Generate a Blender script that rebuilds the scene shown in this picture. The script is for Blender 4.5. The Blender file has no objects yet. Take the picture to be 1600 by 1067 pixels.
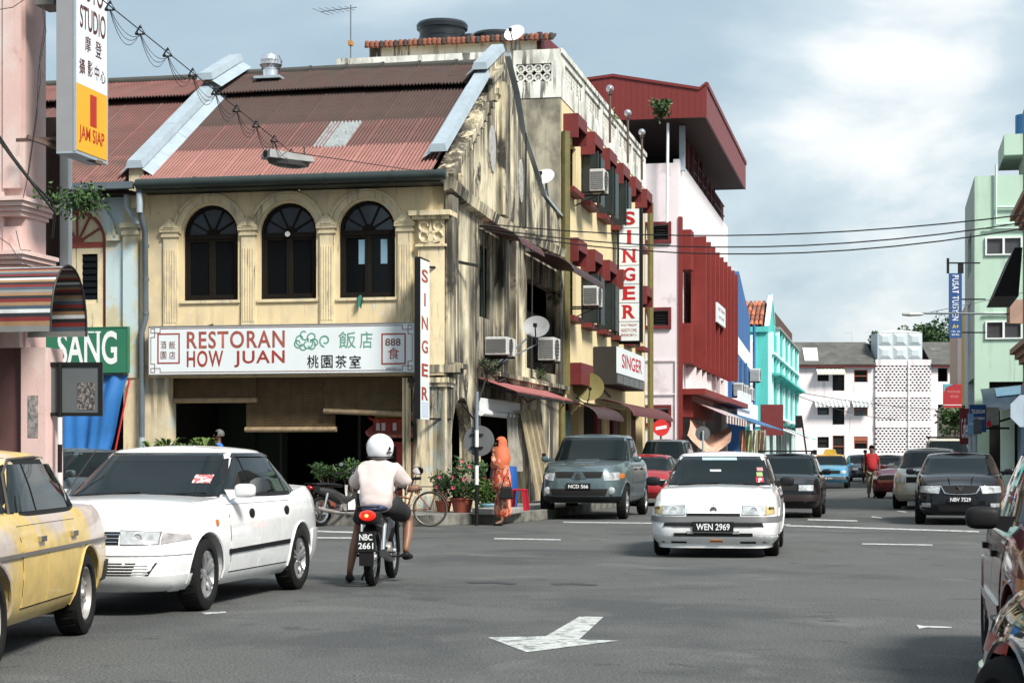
import bpy, bmesh, math, random
from math import sin, cos, pi, radians as R, sqrt, atan2
from mathutils import Vector, Matrix, Euler
random.seed(7)
SC = bpy.context.scene
COL = SC.collection
# ---------------------------------------------------------------- camera
CAMZ, FPX, HX, HY = 1.3, 2850.0, 800.0, 713.0
cd = bpy.data.cameras.new('camera'); cam = bpy.data.objects.new('camera', cd); COL.objects.link(cam)
cam.location = (0, 0, CAMZ); cam.rotation_euler = (R(90), 0, 0)
cd.sensor_width = 36; cd.lens = 36*FPX/1600; cd.shift_y = (HY-533.5)/1600
cd.clip_start = .1; cd.clip_end = 3000
cd.dof.use_dof = True; cd.dof.focus_distance = 27; cd.dof.aperture_fstop = 13.0
SC.camera = cam
# ---------------------------------------------------------------- sky, sun, exposure
SUN_EL, SUN_AZ = R(46), R(141)
W = bpy.data.worlds.new('World'); SC.world = W; W.use_nodes = True
nt = W.node_tree; nt.nodes.clear()
def wn(t, **k):
    n = nt.nodes.new(t)
    for a, b in k.items(): setattr(n, a, b)
    return n
wl = nt.links.new
wo = wn('ShaderNodeOutputWorld')
sky = wn('ShaderNodeTexSky', sky_type='NISHITA', sun_disc=False, sun_elevation=SUN_EL, sun_rotation=SUN_AZ, air_density=1.4, dust_density=2.5, ozone_density=1.2)
b1 = wn('ShaderNodeBackground'); b1.inputs[1].default_value = .085; wl(sky.outputs[0], b1.inputs[0])
tc = wn('ShaderNodeTexCoord')
mp = wn('ShaderNodeMapping'); mp.inputs['Scale'].default_value = (1, 1, 2.2); mp.inputs['Location'].default_value = (.35, .1, .0)
wl(tc.outputs['Generated'], mp.inputs[0])
n1 = wn('ShaderNodeTexNoise'); n1.inputs['Scale'].default_value = 5.5; n1.inputs['Detail'].default_value = 8; n1.inputs['Roughness'].default_value = .5; n1.inputs['Distortion'].default_value = .3
wl(mp.outputs[0], n1.inputs['Vector'])
def dirblob(px, py, size, squash=1.0):
    d = Vector(((px-HX)/FPX, 1, (HY-py)/FPX)).normalized()
    s = wn('ShaderNodeVectorMath', operation='SUBTRACT'); wl(tc.outputs['Generated'], s.inputs[0]); s.inputs[1].default_value = d
    m = wn('ShaderNodeVectorMath', operation='MULTIPLY'); wl(s.outputs[0], m.inputs[0]); m.inputs[1].default_value = (1/size, 1/size, squash/size)
    l = wn('ShaderNodeVectorMath', operation='LENGTH'); wl(m.outputs[0], l.inputs[0])
    r = wn('ShaderNodeMapRange', interpolation_type='SMOOTHSTEP'); wl(l.outputs['Value'], r.inputs[0])
    r.inputs[1].default_value = 0; r.inputs[2].default_value = 1; r.inputs[3].default_value = 1; r.inputs[4].default_value = 0
    return r.outputs[0]
def mth(op, a, b):
    m = wn('ShaderNodeMath', operation=op)
    for i, v in enumerate((a, b)):
        if isinstance(v, (int, float)): m.inputs[i].default_value = v
        else: wl(v, m.inputs[i])
    return m.outputs[0]
cl = n1.outputs['Fac']
cl = mth('ADD', cl, mth('MULTIPLY', dirblob(1340, 120, .10, .8), .26))
cl = mth('ADD', cl, mth('MULTIPLY', dirblob(1250, 520, .13, 1.6), .16))
cl = mth('SUBTRACT', cl, mth('MULTIPLY', dirblob(1210, 400, .085, 2.0), .13))
cl = mth('SUBTRACT', cl, mth('MULTIPLY', dirblob(300, 60, .22, 1.0), .12))
rp = wn('ShaderNodeValToRGB'); wl(cl, rp.inputs[0])
e = rp.color_ramp.elements
e[0].position = .30; e[0].color = (.36, .48, .57, 1); e[1].position = .76; e[1].color = (1.0, 1.0, .98, 1)
for p, c in ((.46, (.42, .54, .63, 1)), (.60, (.60, .70, .76, 1)), (.68, (.86, .89, .90, 1))):
    x = e.new(p); x.color = c
for x in e: x.color = (x.color[0]*.80, x.color[1]*.80, x.color[2]*.80, 1)
b2 = wn('ShaderNodeBackground'); b2.inputs[1].default_value = 1.0; wl(rp.outputs[0], b2.inputs[0])
mx = wn('ShaderNodeMixShader'); mx.inputs[0].default_value = .86
wl(b1.outputs[0], mx.inputs[1]); wl(b2.outputs[0], mx.inputs[2]); wl(mx.outputs[0], wo.inputs[0])
sl = bpy.data.lights.new('sun', 'SUN'); sl.energy = 4.2; sl.angle = R(14); sl.color = (1, .95, .87)
sun = bpy.data.objects.new('sun', sl); COL.objects.link(sun)
sd = Vector((sin(SUN_AZ)*cos(SUN_EL), cos(SUN_AZ)*cos(SUN_EL), sin(SUN_EL)))
sun.rotation_euler = sd.to_track_quat('Z', 'Y').to_euler()
SC.view_settings.view_transform = 'Standard'; SC.view_settings.look = 'None'
SC.view_settings.exposure = .60; SC.view_settings.gamma = 1; SC.view_settings.use_curve_mapping = False
SC.cycles.max_bounces = 6; SC.cycles.diffuse_bounces = 3; SC.cycles.glossy_bounces = 3; SC.cycles.transparent_max_bounces = 6
# ---------------------------------------------------------------- frames: the street runs 11.7 deg off the view axis
ANG = math.atan(590/FPX)
P0 = Vector((-1.337, 37.0, 0))
U = Vector((sin(ANG), cos(ANG), 0)); V = Vector((cos(ANG), -sin(ANG), 0))
def F2W(x, y, z=0): return P0 + V*x + U*y + Vector((0, 0, z))
def W2F(p):
    d = Vector((p[0], p[1], 0))-P0
    return (d.dot(V), d.dot(U))
def ray(px, py): return Vector(((px-HX)/FPX, 1, (HY-py)/FPX))
def fy(px, py, c=0):            # point seen at a pixel on the plane y=c of the street frame -> (x, z)
    d = ray(px, py); t = (c + P0.dot(U))/d.dot(U); p = d*t
    return ((p-P0).dot(V), p.z+CAMZ)
def fx(px, py, c=0):            # the same on the plane x=c -> (y, z)
    d = ray(px, py); t = (c + P0.dot(V))/d.dot(V); p = d*t
    return ((p-P0).dot(U), p.z+CAMZ)
def gp(px, py, z=0):
    d = ray(px, py); t = (z-CAMZ)/d.z; return (d.x*t, t, z)
def at(px, py, Y):
    d = ray(px, py); return (d.x*Y, Y, d.z*Y+CAMZ)
# ---------------------------------------------------------------- materials
MATS = {}
def mat(name, col, rough=.6, metal=0, var=.12, sc=3.0, streak=None, blot=None, bump=0, bsc=40, spec=.5, emit=None, coat=0, dirt=0, trans=0):
    if name in MATS: return MATS[name]
    m = bpy.data.materials.new(name); m.use_nodes = True; t = m.node_tree; N = t.nodes; L = t.links.new
    b = N['Principled BSDF']; b.inputs['Roughness'].default_value = rough; b.inputs['Metallic'].default_value = metal
    b.inputs['Specular IOR Level'].default_value = spec; b.inputs['Coat Weight'].default_value = coat; b.inputs['Coat Roughness'].default_value = .04
    if trans: b.inputs['Transmission Weight'].default_value = trans
    tc = N.new('ShaderNodeTexCoord')
    def noise(scale, xyz=(1, 1, 1), det=5, ro=.55, off=(0, 0, 0), dist=0):
        mp = N.new('ShaderNodeMapping'); mp.inputs['Scale'].default_value = xyz; mp.inputs['Location'].default_value = off
        L(tc.outputs['Object'], mp.inputs[0]); n = N.new('ShaderNodeTexNoise'); n.inputs['Scale'].default_value = scale
        n.inputs['Detail'].default_value = det; n.inputs['Roughness'].default_value = ro; n.inputs['Distortion'].default_value = dist
        L(mp.outputs[0], n.inputs['Vector']); return n.outputs['Fac']
    def ramp(f, a, c):
        r = N.new('ShaderNodeMapRange'); L(f, r.inputs[0]); r.inputs[1].default_value = a; r.inputs[2].default_value = c; return r.outputs[0]
    def mul(f, g):
        q = N.new('ShaderNodeMath'); q.operation = 'MULTIPLY'
        for i, v in enumerate((f, g)):
            if isinstance(v, (int, float)): q.inputs[i].default_value = v
            else: L(v, q.inputs[i])
        return q.outputs[0]
    def mix(f, a, c):
        q = N.new('ShaderNodeMix'); q.data_type = 'RGBA'
        if isinstance(f, (int, float)): q.inputs[0].default_value = f
        else: L(f, q.inputs[0])
        for i, v in ((6, a), (7, c)):
            if isinstance(v, tuple): q.inputs[i].default_value = (*v[:3], 1)
            else: L(v, q.inputs[i])
        return q.outputs[2]
    c = tuple(col)
    cur = c
    if var:
        lo = tuple(x*(1-var) for x in c); hi = tuple(min(1, x*(1+var)) for x in c)
        cur = mix(ramp(noise(sc), .3, .7), lo, hi)
    if blot:                                             # (colour, lo, hi, scale) irregular patches
        for bc, lo, hi, s in (blot if isinstance(blot, list) else [blot]):
            cur = mix(ramp(noise(s, (1, 1, .7), 8, .62, (hash(str(bc)) % 7, 3, 1)if 0 else (sum(bc)*7, 3, 1), .4), lo, hi), cur, bc)
    if streak:                                           # (colour, lo, hi, xy scale, z scale, amount): runs of grime down a wall
        for scol, lo, hi, s, zs, amt in (streak if isinstance(streak, list) else [streak]):
            f = ramp(noise(1, (s, s, zs), 6, .65, (sum(scol)*5, 1, 2)), lo, hi)
            g = ramp(noise(.8, (1, 1, .6), 3, .5, (5, sum(scol)*3, 0)), .35, .62)
            cur = mix(mul(mul(f, g), amt), cur, scol)
    if dirt:
        cur = mix(mul(ramp(noise(9, det=8), .45, .75), dirt), cur, (.05, .045, .04))
    if isinstance(cur, tuple): b.inputs['Base Color'].default_value = (*cur, 1)
    else: L(cur, b.inputs['Base Color'])
    if bump:
        bn = N.new('ShaderNodeBump'); bn.inputs['Strength'].default_value = bump; bn.inputs['Distance'].default_value = .02
        L(noise(bsc, det=6), bn.inputs['Height']); L(bn.outputs[0], b.inputs['Normal'])
    if emit:
        b.inputs['Emission Color'].default_value = (*emit[:3], 1); b.inputs['Emission Strength'].default_value = emit[3]
    MATS[name] = m; return m
# ---------------------------------------------------------------- mesh builder
class MB:
    def __init__(s): s.v = []; s.f = []; s.m = []
    def add(s, vs, fs, mi=0):
        o = len(s.v); s.v += [tuple(p) for p in vs]; s.f += [tuple(i+o for i in f) for f in fs]; s.m += [mi]*len(fs); return s
    def box(s, x0, x1, y0, y1, z0, z1, mi=0):
        if x0 > x1: x0, x1 = x1, x0
        if y0 > y1: y0, y1 = y1, y0
        if z0 > z1: z0, z1 = z1, z0
        return s.add([(x, y, z) for z in (z0, z1) for y in (y0, y1) for x in (x0, x1)],
                     [(0, 2, 3, 1), (4, 5, 7, 6), (0, 1, 5, 4), (2, 6, 7, 3), (0, 4, 6, 2), (1, 3, 7, 5)], mi)
    def hexa(s, p, mi=0):   # 8 points: bottom 4 (ccw from above), top 4
        return s.add(p, [(3, 2, 1, 0), (4, 5, 6, 7), (0, 1, 5, 4), (1, 2, 6, 5), (2, 3, 7, 6), (3, 0, 4, 7)], mi)
    def prism(s, pts, a, b, ax='y', mi=0):
        n = len(pts)
        def P(p, t): return (p[0], t, p[1]) if ax == 'y' else (t, p[0], p[1]) if ax == 'x' else (p[0], p[1], t)
        return s.add([P(p, a) for p in pts]+[P(p, b) for p in pts],
                     [tuple(range(n))[::-1], tuple(range(n, 2*n))]+[(i, (i+1) % n, n+(i+1) % n, n+i) for i in range(n)], mi)
    def bar(s, p, q, w, h=None, mi=0):
        h = h or w; p = Vector(p); q = Vector(q); d = (q-p).normalized()
        up = Vector((0, 0, 1)) if abs(d.z) < .95 else Vector((0, 1, 0))
        a = d.cross(up).normalized()*w/2; c = a.cross(d).normalized()*h/2
        return s.add([p-a-c, p+a-c, q+a-c, q-a-c, p-a+c, p+a+c, q+a+c, q-a+c], [(3, 2, 1, 0), (4, 5, 6, 7), (0, 1, 5, 4), (1, 2, 6, 5), (2, 3, 7, 6), (3, 0, 4, 7)], mi)
    def tube(s, path, r, n=8, mi=0, cap=True):
        path = [Vector(p) for p in path]; k = len(path); rs = r if isinstance(r, (list, tuple)) else [r]*k
        vs = []; ref = None
        for i, p in enumerate(path):
            d = (path[min(i+1, k-1)]-path[max(i-1, 0)]).normalized()
            if ref is None: ref = Vector((0, 0, 1)) if abs(d.z) < .9 else Vector((1, 0, 0))
            a = d.cross(ref).normalized(); c = a.cross(d).normalized(); ref = c
            vs += [p+(a*cos(2*pi*j/n)+c*sin(2*pi*j/n))*rs[i] for j in range(n)]
        fs = [(i*n+j, i*n+(j+1) % n, (i+1)*n+(j+1) % n, (i+1)*n+j) for i in range(k-1) for j in range(n)]
        if cap: fs += [tuple(range(n))[::-1], tuple(range((k-1)*n, k*n))]
        return s.add(vs, fs, mi)
    def lathe(s, prof, n=24, c=(0, 0, 0), ax='z', mi=0, a0=0, a1=2*pi, sq=(1, 1)):
        full = abs(a1-a0-2*pi) < 1e-4; m = n if full else n+1; vs = []
        for r, h in prof:
            for j in range(m):
                t = a0+(a1-a0)*j/n; x, y = r*cos(t)*sq[0], r*sin(t)*sq[1]
                vs.append((c[0]+x, c[1]+y, c[2]+h) if ax == 'z' else (c[0]+x, c[1]+h, c[2]+y) if ax == 'y' else (c[0]+h, c[1]+x, c[2]+y))
        fs = [(i*m+j, i*m+(j+1) % m, (i+1)*m+(j+1) % m, (i+1)*m+j) for i in range(len(prof)-1) for j in range(n)]
        return s.add(vs, fs, mi)
    def ball(s, c, r, n=16, k=10, mi=0):
        r = r if isinstance(r, (tuple, list)) else (r, r, r); vs = []; fs = []
        for i in range(k+1):
            a = pi*i/k
            for j in range(n): t = 2*pi*j/n; vs.append((c[0]+r[0]*sin(a)*cos(t), c[1]+r[1]*sin(a)*sin(t), c[2]+r[2]*cos(a)))
        for i in range(k):
            for j in range(n): fs.append((i*n+j, (i+1)*n+j, (i+1)*n+(j+1) % n, i*n+(j+1) % n))
        return s.add(vs, fs, mi)
    def grid(s, fn, nu, nv, mi=0, flip=False):
        vs = [fn(i/nu, j/nv) for i in range(nu+1) for j in range(nv+1)]
        fs = [(i*(nv+1)+j, (i+1)*(nv+1)+j, (i+1)*(nv+1)+j+1, i*(nv+1)+j+1) for i in range(nu) for j in range(nv)]
        if flip: fs = [f[::-1] for f in fs]
        return s.add(vs, fs, mi)
    def mesh(s, name, mats, off=(0, 0, 0), smooth=False, bevel=0, fix=True):
        me = bpy.data.meshes.new(name); ox, oy, oz = off
        me.from_pydata([(x-ox, y-oy, z-oz) for x, y, z in s.v], [], s.f)
        mats = mats if isinstance(mats, (list, tuple)) else [mats]
        for q in mats: me.materials.append(q)
        me.polygons.foreach_set('material_index', s.m)
        if fix or bevel:
            bm = bmesh.new(); bm.from_mesh(me)
            if bevel:
                bmesh.ops.remove_doubles(bm, verts=bm.verts, dist=1e-5)
                es = [e for e in bm.edges if len(e.link_faces) == 2 and e.calc_face_angle(0) > .6]
                bmesh.ops.bevel(bm, geom=es, offset=bevel, segments=2, profile=.6, affect='EDGES', clamp_overlap=True)
            bmesh.ops.recalc_face_normals(bm, faces=bm.faces); bm.to_mesh(me); bm.free()
        if smooth:
            me.shade_smooth()
            me.set_sharp_from_angle(angle=R(smooth if smooth is not True else 40))
        me.update(); return me
def link(name, me, parent=None, **k):
    o = bpy.data.objects.new(name, me); COL.objects.link(o)
    if parent is not None: o.parent = parent
    for a, b in k.items(): o[a] = b
    return o
class Thing:
    """an Empty at the thing's base; parts are given in the thing's frame (f=True: the street frame)"""
    def __init__(s, name, label, cat, base=(0, 0, 0), rz=0, group=None, f=False, scale=None):
        s.o = link(name, None); s.base = base if f else (0, 0, 0); s.o.empty_display_size = .3
        if f: s.o.location = F2W(*base); s.o.rotation_euler = (0, 0, -ANG)
        else: s.o.location = base; s.o.rotation_euler = (0, 0, rz)
        if scale: s.o.scale = (scale,)*3
        s.o['label'] = label; s.o['category'] = cat
        if group: s.o['group'] = group
    def part(s, name, mb, m, parent=None, smooth=False, bevel=0, **k):
        return link(name, mb.mesh(name, m, s.base, smooth, bevel), parent or s.o, **k)
    def inst(s, name, me, loc, parent=None, rot=None, **k):
        o = link(name, me, parent or s.o, **k); o.location = tuple(loc[i]-s.base[i] for i in range(3))
        if rot: o.rotation_euler = rot
        return o
def single(name, mb, m, label, cat, base=(0, 0, 0), f=False, rz=0, group=None, smooth=False, bevel=0, **k):
    o = link(name, mb.mesh(name, m, base if f else (0, 0, 0), smooth, bevel))
    if f: o.location = F2W(*base); o.rotation_euler = (0, 0, -ANG)
    else: o.location = base; o.rotation_euler = (0, 0, rz)
    if label: o['label'] = label; o['category'] = cat
    if group: o['group'] = group
    for a, b in k.items(): o[a] = b
    return o
def struct(name, mb, m, f=False, smooth=False, kind='structure'):
    return single(name, mb, m, None, None, f=f, smooth=smooth, kind=kind)
def clone(th, loc, rz, label, group=None):
    src = th.o if isinstance(th, Thing) else th
    def cp(o, par):
        c = o.copy(); COL.objects.link(c); c.parent = par
        for ch in o.children: cp(ch, c)
        return c
    c = cp(src, None); c.location = loc
    if rz is not None: c.rotation_euler = (0, 0, rz)
    c['label'] = label
    if group: c['group'] = group; src['group'] = group
    return c
# walls with openings.  plane 'y': faces -y at y=c ; plane 'x': faces +x at x=c.  openings (a0,a1,z0,z1[,'arch'])
def wall(mb, plane, c, a0, a1, z0, z1, th, ops=(), mi=0):
    def bx(p, q, r, s2):
        if q-p < 1e-4 or s2-r < 1e-4: return
        if plane == 'y': mb.box(p, q, c, c+th, r, s2, mi)
        else: mb.box(c-th, c, p, q, r, s2, mi)
    xs = sorted({a0, a1}|{v for o in ops for v in o[:2] if a0 < v < a1})
    for p, q in zip(xs, xs[1:]):
        md = (p+q)/2; z = z0
        for o in sorted((o for o in ops if o[0] < md < o[1]), key=lambda o: o[2]):
            bx(p, q, z, o[2]); z = o[3]
        bx(p, q, z, z1)
    for o in ops:
        if len(o) > 4:
            r = (o[1]-o[0])/2; cx = (o[0]+o[1])/2; zc = o[3]-r; n = 14
            for i in range(n):
                t0, t1 = pi*i/n, pi*(i+1)/n
                A = (cx-r*cos(t0), zc+r*sin(t0)); B = (cx-r*cos(t1), zc+r*sin(t1))
                pts = [A, B, (B[0], o[3]), (A[0], o[3])]
                if plane == 'y': mb.prism(pts, c, c+th, 'y', mi)
                else: mb.prism(pts, c, c-th, 'x', mi)
# lettering: flat letters as a mesh, plane 'y' (read from the camera) or 'x' (read from the street)
def text(th, s, m, a, z, c, h, plane='y', width=None, bold=0, align='CENTER', shear=0, depth=.004, name='lettering', rot=0, parent=None, space=1.0, label=None):
    cu = bpy.data.curves.new('lettering', 'FONT'); cu.body = s; cu.size = 1; cu.align_x = 'CENTER'; cu.align_y = 'CENTER'; cu.offset = bold*(.28 if any(ord(c) > 999 for c in s) else .55); cu.shear = shear
    cu.extrude = 0; cu.resolution_u = 4; cu.space_character = space
    o = bpy.data.objects.new('t', cu); COL.objects.link(o)
    dg = bpy.context.evaluated_depsgraph_get(); me = bpy.data.meshes.new_from_object(o.evaluated_get(dg))
    bpy.data.objects.remove(o); bpy.data.curves.remove(cu)
    if not me.vertices: return None
    xs = [v.co.x for v in me.vertices]; ys = [v.co.y for v in me.vertices]
    x0, x1, y0, y1 = min(xs), max(xs), min(ys), max(ys); sy = h/(y1-y0); sx = (width/(x1-x0)) if width else sy
    for v in me.vertices:
        p = (v.co.x-(x0+x1)/2)*sx; q = (v.co.y-(y0+y1)/2)*sy
        if rot: p, q = p*cos(rot)-q*sin(rot), p*sin(rot)+q*cos(rot)
        b = th.base
        if plane == 'y': v.co = (a+p-b[0], c-depth-b[1], z+q-b[2])
        else: v.co = (c+depth-b[0], a+p-b[1], z+q-b[2])
    me.materials.clear(); me.materials.append(m); me.update()
    k = {'label': label} if label else {}
    return link(name, me, parent or th.o, **k)
# ================================================================ materials
CREAM = mat('cream_plaster', (.72, .59, .36), .85, var=.07, sc=1.2, blot=[((.56, .47, .32), .52, .70, 1.4), ((.60, .66, .60), .62, .68, 2.3), ((.38, .32, .22), .68, .74, 5)], streak=[((.27, .19, .11), .54, .68, 5, .4, .65), ((.08, .07, .05), .60, .66, 9, .6, .7)], bump=.15)
CREAMT = mat('cream_trim', (.70, .59, .38), .8, var=.1, sc=3, blot=((.52, .45, .33), .5, .7, 3), streak=[((.14, .12, .08), .54, .66, 7, .6, .75), ((.05, .045, .035), .60, .66, 14, 1, .8)], bump=.15)
GABLE = mat('mouldy_plaster', (.72, .64, .45), .9, var=.18, sc=2, blot=[((.42, .40, .33), .5, .7, 2.5), ((.045, .042, .035), .56, .62, 1.1)],
            streak=[((.020, .019, .017), .44, .50, 2.4, .22, 1), ((.026, .024, .020), .46, .52, 5.5, .16, 1), ((.05, .045, .035), .46, .54, 14, .2, .9)], bump=.4)
OLDPAINT = mat('peeling_plaster', (.62, .53, .36), .9, var=.15, sc=2.5, blot=[((.48, .56, .54), .52, .64, 2.2), ((.50, .24, .14), .70, .75, 3.3)], streak=((.035, .03, .025), .48, .56, 6, .4, 1), bump=.35)
SANGW = mat('pale_blue_worn_plaster', (.56, .50, .34), .85, var=.1, blot=[((.50, .62, .64), .46, .56, 1.5)], streak=((.15, .13, .1), .58, .75, 8, .5, .5), bump=.2)
ROOFL = mat('roof_sheet_salmon', (.31, .145, .125), .75, var=.14, sc=1.4, streak=((.22, .10, .085), .5, .75, 6, 3, .6))
ROOFM = mat('roof_sheet_russet', (.15, .062, .055), .8, var=.25, sc=1.2, blot=((.13, .075, .065), .45, .7, 1.5))
ROOFD = mat('roof_sheet_mouldy', (.066, .036, .031), .85, var=.3, sc=1.2, blot=((.055, .042, .036), .42, .66, 1.6))
GALV = mat('galvanised_metal', (.36, .43, .48), .5, .2, var=.1, sc=2, dirt=.15)
STEEL = mat('bright_aluminium', (.75, .76, .78), .25, .9, var=.05)
DKGREEN = mat('dark_green_paint', (.022, .035, .033), .45, var=.2)
GREYPIPE = mat('grey_pipe', (.10, .125, .145), .5, var=.15)
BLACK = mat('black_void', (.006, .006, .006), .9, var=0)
DKWOOD = mat('dark_brown_wood', (.012, .009, .006), .7, spec=.15, var=.2, sc=8)
DKGLASS = mat('dark_window_glass', (.004, .005, .006), .12, var=0, spec=.15)
BLUEGLASS = mat('bluish_window_glass', (.035, .055, .07), .12, var=.2, spec=.5)
WHITE = mat('white_enamel', (.78, .80, .80), .4, var=.04, sc=2, dirt=.08)
SIGNW = mat('white_sign_face', (.72, .78, .80), .35, var=.03, sc=1)
REDPAINT = mat('red_letter_paint', (.32, .045, .03), .5, var=.25, sc=5)
SREDP = mat('bright_red_letter_paint', (.45, .012, .016), .5, var=.1)
MAROON = mat('maroon_paint', (.135, .011, .012), .6, var=.15, sc=2, dirt=.3)
MAROOND = mat('dark_maroon_sheet', (.055, .008, .008), .6, var=.35, sc=2, dirt=.5)
BLACKP = mat('black_paint', (.008, .008, .009), .6, var=.1, spec=.25)
RUBBER = mat('rubber', (.010, .010, .010), .85, var=.15, sc=20, spec=.2)
CONC = mat('concrete', (.28, .27, .25), .9, var=.18, sc=3, blot=((.13, .125, .115), .5, .72, 2), bump=.3)
KERBM = mat('kerb_concrete', (.19, .185, .165), .9, var=.25, sc=5, blot=((.07, .07, .05), .45, .65, 3), bump=.4)
BAMB = mat('bamboo_slats', (.105, .066, .028), .7, var=.3, sc=4)
WIREM = mat('black_wire', (.01, .01, .01), .6, var=0)
CASE = mat('ac_casing', (.62, .62, .60), .5, var=.05, dirt=.3)
YEL = mat('yellow_plaster', (.70, .58, .34), .85, var=.05, sc=1, streak=((.24, .19, .1), .56, .75, 4, .25, .6), bump=.1)
PARA = mat('stained_white_parapet', (.76, .76, .70), .85, var=.08, sc=1.5, streak=[((.03, .03, .025), .52, .57, 6, .5, .95), ((.26, .25, .2), .45, .6, 1.8, 1, .6)], bump=.2)
GREYW = mat('grimy_cream_wall', (.42, .385, .29), .9, var=.2, sc=1.2, blot=((.14, .13, .10), .45, .62, .9), streak=((.06, .055, .04), .5, .7, 4, .3, .8), bump=.25)
# ================================================================ ground
asph = mat('asphalt', (.074, .076, .073), .82, var=.12, sc=.5, blot=[((.048, .050, .050), .50, .60, .30), ((.115, .116, .11), .55, .75, .9), ((.045, .046, .046), .61, .66, 1.6), ((.05, .05, .05), .70, .72, 7)], bump=.45, bsc=90, streak=((.045, .046, .046), .62, .78, .9, .9, .6))
nt2 = asph.node_tree
b = nt2.nodes['Principled BSDF']; src = b.inputs['Base Color'].links[0].from_socket
tcn = nt2.nodes.new('ShaderNodeTexCoord'); vn = nt2.nodes.new('ShaderNodeTexNoise'); vn.inputs['Scale'].default_value = 55; vn.inputs['Detail'].default_value = 3
nt2.links.new(tcn.outputs['Object'], vn.inputs['Vector'])
mr = nt2.nodes.new('ShaderNodeMapRange'); nt2.links.new(vn.outputs[0], mr.inputs[0]); mr.inputs[1].default_value = .3; mr.inputs[2].default_value = .75; mr.inputs[3].default_value = .3; mr.inputs[4].default_value = 2.0
mm = nt2.nodes.new('ShaderNodeMix'); mm.data_type = 'RGBA'; mm.blend_type = 'MULTIPLY'; mm.inputs[0].default_value = 1
nt2.links.new(src, mm.inputs[6]); nt2.links.new(mr.outputs[0], mm.inputs[7]); nt2.links.new(mm.outputs[2], b.inputs['Base Color'])
g = MB(); g.add([(-900, -60, 0), (900, -60, 0), (900, 2500, 0), (-900, 2500, 0)], [(0, 1, 2, 3)])
struct('road', g, asph)
# road markings, each a sheet 4 mm above the road
LINEM = mat('road_marking_paint', (.46, .48, .46), .7, var=.1, sc=2, blot=[((.17, .175, .17), .50, .60, 9), ((.12, .12, .12), .60, .64, 30)])
def mark(name, pts, z=.004):
    m = MB(); q = [gp(*p)[:2] for p in pts]; m.add([(x, y, z) for x, y in q], [tuple(range(len(q)))]); struct(name, m, LINEM)
mark('arrow_marking', [(762, 996), (823, 1019), (967, 1001), (905, 999), (943, 964), (906, 963), (853, 994)])
for x0, y0, x1, y1, th in ((440, 827, 556, 830.5, 2.4), (440, 838.5, 560, 839.5, 2), (772, 840.5, 876, 842.2, 1.8), (880, 814.8, 1235, 819, 1.6), (1228, 820, 1530, 829.5, 2.0),
                           (1262, 810.8, 1340, 812.8, 1.8), (1347, 848.5, 1457, 850.5, 1.9), (1362, 806.5, 1378, 808.5, 1.4), (1402, 797.5, 1416, 799, 1.4), (1400, 778, 1412, 779, 1.2), (1408, 786, 1420, 787, 1.2)):
    mark('road_line', [(x0, y0), (x1, y1), (x1, y1+th), (x0, y0+th)])
mark('road_line', [(1432, 976), (1444, 978), (1487, 979), (1487, 981.5), (1450, 980.5), (1436, 982)])
mark('road_line', [(312, 957), (352, 955.5), (354, 957.5), (322, 960)])
TARM = mat('tar_repair', (.035, .036, .037), .7, var=.3, sc=6)
for x0, y0, x1, y1, th in ((728, 909, 808, 911, 2.5), (860, 912, 935, 913, 2.0)):
    m = MB(); q = [gp(*p)[:2] for p in ((x0, y0), ((x0+x1)/2, y0-1.5), (x1, y1), (x1-6, y1+th), ((x0+x1)/2, y0+th*.7), (x0+8, y0+th))]
    m.add([(x, y, .004) for x, y in q], [tuple(range(6))]); struct('road_repair_patch', m, TARM)
# pavement with kerb stones round the restaurant corner
PAVM = mat('pavement_cement', (.22, .215, .20), .9, var=.2, sc=1.5, blot=((.10, .10, .09), .5, .7, 1.2), bump=.3)
pv = MB(); pv.prism([(-40, -2.82), (.42, -2.82), (1.50, -.75), (1.72, .45), (1.72, 30.5), (-.3, 30.5), (-.3, -.05), (-40, -.05)], 0, .19, 'z'); struct('pavement', pv, PAVM, f=True)
pv = MB(); pv.box(-40, -.31, -.05, 12, 0, .20); struct('arcade_floor', pv, PAVM, f=True)
pv = MB(); pv.box(-.3, 1.7, 41, 170, 0, .16); pv.box(9.9, 12.1, 8, 22, 0, .16); pv.box(9.9, 12.1, 36.5, 170, 0, .16); struct('side_pavement', pv, PAVM, f=True)
kp = link('kerb', None); kp.location = F2W(0, 0, 0); kp.rotation_euler = (0, 0, -ANG); kp['kind'] = 'structure'
kb = MB(); kb.box(0, .98, 0, .16, 0, .205); kme = kb.mesh('kerb_stone', KERBM, bevel=.012)
ks = MB(); ks.box(0, .16, 0, .98, 0, .205); kms = ks.mesh('kerb_stone', KERBM, bevel=.012)
for i in range(22):
    o = link('kerb_stone', kme, kp); o.location = (-.58-i, -2.99, random.uniform(-.008, .008))
for i in range(30):
    o = link('kerb_stone', kms, kp); o.location = (1.73, .5+i, random.uniform(-.008, .008))
for a, b_ in (((.42, -2.99), (.99, -1.90)), ((1.0, -1.88), (1.62, -.72)), ((1.63, -.70), (1.88, .47))):
    d_ = Vector((b_[0]-a[0], b_[1]-a[1])).normalized(); n_ = Vector((-d_.y, d_.x))*.16; kc = MB(); kc.prism([a, b_, (b_[0]+n_.x, b_[1]+n_.y), (a[0]+n_.x, a[1]+n_.y)], 0, .21, 'z'); link('kerb_stone', kc.mesh('kerb_stone', KERBM, bevel=.012), kp)
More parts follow.
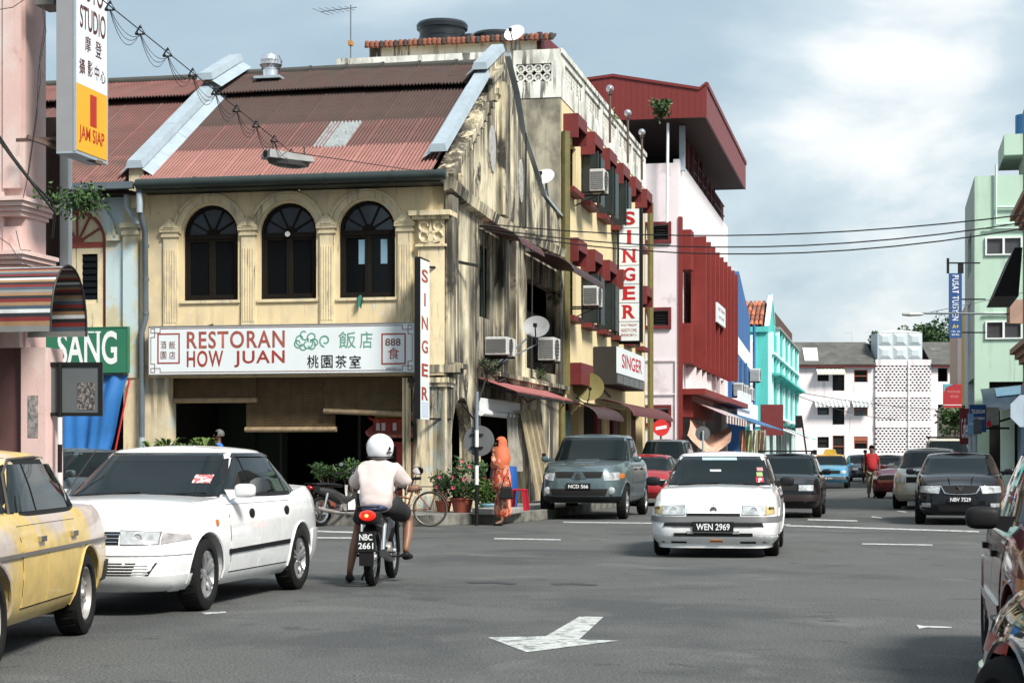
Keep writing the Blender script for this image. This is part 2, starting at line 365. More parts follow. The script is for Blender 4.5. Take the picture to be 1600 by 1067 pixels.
# ================================================================ restaurant shophouse
rest = Thing('shophouse', 'cream two storey corner shophouse with three dark arched windows and a mould streaked gable wall', 'building', (0, 0, 0), f=True)
rs = rest
WIN = [(-5.66, -4.45), (-3.97, -2.75), (-2.27, -1.07)]
w = MB(); wall(w, 'y', 0, -6.62, -.05, 2.95, 6.78, .3, [(a, c, 4.55, 6.54, 'arch') for a, c in WIN]); rs.part('facade_wall', w, CREAM)
w = MB(); w.box(-6.62, -6.0, 0, .45, .15, 2.95); rs.part('column', w, OLDPAINT)
w = MB(); w.box(-.70, -.02, .0, .45, .15, 2.95); w.box(-.76, .04, -.05, .48, 2.72, 2.80); w.box(-.80, .08, -.09, .50, 2.80, 2.90); w.box(-.74, .02, -.04, .48, .15, .5)
rs.part('column', w, OLDPAINT)
w = MB()
for i in range(3): w.box(-.80-.0*i, -.745+.0, -.01-.0*i, .03, .19, 2.7) if i == 0 else None
w.tube([(-.80, -.06, .2), (-.80, -.06, 2.9)], .035); w.tube([(-.88, -.04, .2), (-.88, -.04, 2.9)], .03); rs.part('conduit_pipe', w, CREAMT)
# windows
for k, (a, c) in enumerate(WIN):
    cx = (a+c)/2; r = (c-a)/2; zs = 6.54-r
    fr = MB(); t = .07
    fr.box(a, a+t, .10, .2, 4.55, zs); fr.box(c-t, c, .10, .2, 4.55, zs); fr.box(a+t, c-t, .10, .2, 4.55, 4.62); fr.box(a+t, c-t, .09, .2, zs-.10, zs)
    n = 20
    for i in range(n):
        p, q = pi*i/n, pi*(i+1)/n
        fr.prism([(cx-r*cos(p), zs+r*sin(p)), (cx-r*cos(q), zs+r*sin(q)), (cx-(r-t)*cos(q), zs+(r-t)*sin(q)), (cx-(r-t)*cos(p), zs+(r-t)*sin(p))], .10, .2)
    fo = rs.part('window', fr, DKWOOD)
    pn = MB(); pts = [(cx-(r-t)*cos(pi*i/n), zs+(r-t)*sin(pi*i/n)) for i in range(n+1)]; pn.prism(pts, .17, .18); rs.part('fanlight_pane', pn, BLUEGLASS, fo)
    mu = MB()
    for deg in (30, 65, 115, 150):
        d = (cos(R(deg)), sin(R(deg))); mu.bar((cx+d[0]*.12, .15, zs+d[1]*.12), (cx+d[0]*(r-t), .15, zs+d[1]*(r-t)), .03)
    mu.lathe([(0, -.03), (.13, -.03), (.13, .03)], 16, (cx, .15, zs), 'y', a0=0, a1=pi); rs.part('fanlight_bars', mu, DKWOOD, fo)
    sh = MB(); z0, z1 = 4.62, zs-.10
    for p, q in ((a+t, cx-.02), (cx+.02, c-t)):
        sh.box(p, p+.05, .11, .15, z0, z1); sh.box(q-.05, q, .11, .15, z0, z1); sh.box(p+.05, q-.05, .11, .15, z0, z0+.05); sh.box(p+.05, q-.05, .11, .15, z1-.05, z1)
    sh.box(cx-.02, cx+.02, .10, .16, z0, z1); rs.part('casement_frame', sh, DKWOOD, fo)
    for p, q in ((a+t+.05, cx-.07), (cx+.07, c-t-.05)):
        pn = MB(); pn.box(p, q, .14, .146, z0+.05, z1-.05); rs.part('pane', pn, DKGLASS, fo)
    if k == 2:
        for p in (-1.81, -1.34):
            pn = MB(); pn.box(p-.07, p+.07, .125, .13, 5.25, 5.75); rs.part('pane', pn, mat('pale_glass', (.20, .33, .42), .2, var=.1), fo)
    sl_ = MB(); sl_.box(a-.05, c+.05, -.04, .1, 4.49, 4.55); rs.part('sill', sl_, CREAMT, fo)
    # moulded arch over the window
    am = MB()
    for i in range(24):
        p, q = pi*i/24, pi*(i+1)/24
        for r0, r1, d in ((r+.03, r+.16, -.05), (r+.165, r+.21, -.08)):
            am.prism([(cx-r0*cos(p), zs+.02+r0*sin(p)), (cx-r0*cos(q), zs+.02+r0*sin(q)), (cx-r1*cos(q), zs+.02+r1*sin(q)), (cx-r1*cos(p), zs+.02+r1*sin(p))], d, .0)
    rs.part('arch_moulding', am, CREAMT)
for px_ in (-5.93, -4.21, -2.51, -.85):
    pm = MB(); pm.box(px_-.15, px_+.15, -.05, 0, 4.02, 5.88)
    for i in range(5): pm.box(px_-.12+i*.054, px_-.095+i*.054, -.062, -.05, 4.1, 5.62)
    po = rs.part('pilaster', pm, CREAMT)
    cm = MB(); cm.box(px_-.19, px_+.19, -.08, 0, 5.88, 5.93); cm.box(px_-.22, px_+.22, -.10, 0, 5.985, 6.04); cm.box(px_-.17, px_+.17, -.07, 0, 5.93, 5.985)
    cm.prism([(px_-.23, 6.04), (px_+.23, 6.04), (px_, 6.28)], -.11, 0); cm.prism([(px_-.11, 6.075), (px_+.11, 6.075), (px_, 6.20)], -.125, -.11)
    rs.part('capital', cm, CREAMT, po)
# corner pilaster with carved capital
pm = MB(); pm.box(-.56, -.02, -.10, .3, 2.95, 6.1); po = rs.part('corner_pilaster', pm, CREAMT)
cm = MB(); cm.box(-.66, .08, -.20, .35, 6.10, 6.17); cm.box(-.72, .14, -.26, .4, 6.17, 6.27); cm.box(-.61, .03, -.15, .32, 5.55, 5.60)
for sx in (-1, 1):
    for z0 in (5.66, 5.86):
        cm.lathe([(.09, -.03), (.12, 0), (.09, .03), (.06, 0), (.09, -.03)], 14, (-.29+sx*.15, -.12, z0+.1), 'y', a0=0, a1=1.6*pi)
        cm.bar((-.29, -.13, z0-.04), (-.29+sx*.2, -.13, z0+.02), .04, .05)
cm.prism([(-.36, 5.62), (-.22, 5.62), (-.29, 6.08)], -.15, -.1)
rs.part('carved_capital', cm, CREAMT, po)
# gable (side) wall
OPS = [(.5, 2.35, .2, 2.55, 'arch'), (3.06, 4.15, 4.37, 5.97), (3.2, 7.5, .2, 2.62), (8.4, 12.5, 3.5, 5.75)]
w = MB(); wall(w, 'x', 0, 0, 13.04, .15, 6.78, .28, OPS)
gp_ = [(0, 6.78), (0, 6.95)]+[fx(*p) for p in ((757, 150), (765, 118), (787, 84), (803, 147), (812, 200), (846, 305), (868, 332))]+[(13.04, 7.5), (13.04, 6.78)]
gp_[2] = (3.95, 9.45); gp_[3] = (3.95, 10.0); gp_[4] = (5.6, 10.72)
w.prism(gp_, 0, -.28, 'x'); rs.part('gable_wall', w, GABLE)
# mouldings on the gable
mo = MB()
prof = [(-.2, 6.95), (1.2, 6.85), (4.5, 6.75), (8, 6.8), (13, 6.95)]
for (y0, z0), (y1, z1) in zip(prof, prof[1:]):
    mo.hexa([(0, y0, z0-.30), (.16, y0, z0-.24), (.16, y1, z1-.24), (0, y1, z1-.30), (0, y0, z0), (.20, y0, z0-.02), (.20, y1, z1-.02), (0, y1, z1)])
rs.part('string_course', mo, GABLE)
mo = MB()
for y0, y1 in ((-.05, .55), (5.0, 5.6), (6.4, 6.8), (12.4, 13.0)): mo.box(0, .13, y0, y1, 3.2, 6.6 if y0 < 5 else 6.5)
mo.box(0, .16, 5.0, 5.65, 6.85, 9.9); mo.box(0, .12, 1.1, 1.5, 6.9, 7.6)
rs.part('gable_pilaster', mo, GABLE)
mo = MB()
for y0, y1 in ((-.1, .8), (3.8, 4.9), (4.95, 8.1), (8.2, 10.4), (10.6, 13)):
    mo.box(0, .18, y0, y1, 3.0, 3.1); mo.box(0, .27, y0, y1, 3.10, 3.2)
mo.box(-.85, .30, -.12, .0, 3.00, 3.16)
rs.part('cornice', mo, GABLE)
mo = MB(); mo.lathe([(0, .03), (.30, .03), (.30, 0)], 20, (0, 4.35, 8.25), 'x', sq=(1, 1.75)); mo.lathe([(0, .03), (.24, .03), (.24, 0)], 20, (0, 7.6, 8.0), 'x', sq=(1, 2.2)); rs.part('gable_medallion', mo, mat('pale_cement', (.42, .42, .40), .85, bump=.2, dirt=.6))
mo = MB()
for i in range(13):
    t = i/12; y = .3+t*4.4; z = 7.22+t*2.6; mo.box(0, .09, y, y+.28, z-.25, z-.12)
mo.bar((.06, .2, 7.0), (.06, 3.7, 9.15), .12, .16); mo.bar((.07, 3.8, 9.65), (.07, 5.2, 10.3), .12, .14); rs.part('rake_moulding', mo, GABLE)
# gable window glass, timber door opening, balcony void
pn = MB(); pn.box(-.16, -.14, 3.06, 4.15, 4.37, 5.97); rs.part('pane', pn, mat('green_glass', (.05, .10, .09), .2))
fr = MB(); fr.box(-.14, -.08, 3.06, 3.14, 4.37, 5.97); fr.box(-.14, -.08, 4.07, 4.15, 4.37, 5.97); fr.box(-.14, -.08, 3.14, 4.07, 5.45, 5.52); fr.box(-.14, -.08, 3.57, 3.63, 4.37, 5.45); rs.part('window_frame', fr, DKWOOD)
v = MB(); v.box(-1.6, -1.55, 8.4, 12.5, 3.4, 5.8); rs.part('dark_shutter', v, BLACKP)
for y in (8.45, 9.5, 10.55, 11.6):
    v = MB(); v.box(-.12, -.07, y, y+.98, 3.55, 4.95); rs.part('shutter', v, DKWOOD)
# inner rooms: floors, back walls, ceilings, all in deep shade
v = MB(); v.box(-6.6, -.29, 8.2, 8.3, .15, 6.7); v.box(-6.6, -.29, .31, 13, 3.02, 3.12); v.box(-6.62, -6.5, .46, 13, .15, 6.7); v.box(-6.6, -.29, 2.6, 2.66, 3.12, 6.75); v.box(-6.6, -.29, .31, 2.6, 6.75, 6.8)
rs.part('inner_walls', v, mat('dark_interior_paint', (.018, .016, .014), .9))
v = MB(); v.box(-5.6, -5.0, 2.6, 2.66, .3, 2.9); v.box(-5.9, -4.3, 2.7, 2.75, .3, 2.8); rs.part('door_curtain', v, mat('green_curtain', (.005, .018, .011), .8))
v = MB()
for x in (-4.4, -2.6, -1.2): v.box(x, x+.05, 2.5, 2.56, .2, 2.95)
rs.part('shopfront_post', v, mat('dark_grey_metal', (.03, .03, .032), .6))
# ---- roof
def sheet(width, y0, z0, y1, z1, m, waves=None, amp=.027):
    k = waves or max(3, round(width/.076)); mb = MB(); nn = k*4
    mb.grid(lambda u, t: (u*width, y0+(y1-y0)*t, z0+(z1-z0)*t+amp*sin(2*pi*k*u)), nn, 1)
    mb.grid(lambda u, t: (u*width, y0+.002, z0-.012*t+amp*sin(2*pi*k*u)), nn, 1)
    mb.m = [1 if i % 4 in (2, 3) else 0 for i in range(nn)]*2; VSH = mat('valley_shade', (.05, .03, .026), .9, var=.3) if m is not MATS['roof_sheet_salmon'] else mat('valley_shade_red', (.15, .07, .06), .9, var=.3)  # trough faces painted darker, groove shade put into colour so the ribs read
    VSH = m if m.name.startswith('pale') else VSH; return mb.mesh('roof_sheet', [m, VSH], smooth=60, fix=False)
def rz_(y): return 6.98+.575*(y+.5)
MAINR = [(-.5, .9, 'L'), (.84, 2.25, 'M'), (2.19, 4.7, 'D')]
MT = {'L': ROOFL, 'M': ROOFM, 'D': ROOFD}
sw = .91
def roof(th, x0, x1, dz, zj):
    n = round((x1-x0)/sw); wd = (x1-x0)/n
    for ri, (ya, yb, k) in enumerate(MAINR):
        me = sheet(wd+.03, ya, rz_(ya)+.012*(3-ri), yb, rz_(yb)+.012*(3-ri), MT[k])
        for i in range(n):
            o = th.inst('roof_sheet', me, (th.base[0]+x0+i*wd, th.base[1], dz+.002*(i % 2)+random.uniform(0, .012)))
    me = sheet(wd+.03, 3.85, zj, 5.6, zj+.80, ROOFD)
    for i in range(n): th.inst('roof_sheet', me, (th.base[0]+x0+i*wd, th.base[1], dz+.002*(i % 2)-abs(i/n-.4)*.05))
    bk = MB(); bk.add([(x0, 5.6, zj+.82), (x1, 5.6, zj+.82), (x1, 13, 6.9), (x0, 13, 6.9)], [(0, 1, 2, 3)]); bk.box(x0, x1, 4.55, 4.6, 9.0, zj+.3); th.part('rear_roof', bk, ROOFD)
    rm = MB()
    for i in range(n): rm.lathe([(.09, 0), (.10, wd-.06), (.115, wd-.06), (.115, wd+.0)], 8, (x0+i*wd, 5.6, zj+.80-abs(i/n-.4)*.05), 'x', a0=-.3, a1=pi+.3)
    th.part('ridge_cap', rm, mat('dark_ridge_tile', (.06, .06, .055), .9))
roof(rs, -6.45, -.2, 0, 9.70)
# translucent sheet: proud of row two
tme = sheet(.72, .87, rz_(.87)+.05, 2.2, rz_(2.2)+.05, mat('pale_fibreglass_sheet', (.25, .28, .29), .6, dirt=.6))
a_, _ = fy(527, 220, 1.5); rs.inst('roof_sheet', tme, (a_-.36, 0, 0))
# metal copings
def coping(th, xc, w_, pts, m=GALV, h=.16):
    for (y0, z0), (y1, z1) in pts:
        c_ = MB(); c_.hexa([(xc-w_/2-.05, y0, z0-h), (xc+w_/2+.05, y0, z0-h), (xc+w_/2+.05, y1, z1-h), (xc-w_/2-.05, y1, z1-h), (xc-w_/2, y0, z0), (xc+w_/2, y0, z0), (xc+w_/2, y1, z1), (xc-w_/2, y1, z1)])
        c_.add([(xc-w_/2-.02, y0, z0-h-.02), (xc-w_/2-.20, y0, z0-h-.13), (xc-w_/2-.20, y1, z1-h-.13), (xc-w_/2-.02, y1, z1-h-.02)], [(0, 1, 2, 3)])
        c_.add([(xc+w_/2+.02, y0, z0-h-.02), (xc+w_/2+.26, y0, z0-h-.17), (xc+w_/2+.26, y1, z1-h-.17), (xc+w_/2+.02, y1, z1-h-.02)], [(0, 1, 2, 3)]) if xc < -1 else None
        th.part('metal_coping', c_, m)
coping(rs, -.14, .27, [((-.1, rz_(-.1)+.42), (1.9, rz_(1.9)+.42)), ((1.9, rz_(1.9)+.425), (4.0, rz_(4.0)+.42)), ((3.7, 10.08), (5.6, 10.90))])
coping(rs, -6.62, .30, [((-.3, rz_(-.3)+.38), (1.6, rz_(1.6)+.38)), ((1.6, rz_(1.6)+.385), (4.1, rz_(4.1)+.38)), ((3.7, 10.12), (5.7, 10.98))])
pw = MB(); pw.prism([(-.2, 6.5), (-.2, 7.4), (4, 9.85), (4.02, 10.0), (5.6, 10.75), (6.5, 10.3), (13, 7), (13, 6.5)], -6.78, -6.46, 'x'); rs.part('party_wall', pw, CREAMT)
bk = MB(); bp = [fx(*p, -.1) for p in ((788, 82), (803, 140), (812, 198), (846, 303), (866, 328), (878, 340))]
for (y0, z0), (y1, z1) in zip(bp, bp[1:]): bk.hexa([(-.3, y0, z0-.1), (.05, y0, z0-.1), (.05, y1, z1-.1), (-.3, y1, z1-.1), (-.3, y0, z0-.02), (.03, y0, z0-.02), (.03, y1, z1-.02), (-.3, y1, z1-.02)])
rs.part('rear_coping', bk, GALV)
# gutter, downpipes, eave boards
gt = MB(); gt.lathe([(.105, -6.46), (.105, .12)], 14, (0, -.56, 6.93), 'x', a0=0, a1=2*pi)
for x in (-5.2, -3.8, -2.4, -1.0): gt.lathe([(.118, x), (.118, x+.04)], 14, (0, -.56, 6.93), 'x')
gt.ball((.12, -.56, 6.93), (.02, .1, .1)); rs.part('gutter', gt, DKGREEN, smooth=True)
ev = MB(); ev.box(-6.5, 0, -.48, .0, 6.80, 6.84); ev.box(-6.5, 0, -.47, -.43, 6.84, 6.95); rs.part('eave_board', ev, DKGREEN)
dp = MB(); x = -6.42; dp.tube([(x, -.5, 6.85), (x, -.48, 6.4), (x-.02, -.16, 6.0), (x-.02, -.12, 4.2), (x-.1, -.14, 3.9), (x-.1, -.14, 1.7)], .062, 10)
for z in (5.7, 5.0, 4.3, 3.2): dp.lathe([(.075, -.03), (.075, .03)], 10, (x-.02 if z > 4 else x-.1, -.12, z))
rs.part('downpipe', dp, GREYPIPE, smooth=True)
dp = MB(); dp.tube([(x-.1, -.14, 1.7), (x-.1, -.14, .25)], .068, 10); dp.tube([(x, -.50, 6.75), (x, -.49, 6.35)], .068, 10); rs.part('downpipe_joint', dp, GALV, smooth=True)
dp = MB(); dp.tube([(.05, 12.9, 6.6), (.10, 12.9, .2)], .09, 8); dp.tube([(.12, 13.3, 10.2), (.12, 13.3, 3)], .12, 8); rs.part('soil_pipe', dp, mat('olive_pipe', (.14, .12, .035), .6, dirt=.5), smooth=True)
# small brackets / cables on the gable
dp = MB()
dp.tube([(.2, 2.6, 6.2), (.2, 2.65, 3.4), (.25, 2.8, 2.9)], .015, 5); dp.tube([(.2, 2.2, 3.3), (.35, 3.4, 2.95), (.2, 5, 3.1), (.3, 7, 2.6), (.15, 10, 2.9), (.15, 12.9, 2.7)], .02, 5)
dp.tube([(.1, .9, 2.4), (.2, 1.6, 2.1), (.25, 2.6, 3.0)], .02, 5); dp.tube([(.1, 7.8, 6.9), (.1, 7.8, 9.2)], .02, 5); dp.tube([(.2, 8.1, 6.4), (.18, 8.1, 3.0)], .02, 5); dp.bar((.02, .6, 5.32), (.3, 1.6, 5.32), .04, .06)
rs.part('wall_cables', dp, WIREM)
# ================================================================ SANG shophouse on the left
sg = Thing('shophouse', 'narrow cream and pale blue shophouse with a red framed arched window left of the restaurant', 'building', (-9.8, 0, 0), f=True)
w = MB(); wall(w, 'y', .02, -13, -6.63, 2.95, 6.78, .3, [(-8.82, -7.40, 4.02, 6.55, 'arch'), (-12, -10.5, 4.02, 6.55, 'arch')]); sg.part('facade_wall', w, SANGW)
w = MB(); w.box(-6.98, -6.63, -.03, .45, .15, 2.95); sg.part('column', w, CREAMT)
for x0 in (-6.98,):
    w = MB(); w.box(x0, x0+.33, -.06, .02, 2.95, 6.1); w.box(x0-.05, x0+.38, -.12, .02, 6.1, 6.2); w.box(x0-.02, x0+.35, -.09, .02, 5.95, 6.03); sg.part('pilaster', w, SANGW)
RFR = mat('red_brown_frame', (.24, .045, .03), .6, var=.15)
cx, r, zs, t = -8.11, .71, 5.84, .1
fr = MB(); fr.box(cx-r, cx-r+t, .1, .2, 4.02, zs); fr.box(cx+r-t, cx+r, .1, .2, 4.02, zs); fr.box(cx-r+t, cx+r-t, .09, .2, zs-.12, zs)
for i in range(20):
    p, q = pi*i/20, pi*(i+1)/20
    fr.prism([(cx-r*cos(p), zs+r*sin(p)), (cx-r*cos(q), zs+r*sin(q)), (cx-(r-t)*cos(q), zs+(r-t)*sin(q)), (cx-(r-t)*cos(p), zs+(r-t)*sin(p))], .10, .2)
for deg in (30, 62, 90, 118, 150):
    d = (cos(R(deg)), sin(R(deg))); fr.bar((cx+d[0]*.1, .15, zs+d[1]*.1), (cx+d[0]*(r-t), .15, zs+d[1]*(r-t)), .035)
fr.lathe([(0, -.04), (.14, -.04), (.14, .04)], 14, (cx, .15, zs), 'y', a0=0, a1=pi)
fo = sg.part('window', fr, RFR)
pn = MB(); pn.prism([(cx-(r-t)*cos(pi*i/20), zs+(r-t)*sin(pi*i/20)) for i in range(21)], .17, .18); sg.part('fanlight_panel', pn, CREAMT, fo)
for p, q in ((cx-r+t, cx-.01), (cx+.01, cx+r-t)):
    s_ = MB(); s_.box(p, p+.12, .1, .15, 4.02, zs-.12); s_.box(q-.12, q, .1, .15, 4.02, zs-.12); s_.box(p+.12, q-.12, .1, .15, 4.02, 4.55); s_.box(p+.12, q-.12, .1, .15, zs-.25, zs-.12); s_.box(p+.12, q-.12, .115, .15, 4.55, 4.62); sg.part('shutter', s_, CREAMT, fo)
    for i in range(7):
        l = MB(); l.hexa([(p+.12, .12, 4.62+i*.137), (q-.12, .12, 4.62+i*.137), (q-.12, .15, 4.62+i*.137+.1), (p+.12, .15, 4.62+i*.137+.1), (p+.12, .125, 4.635+i*.137), (q-.12, .125, 4.635+i*.137), (q-.12, .155, 4.635+i*.137+.1), (p+.12, .155, 4.635+i*.137+.1)]); sg.part('louvre_pane', l, DKGLASS, fo)
am = MB()
for i in range(20):
    p, q = pi*i/20, pi*(i+1)/20
    for r0, r1, d in ((r+.06, r+.20, -.04), (r+.2, r+.25, -.07)): am.prism([(cx-r0*cos(p), zs+.05+r0*sin(p)), (cx-r0*cos(q), zs+.05+r0*sin(q)), (cx-r1*cos(q), zs+.05+r1*sin(q)), (cx-r1*cos(p), zs+.05+r1*sin(p))], d, .02)
am.box(cx+r+.05, cx+r+.33, -.07, .02, zs+.0, zs+.12); am.box(cx-r-.33, cx-r-.05, -.07, .02, zs+.0, zs+.12); sg.part('arch_moulding', am, SANGW)
roof(sg, -13.0+9.8, -6.85+9.8, -.12, 9.62) if False else None
SG = sg
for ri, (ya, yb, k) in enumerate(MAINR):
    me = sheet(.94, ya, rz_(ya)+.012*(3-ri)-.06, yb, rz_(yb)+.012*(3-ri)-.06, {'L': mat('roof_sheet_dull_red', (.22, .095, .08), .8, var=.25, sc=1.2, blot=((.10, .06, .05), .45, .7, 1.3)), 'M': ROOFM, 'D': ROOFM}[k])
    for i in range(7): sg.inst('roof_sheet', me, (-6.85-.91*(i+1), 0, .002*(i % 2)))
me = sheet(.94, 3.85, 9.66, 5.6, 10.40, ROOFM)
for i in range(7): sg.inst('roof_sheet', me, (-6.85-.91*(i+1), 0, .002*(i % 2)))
bk = MB(); bk.add([(-13.2, 5.6, 10.4), (-6.8, 5.6, 10.4), (-6.8, 13, 6.9), (-13.2, 13, 6.9)], [(0, 1, 2, 3)]); sg.part('rear_roof', bk, ROOFD)
bk = MB(); bk.box(-13.2, -6.8, 4.5, 4.6, 9.3, 9.9); sg.part('clerestory_board', bk, mat('orange_board', (.32, .12, .05), .8))
rm = MB(); rm.lathe([(.1, -13.2), (.1, -6.85)], 8, (0, 5.6, 10.42), 'x', a0=-.3, a1=pi+.3); sg.part('ridge_cap', rm, mat('dark_ridge_tile', (.06, .06, .055), .9))
gt = MB(); gt.box(-13.2, -6.52, -.68, -.52, 6.84, 6.98)
for x in (-12.2, -10.6, -9.0, -7.5): gt.box(x, x+.03, -.685, -.51, 6.835, 6.985)
sg.part('gutter', gt, GREYPIPE); ev = MB(); ev.box(-13.2, -6.6, -.5, .02, 6.76, 6.82); sg.part('eave_board', ev, DKWOOD)
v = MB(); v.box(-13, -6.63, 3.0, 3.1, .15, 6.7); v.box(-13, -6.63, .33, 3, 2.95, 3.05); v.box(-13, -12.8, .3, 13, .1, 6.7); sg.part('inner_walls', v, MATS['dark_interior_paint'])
dp = MB(); dp.tube([(-6.80, -.3, 6.8), (-6.80, -.25, 6.5), (-6.6, -.18, 6.15)], .055, 8); sg.part('downpipe', dp, GALV)
# ================================================================ yellow four storey block
yb = Thing('commercial_block', 'yellow four storey block with maroon window hoods and a stained openwork parapet behind the restaurant', 'building', (-3, 13.06, 0), f=True)
BAY = [13.55+2.9*k for k in range(6)]
ops = []
for k, y in enumerate(BAY): ops += [(y+.1, y+2.1, 8.75, 10.1), (y+.1, y+2.1, 5.2, 6.75)]
ops += [(13.6, 16.2, .2, 2.9), (17.0, 21, .2, 2.9), (22, 26, .2, 2.9), (27, 30, .2, 2.9)]
w = MB(); wall(w, 'x', 0, 13.3, 30.76, .15, 11.1, .25, ops); yb.part('street_wall', w, YEL)
w = MB(); w.box(-6.35, 0, 13.06, 13.3, 6, 11.1); yb.part('end_wall', w, GREYW)
w = MB(); w.box(-6.35, -.25, 30.5, 30.76, 0, 12.4); w.box(-6.35, -6.2, 13.3, 30.5, 0, 12.4); w.box(-6.2, -.25, 13.3, 30.5, 11.0, 11.1); yb.part('rear_walls', w, YEL)
for z in (2.95, 5.0, 8.5):
    pass
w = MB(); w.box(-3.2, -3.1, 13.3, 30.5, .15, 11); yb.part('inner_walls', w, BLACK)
# parapet towards the restaurant: openwork of ring blocks
pp = MB(); XA = [-1.20+.245*i for i in range(5)]
wall(pp, 'y', 13.04, -6.37, .02, 11.1, 12.42, .2, [(-1.22, -.24, 11.55, 12.04)]); yb.part('parapet', pp, PARA)
rb = MB()
def ringblock(mb, W_=.235):
    h = W_/2; o = [(h, h*.42), (h*.42, h), (-h*.42, h), (-h, h*.42), (-h, -h*.42), (-h*.42, -h), (h*.42, -h), (h, -h*.42)]; s = .68
    for i in range(8):
        a, b_ = o[i], o[(i+1) % 8]; mb.prism([a, b_, (b_[0]*s, b_[1]*s), (a[0]*s, a[1]*s)], -.06, .06)
    i_ = h*.3
    mb.prism([(i_, 0), (0, i_), (-i_, 0), (0, -i_)], -.05, .05)
    for d in ((1, 1), (1, -1), (-1, 1), (-1, -1)): mb.bar((d[0]*i_*.5, 0, d[1]*i_*.5), (d[0]*h*.62, 0, d[1]*h*.62), .02, .08)
    for d in ((1, 0), (-1, 0), (0, 1), (0, -1)): mb.bar((d[0]*h*.66, 0, d[1]*h*.66), (d[0]*h*1.02, 0, d[1]*h*1.02), .05, .1)
ringblock(rb); rme = rb.mesh('breeze_block', PARA)
for i in range(4):
    for j in range(2): yb.inst('breeze_block', rme, (-1.095+.245*i, 13.12, 11.67+.245*j))
# street parapet: five panels
ops = [(13.75+3.4*k, 16.75+3.4*k, 11.62, 12.12) for k in range(5)]
pp = MB(); wall(pp, 'x', .02, 13.24, 30.76, 11.1, 12.42, .2, ops); pp.box(.0, .07, 13.04, 30.76, 12.30, 12.44); yb.part('parapet', pp, PARA)
lat = MB()
for a, b_, z0, z1 in ops:
    n = 16
    for i in range(n+1): y = a+(b_-a)*i/n; lat.box(-.10, -.02, y-.018, y+.018, z0, z1)
    for j in range(1, 4): z = z0+(z1-z0)*j/4; lat.box(-.095, -.025, a, b_, z-.018, z+.018)
    for i in range(n):
        for j in range(4):
            y = a+(b_-a)*(i+.5)/n; z = z0+(z1-z0)*(j+.5)/4; lat.prism([(y-.035, z), (y, z-.035), (y+.035, z), (y, z+.035)], -.09, -.03, 'x')
dk_ = MB(); dk_.box(-.42, -.40, 13.4, 30.6, 11.3, 12.3); dk_.box(-1.6, -.45, 13.5, 13.55, 11.3, 12.3); yb.part('dark_backing', dk_, MAROOND); yb.part('openwork_panel', lat, PARA, kind='stuff')  # dark maroon sheets added behind the openwork so its holes read dark
# hoods, sills, shutters
def hood(y, z0, z1, w_=1.55, d=.42):
    h = MB(); h.box(.002, d, y, y+.07, z0, z1); h.box(.002, d, y+w_-.07, y+w_, z0, z1); h.box(.002, d, y+.07, y+w_-.07, z1-.06, z1); h.box(d-.05, d, y+.07, y+w_-.07, z0+.32, z1-.06)
    yb.part('window_hood', h, MAROON)
DKSH = mat('dark_green_shutter', (.018, .026, .026), .4, var=.2)
for k, y in enumerate(BAY):
    hood(y, 10.08, 10.74); hood(y, 6.68, 7.32)
    for z in (8.75, 5.2):
        s_ = MB(); s_.box(.002, .30, y+.05, y+1.75, z-.14, z); yb.part('sill', s_, MAROON)
        fr = MB()
        for q in (0, .66, 1.33, 1.95): fr.box(-.16, -.10, y+.1+q, y+.15+q, z, z+1.35 if z > 8 else z+1.55)
        fr.box(-.16, -.1, y+.1, y+2.1, z+.9, z+.94); yb.part('window_frame', fr, DKWOOD)
        pn = MB(); pn.box(-.2, -.18, y+.1, y+2.1, z, z+1.6); yb.part('pane', pn, DKGLASS)
        if (k, z) in ((1, 8.75), (2, 8.75), (3, 8.75), (1, 5.2), (2, 5.2), (4, 5.2)):
            for q in (0, .52):
                s_ = MB(); s_.box(.02, .47, y+.2+q, y+.24+q, z+.02, z+1.42); s_.box(.44, .49, y+.19+q, y+.25+q, z, z+1.45); yb.part('shutter', s_, DKSH)
            s_ = MB(); s_.box(.40, .43, y+.9, y+1.8, z+.02, z+1.42); yb.part('shutter', s_, DKSH)
# red striped awnings & door hoods of the ground floor
def awning(name, lab, y0, y1, z, d, h, ma, mb_, grp=None, x0=.0, n=None, close=True, cat='awning'):
    t = Thing(name, lab, cat, (x0, (y0+y1)/2, z), f=True, group=grp)
    pts = [(x0+.03+d*sin(a)*1.0, z+h*cos(a)-0*h) for a in [R(90)*i/8 for i in range(9)]]
    n = n or max(6, int((y1-y0)/.22)); pr = []
    for i in range(n):
        ya, ybb = y0+(y1-y0)*i/n, y0+(y1-y0)*(i+1)/n-.004; p = MB()
        p.grid(lambda u, v_: (x0+.03+d*sin(R(90)*u), ya+(ybb-ya)*v_, z+h*cos(R(90)*u)), 8, 1)
        p.grid(lambda u, v_: (x0+.03+(d-.012)*sin(R(90)*u), ya+(ybb-ya)*v_, z+(h-.012)*cos(R(90)*u)), 8, 1)
        t.part('canopy_strip', p, ma if i % 2 else mb_, smooth=40)
    for y in (y0, y1):
        e = MB(); e.prism([(x0+.0, z)]+[(x0+.02+(d-.02)*sin(R(90)*i/8), z+(h-.02)*cos(R(90)*i/8)) for i in range(9)], y-.004, y+.004) if close else e.tube([(x0+.02+d*sin(R(90)*i/8), y, z+h*cos(R(90)*i/8)) for i in range(9)], .015, 5)
        t.part('end_panel', e, mb_)
    return t
AWR, AWB = mat('awning_red', (.13, .015, .015), .6, var=.25, dirt=.5), mat('awning_black', (.02, .014, .014), .6, var=.3)
awning('window_awning', 'maroon and black striped curved awning over the gable wall window', 2.9, 5.6, 5.92, .95, .42, AWR, AWB, close=False)
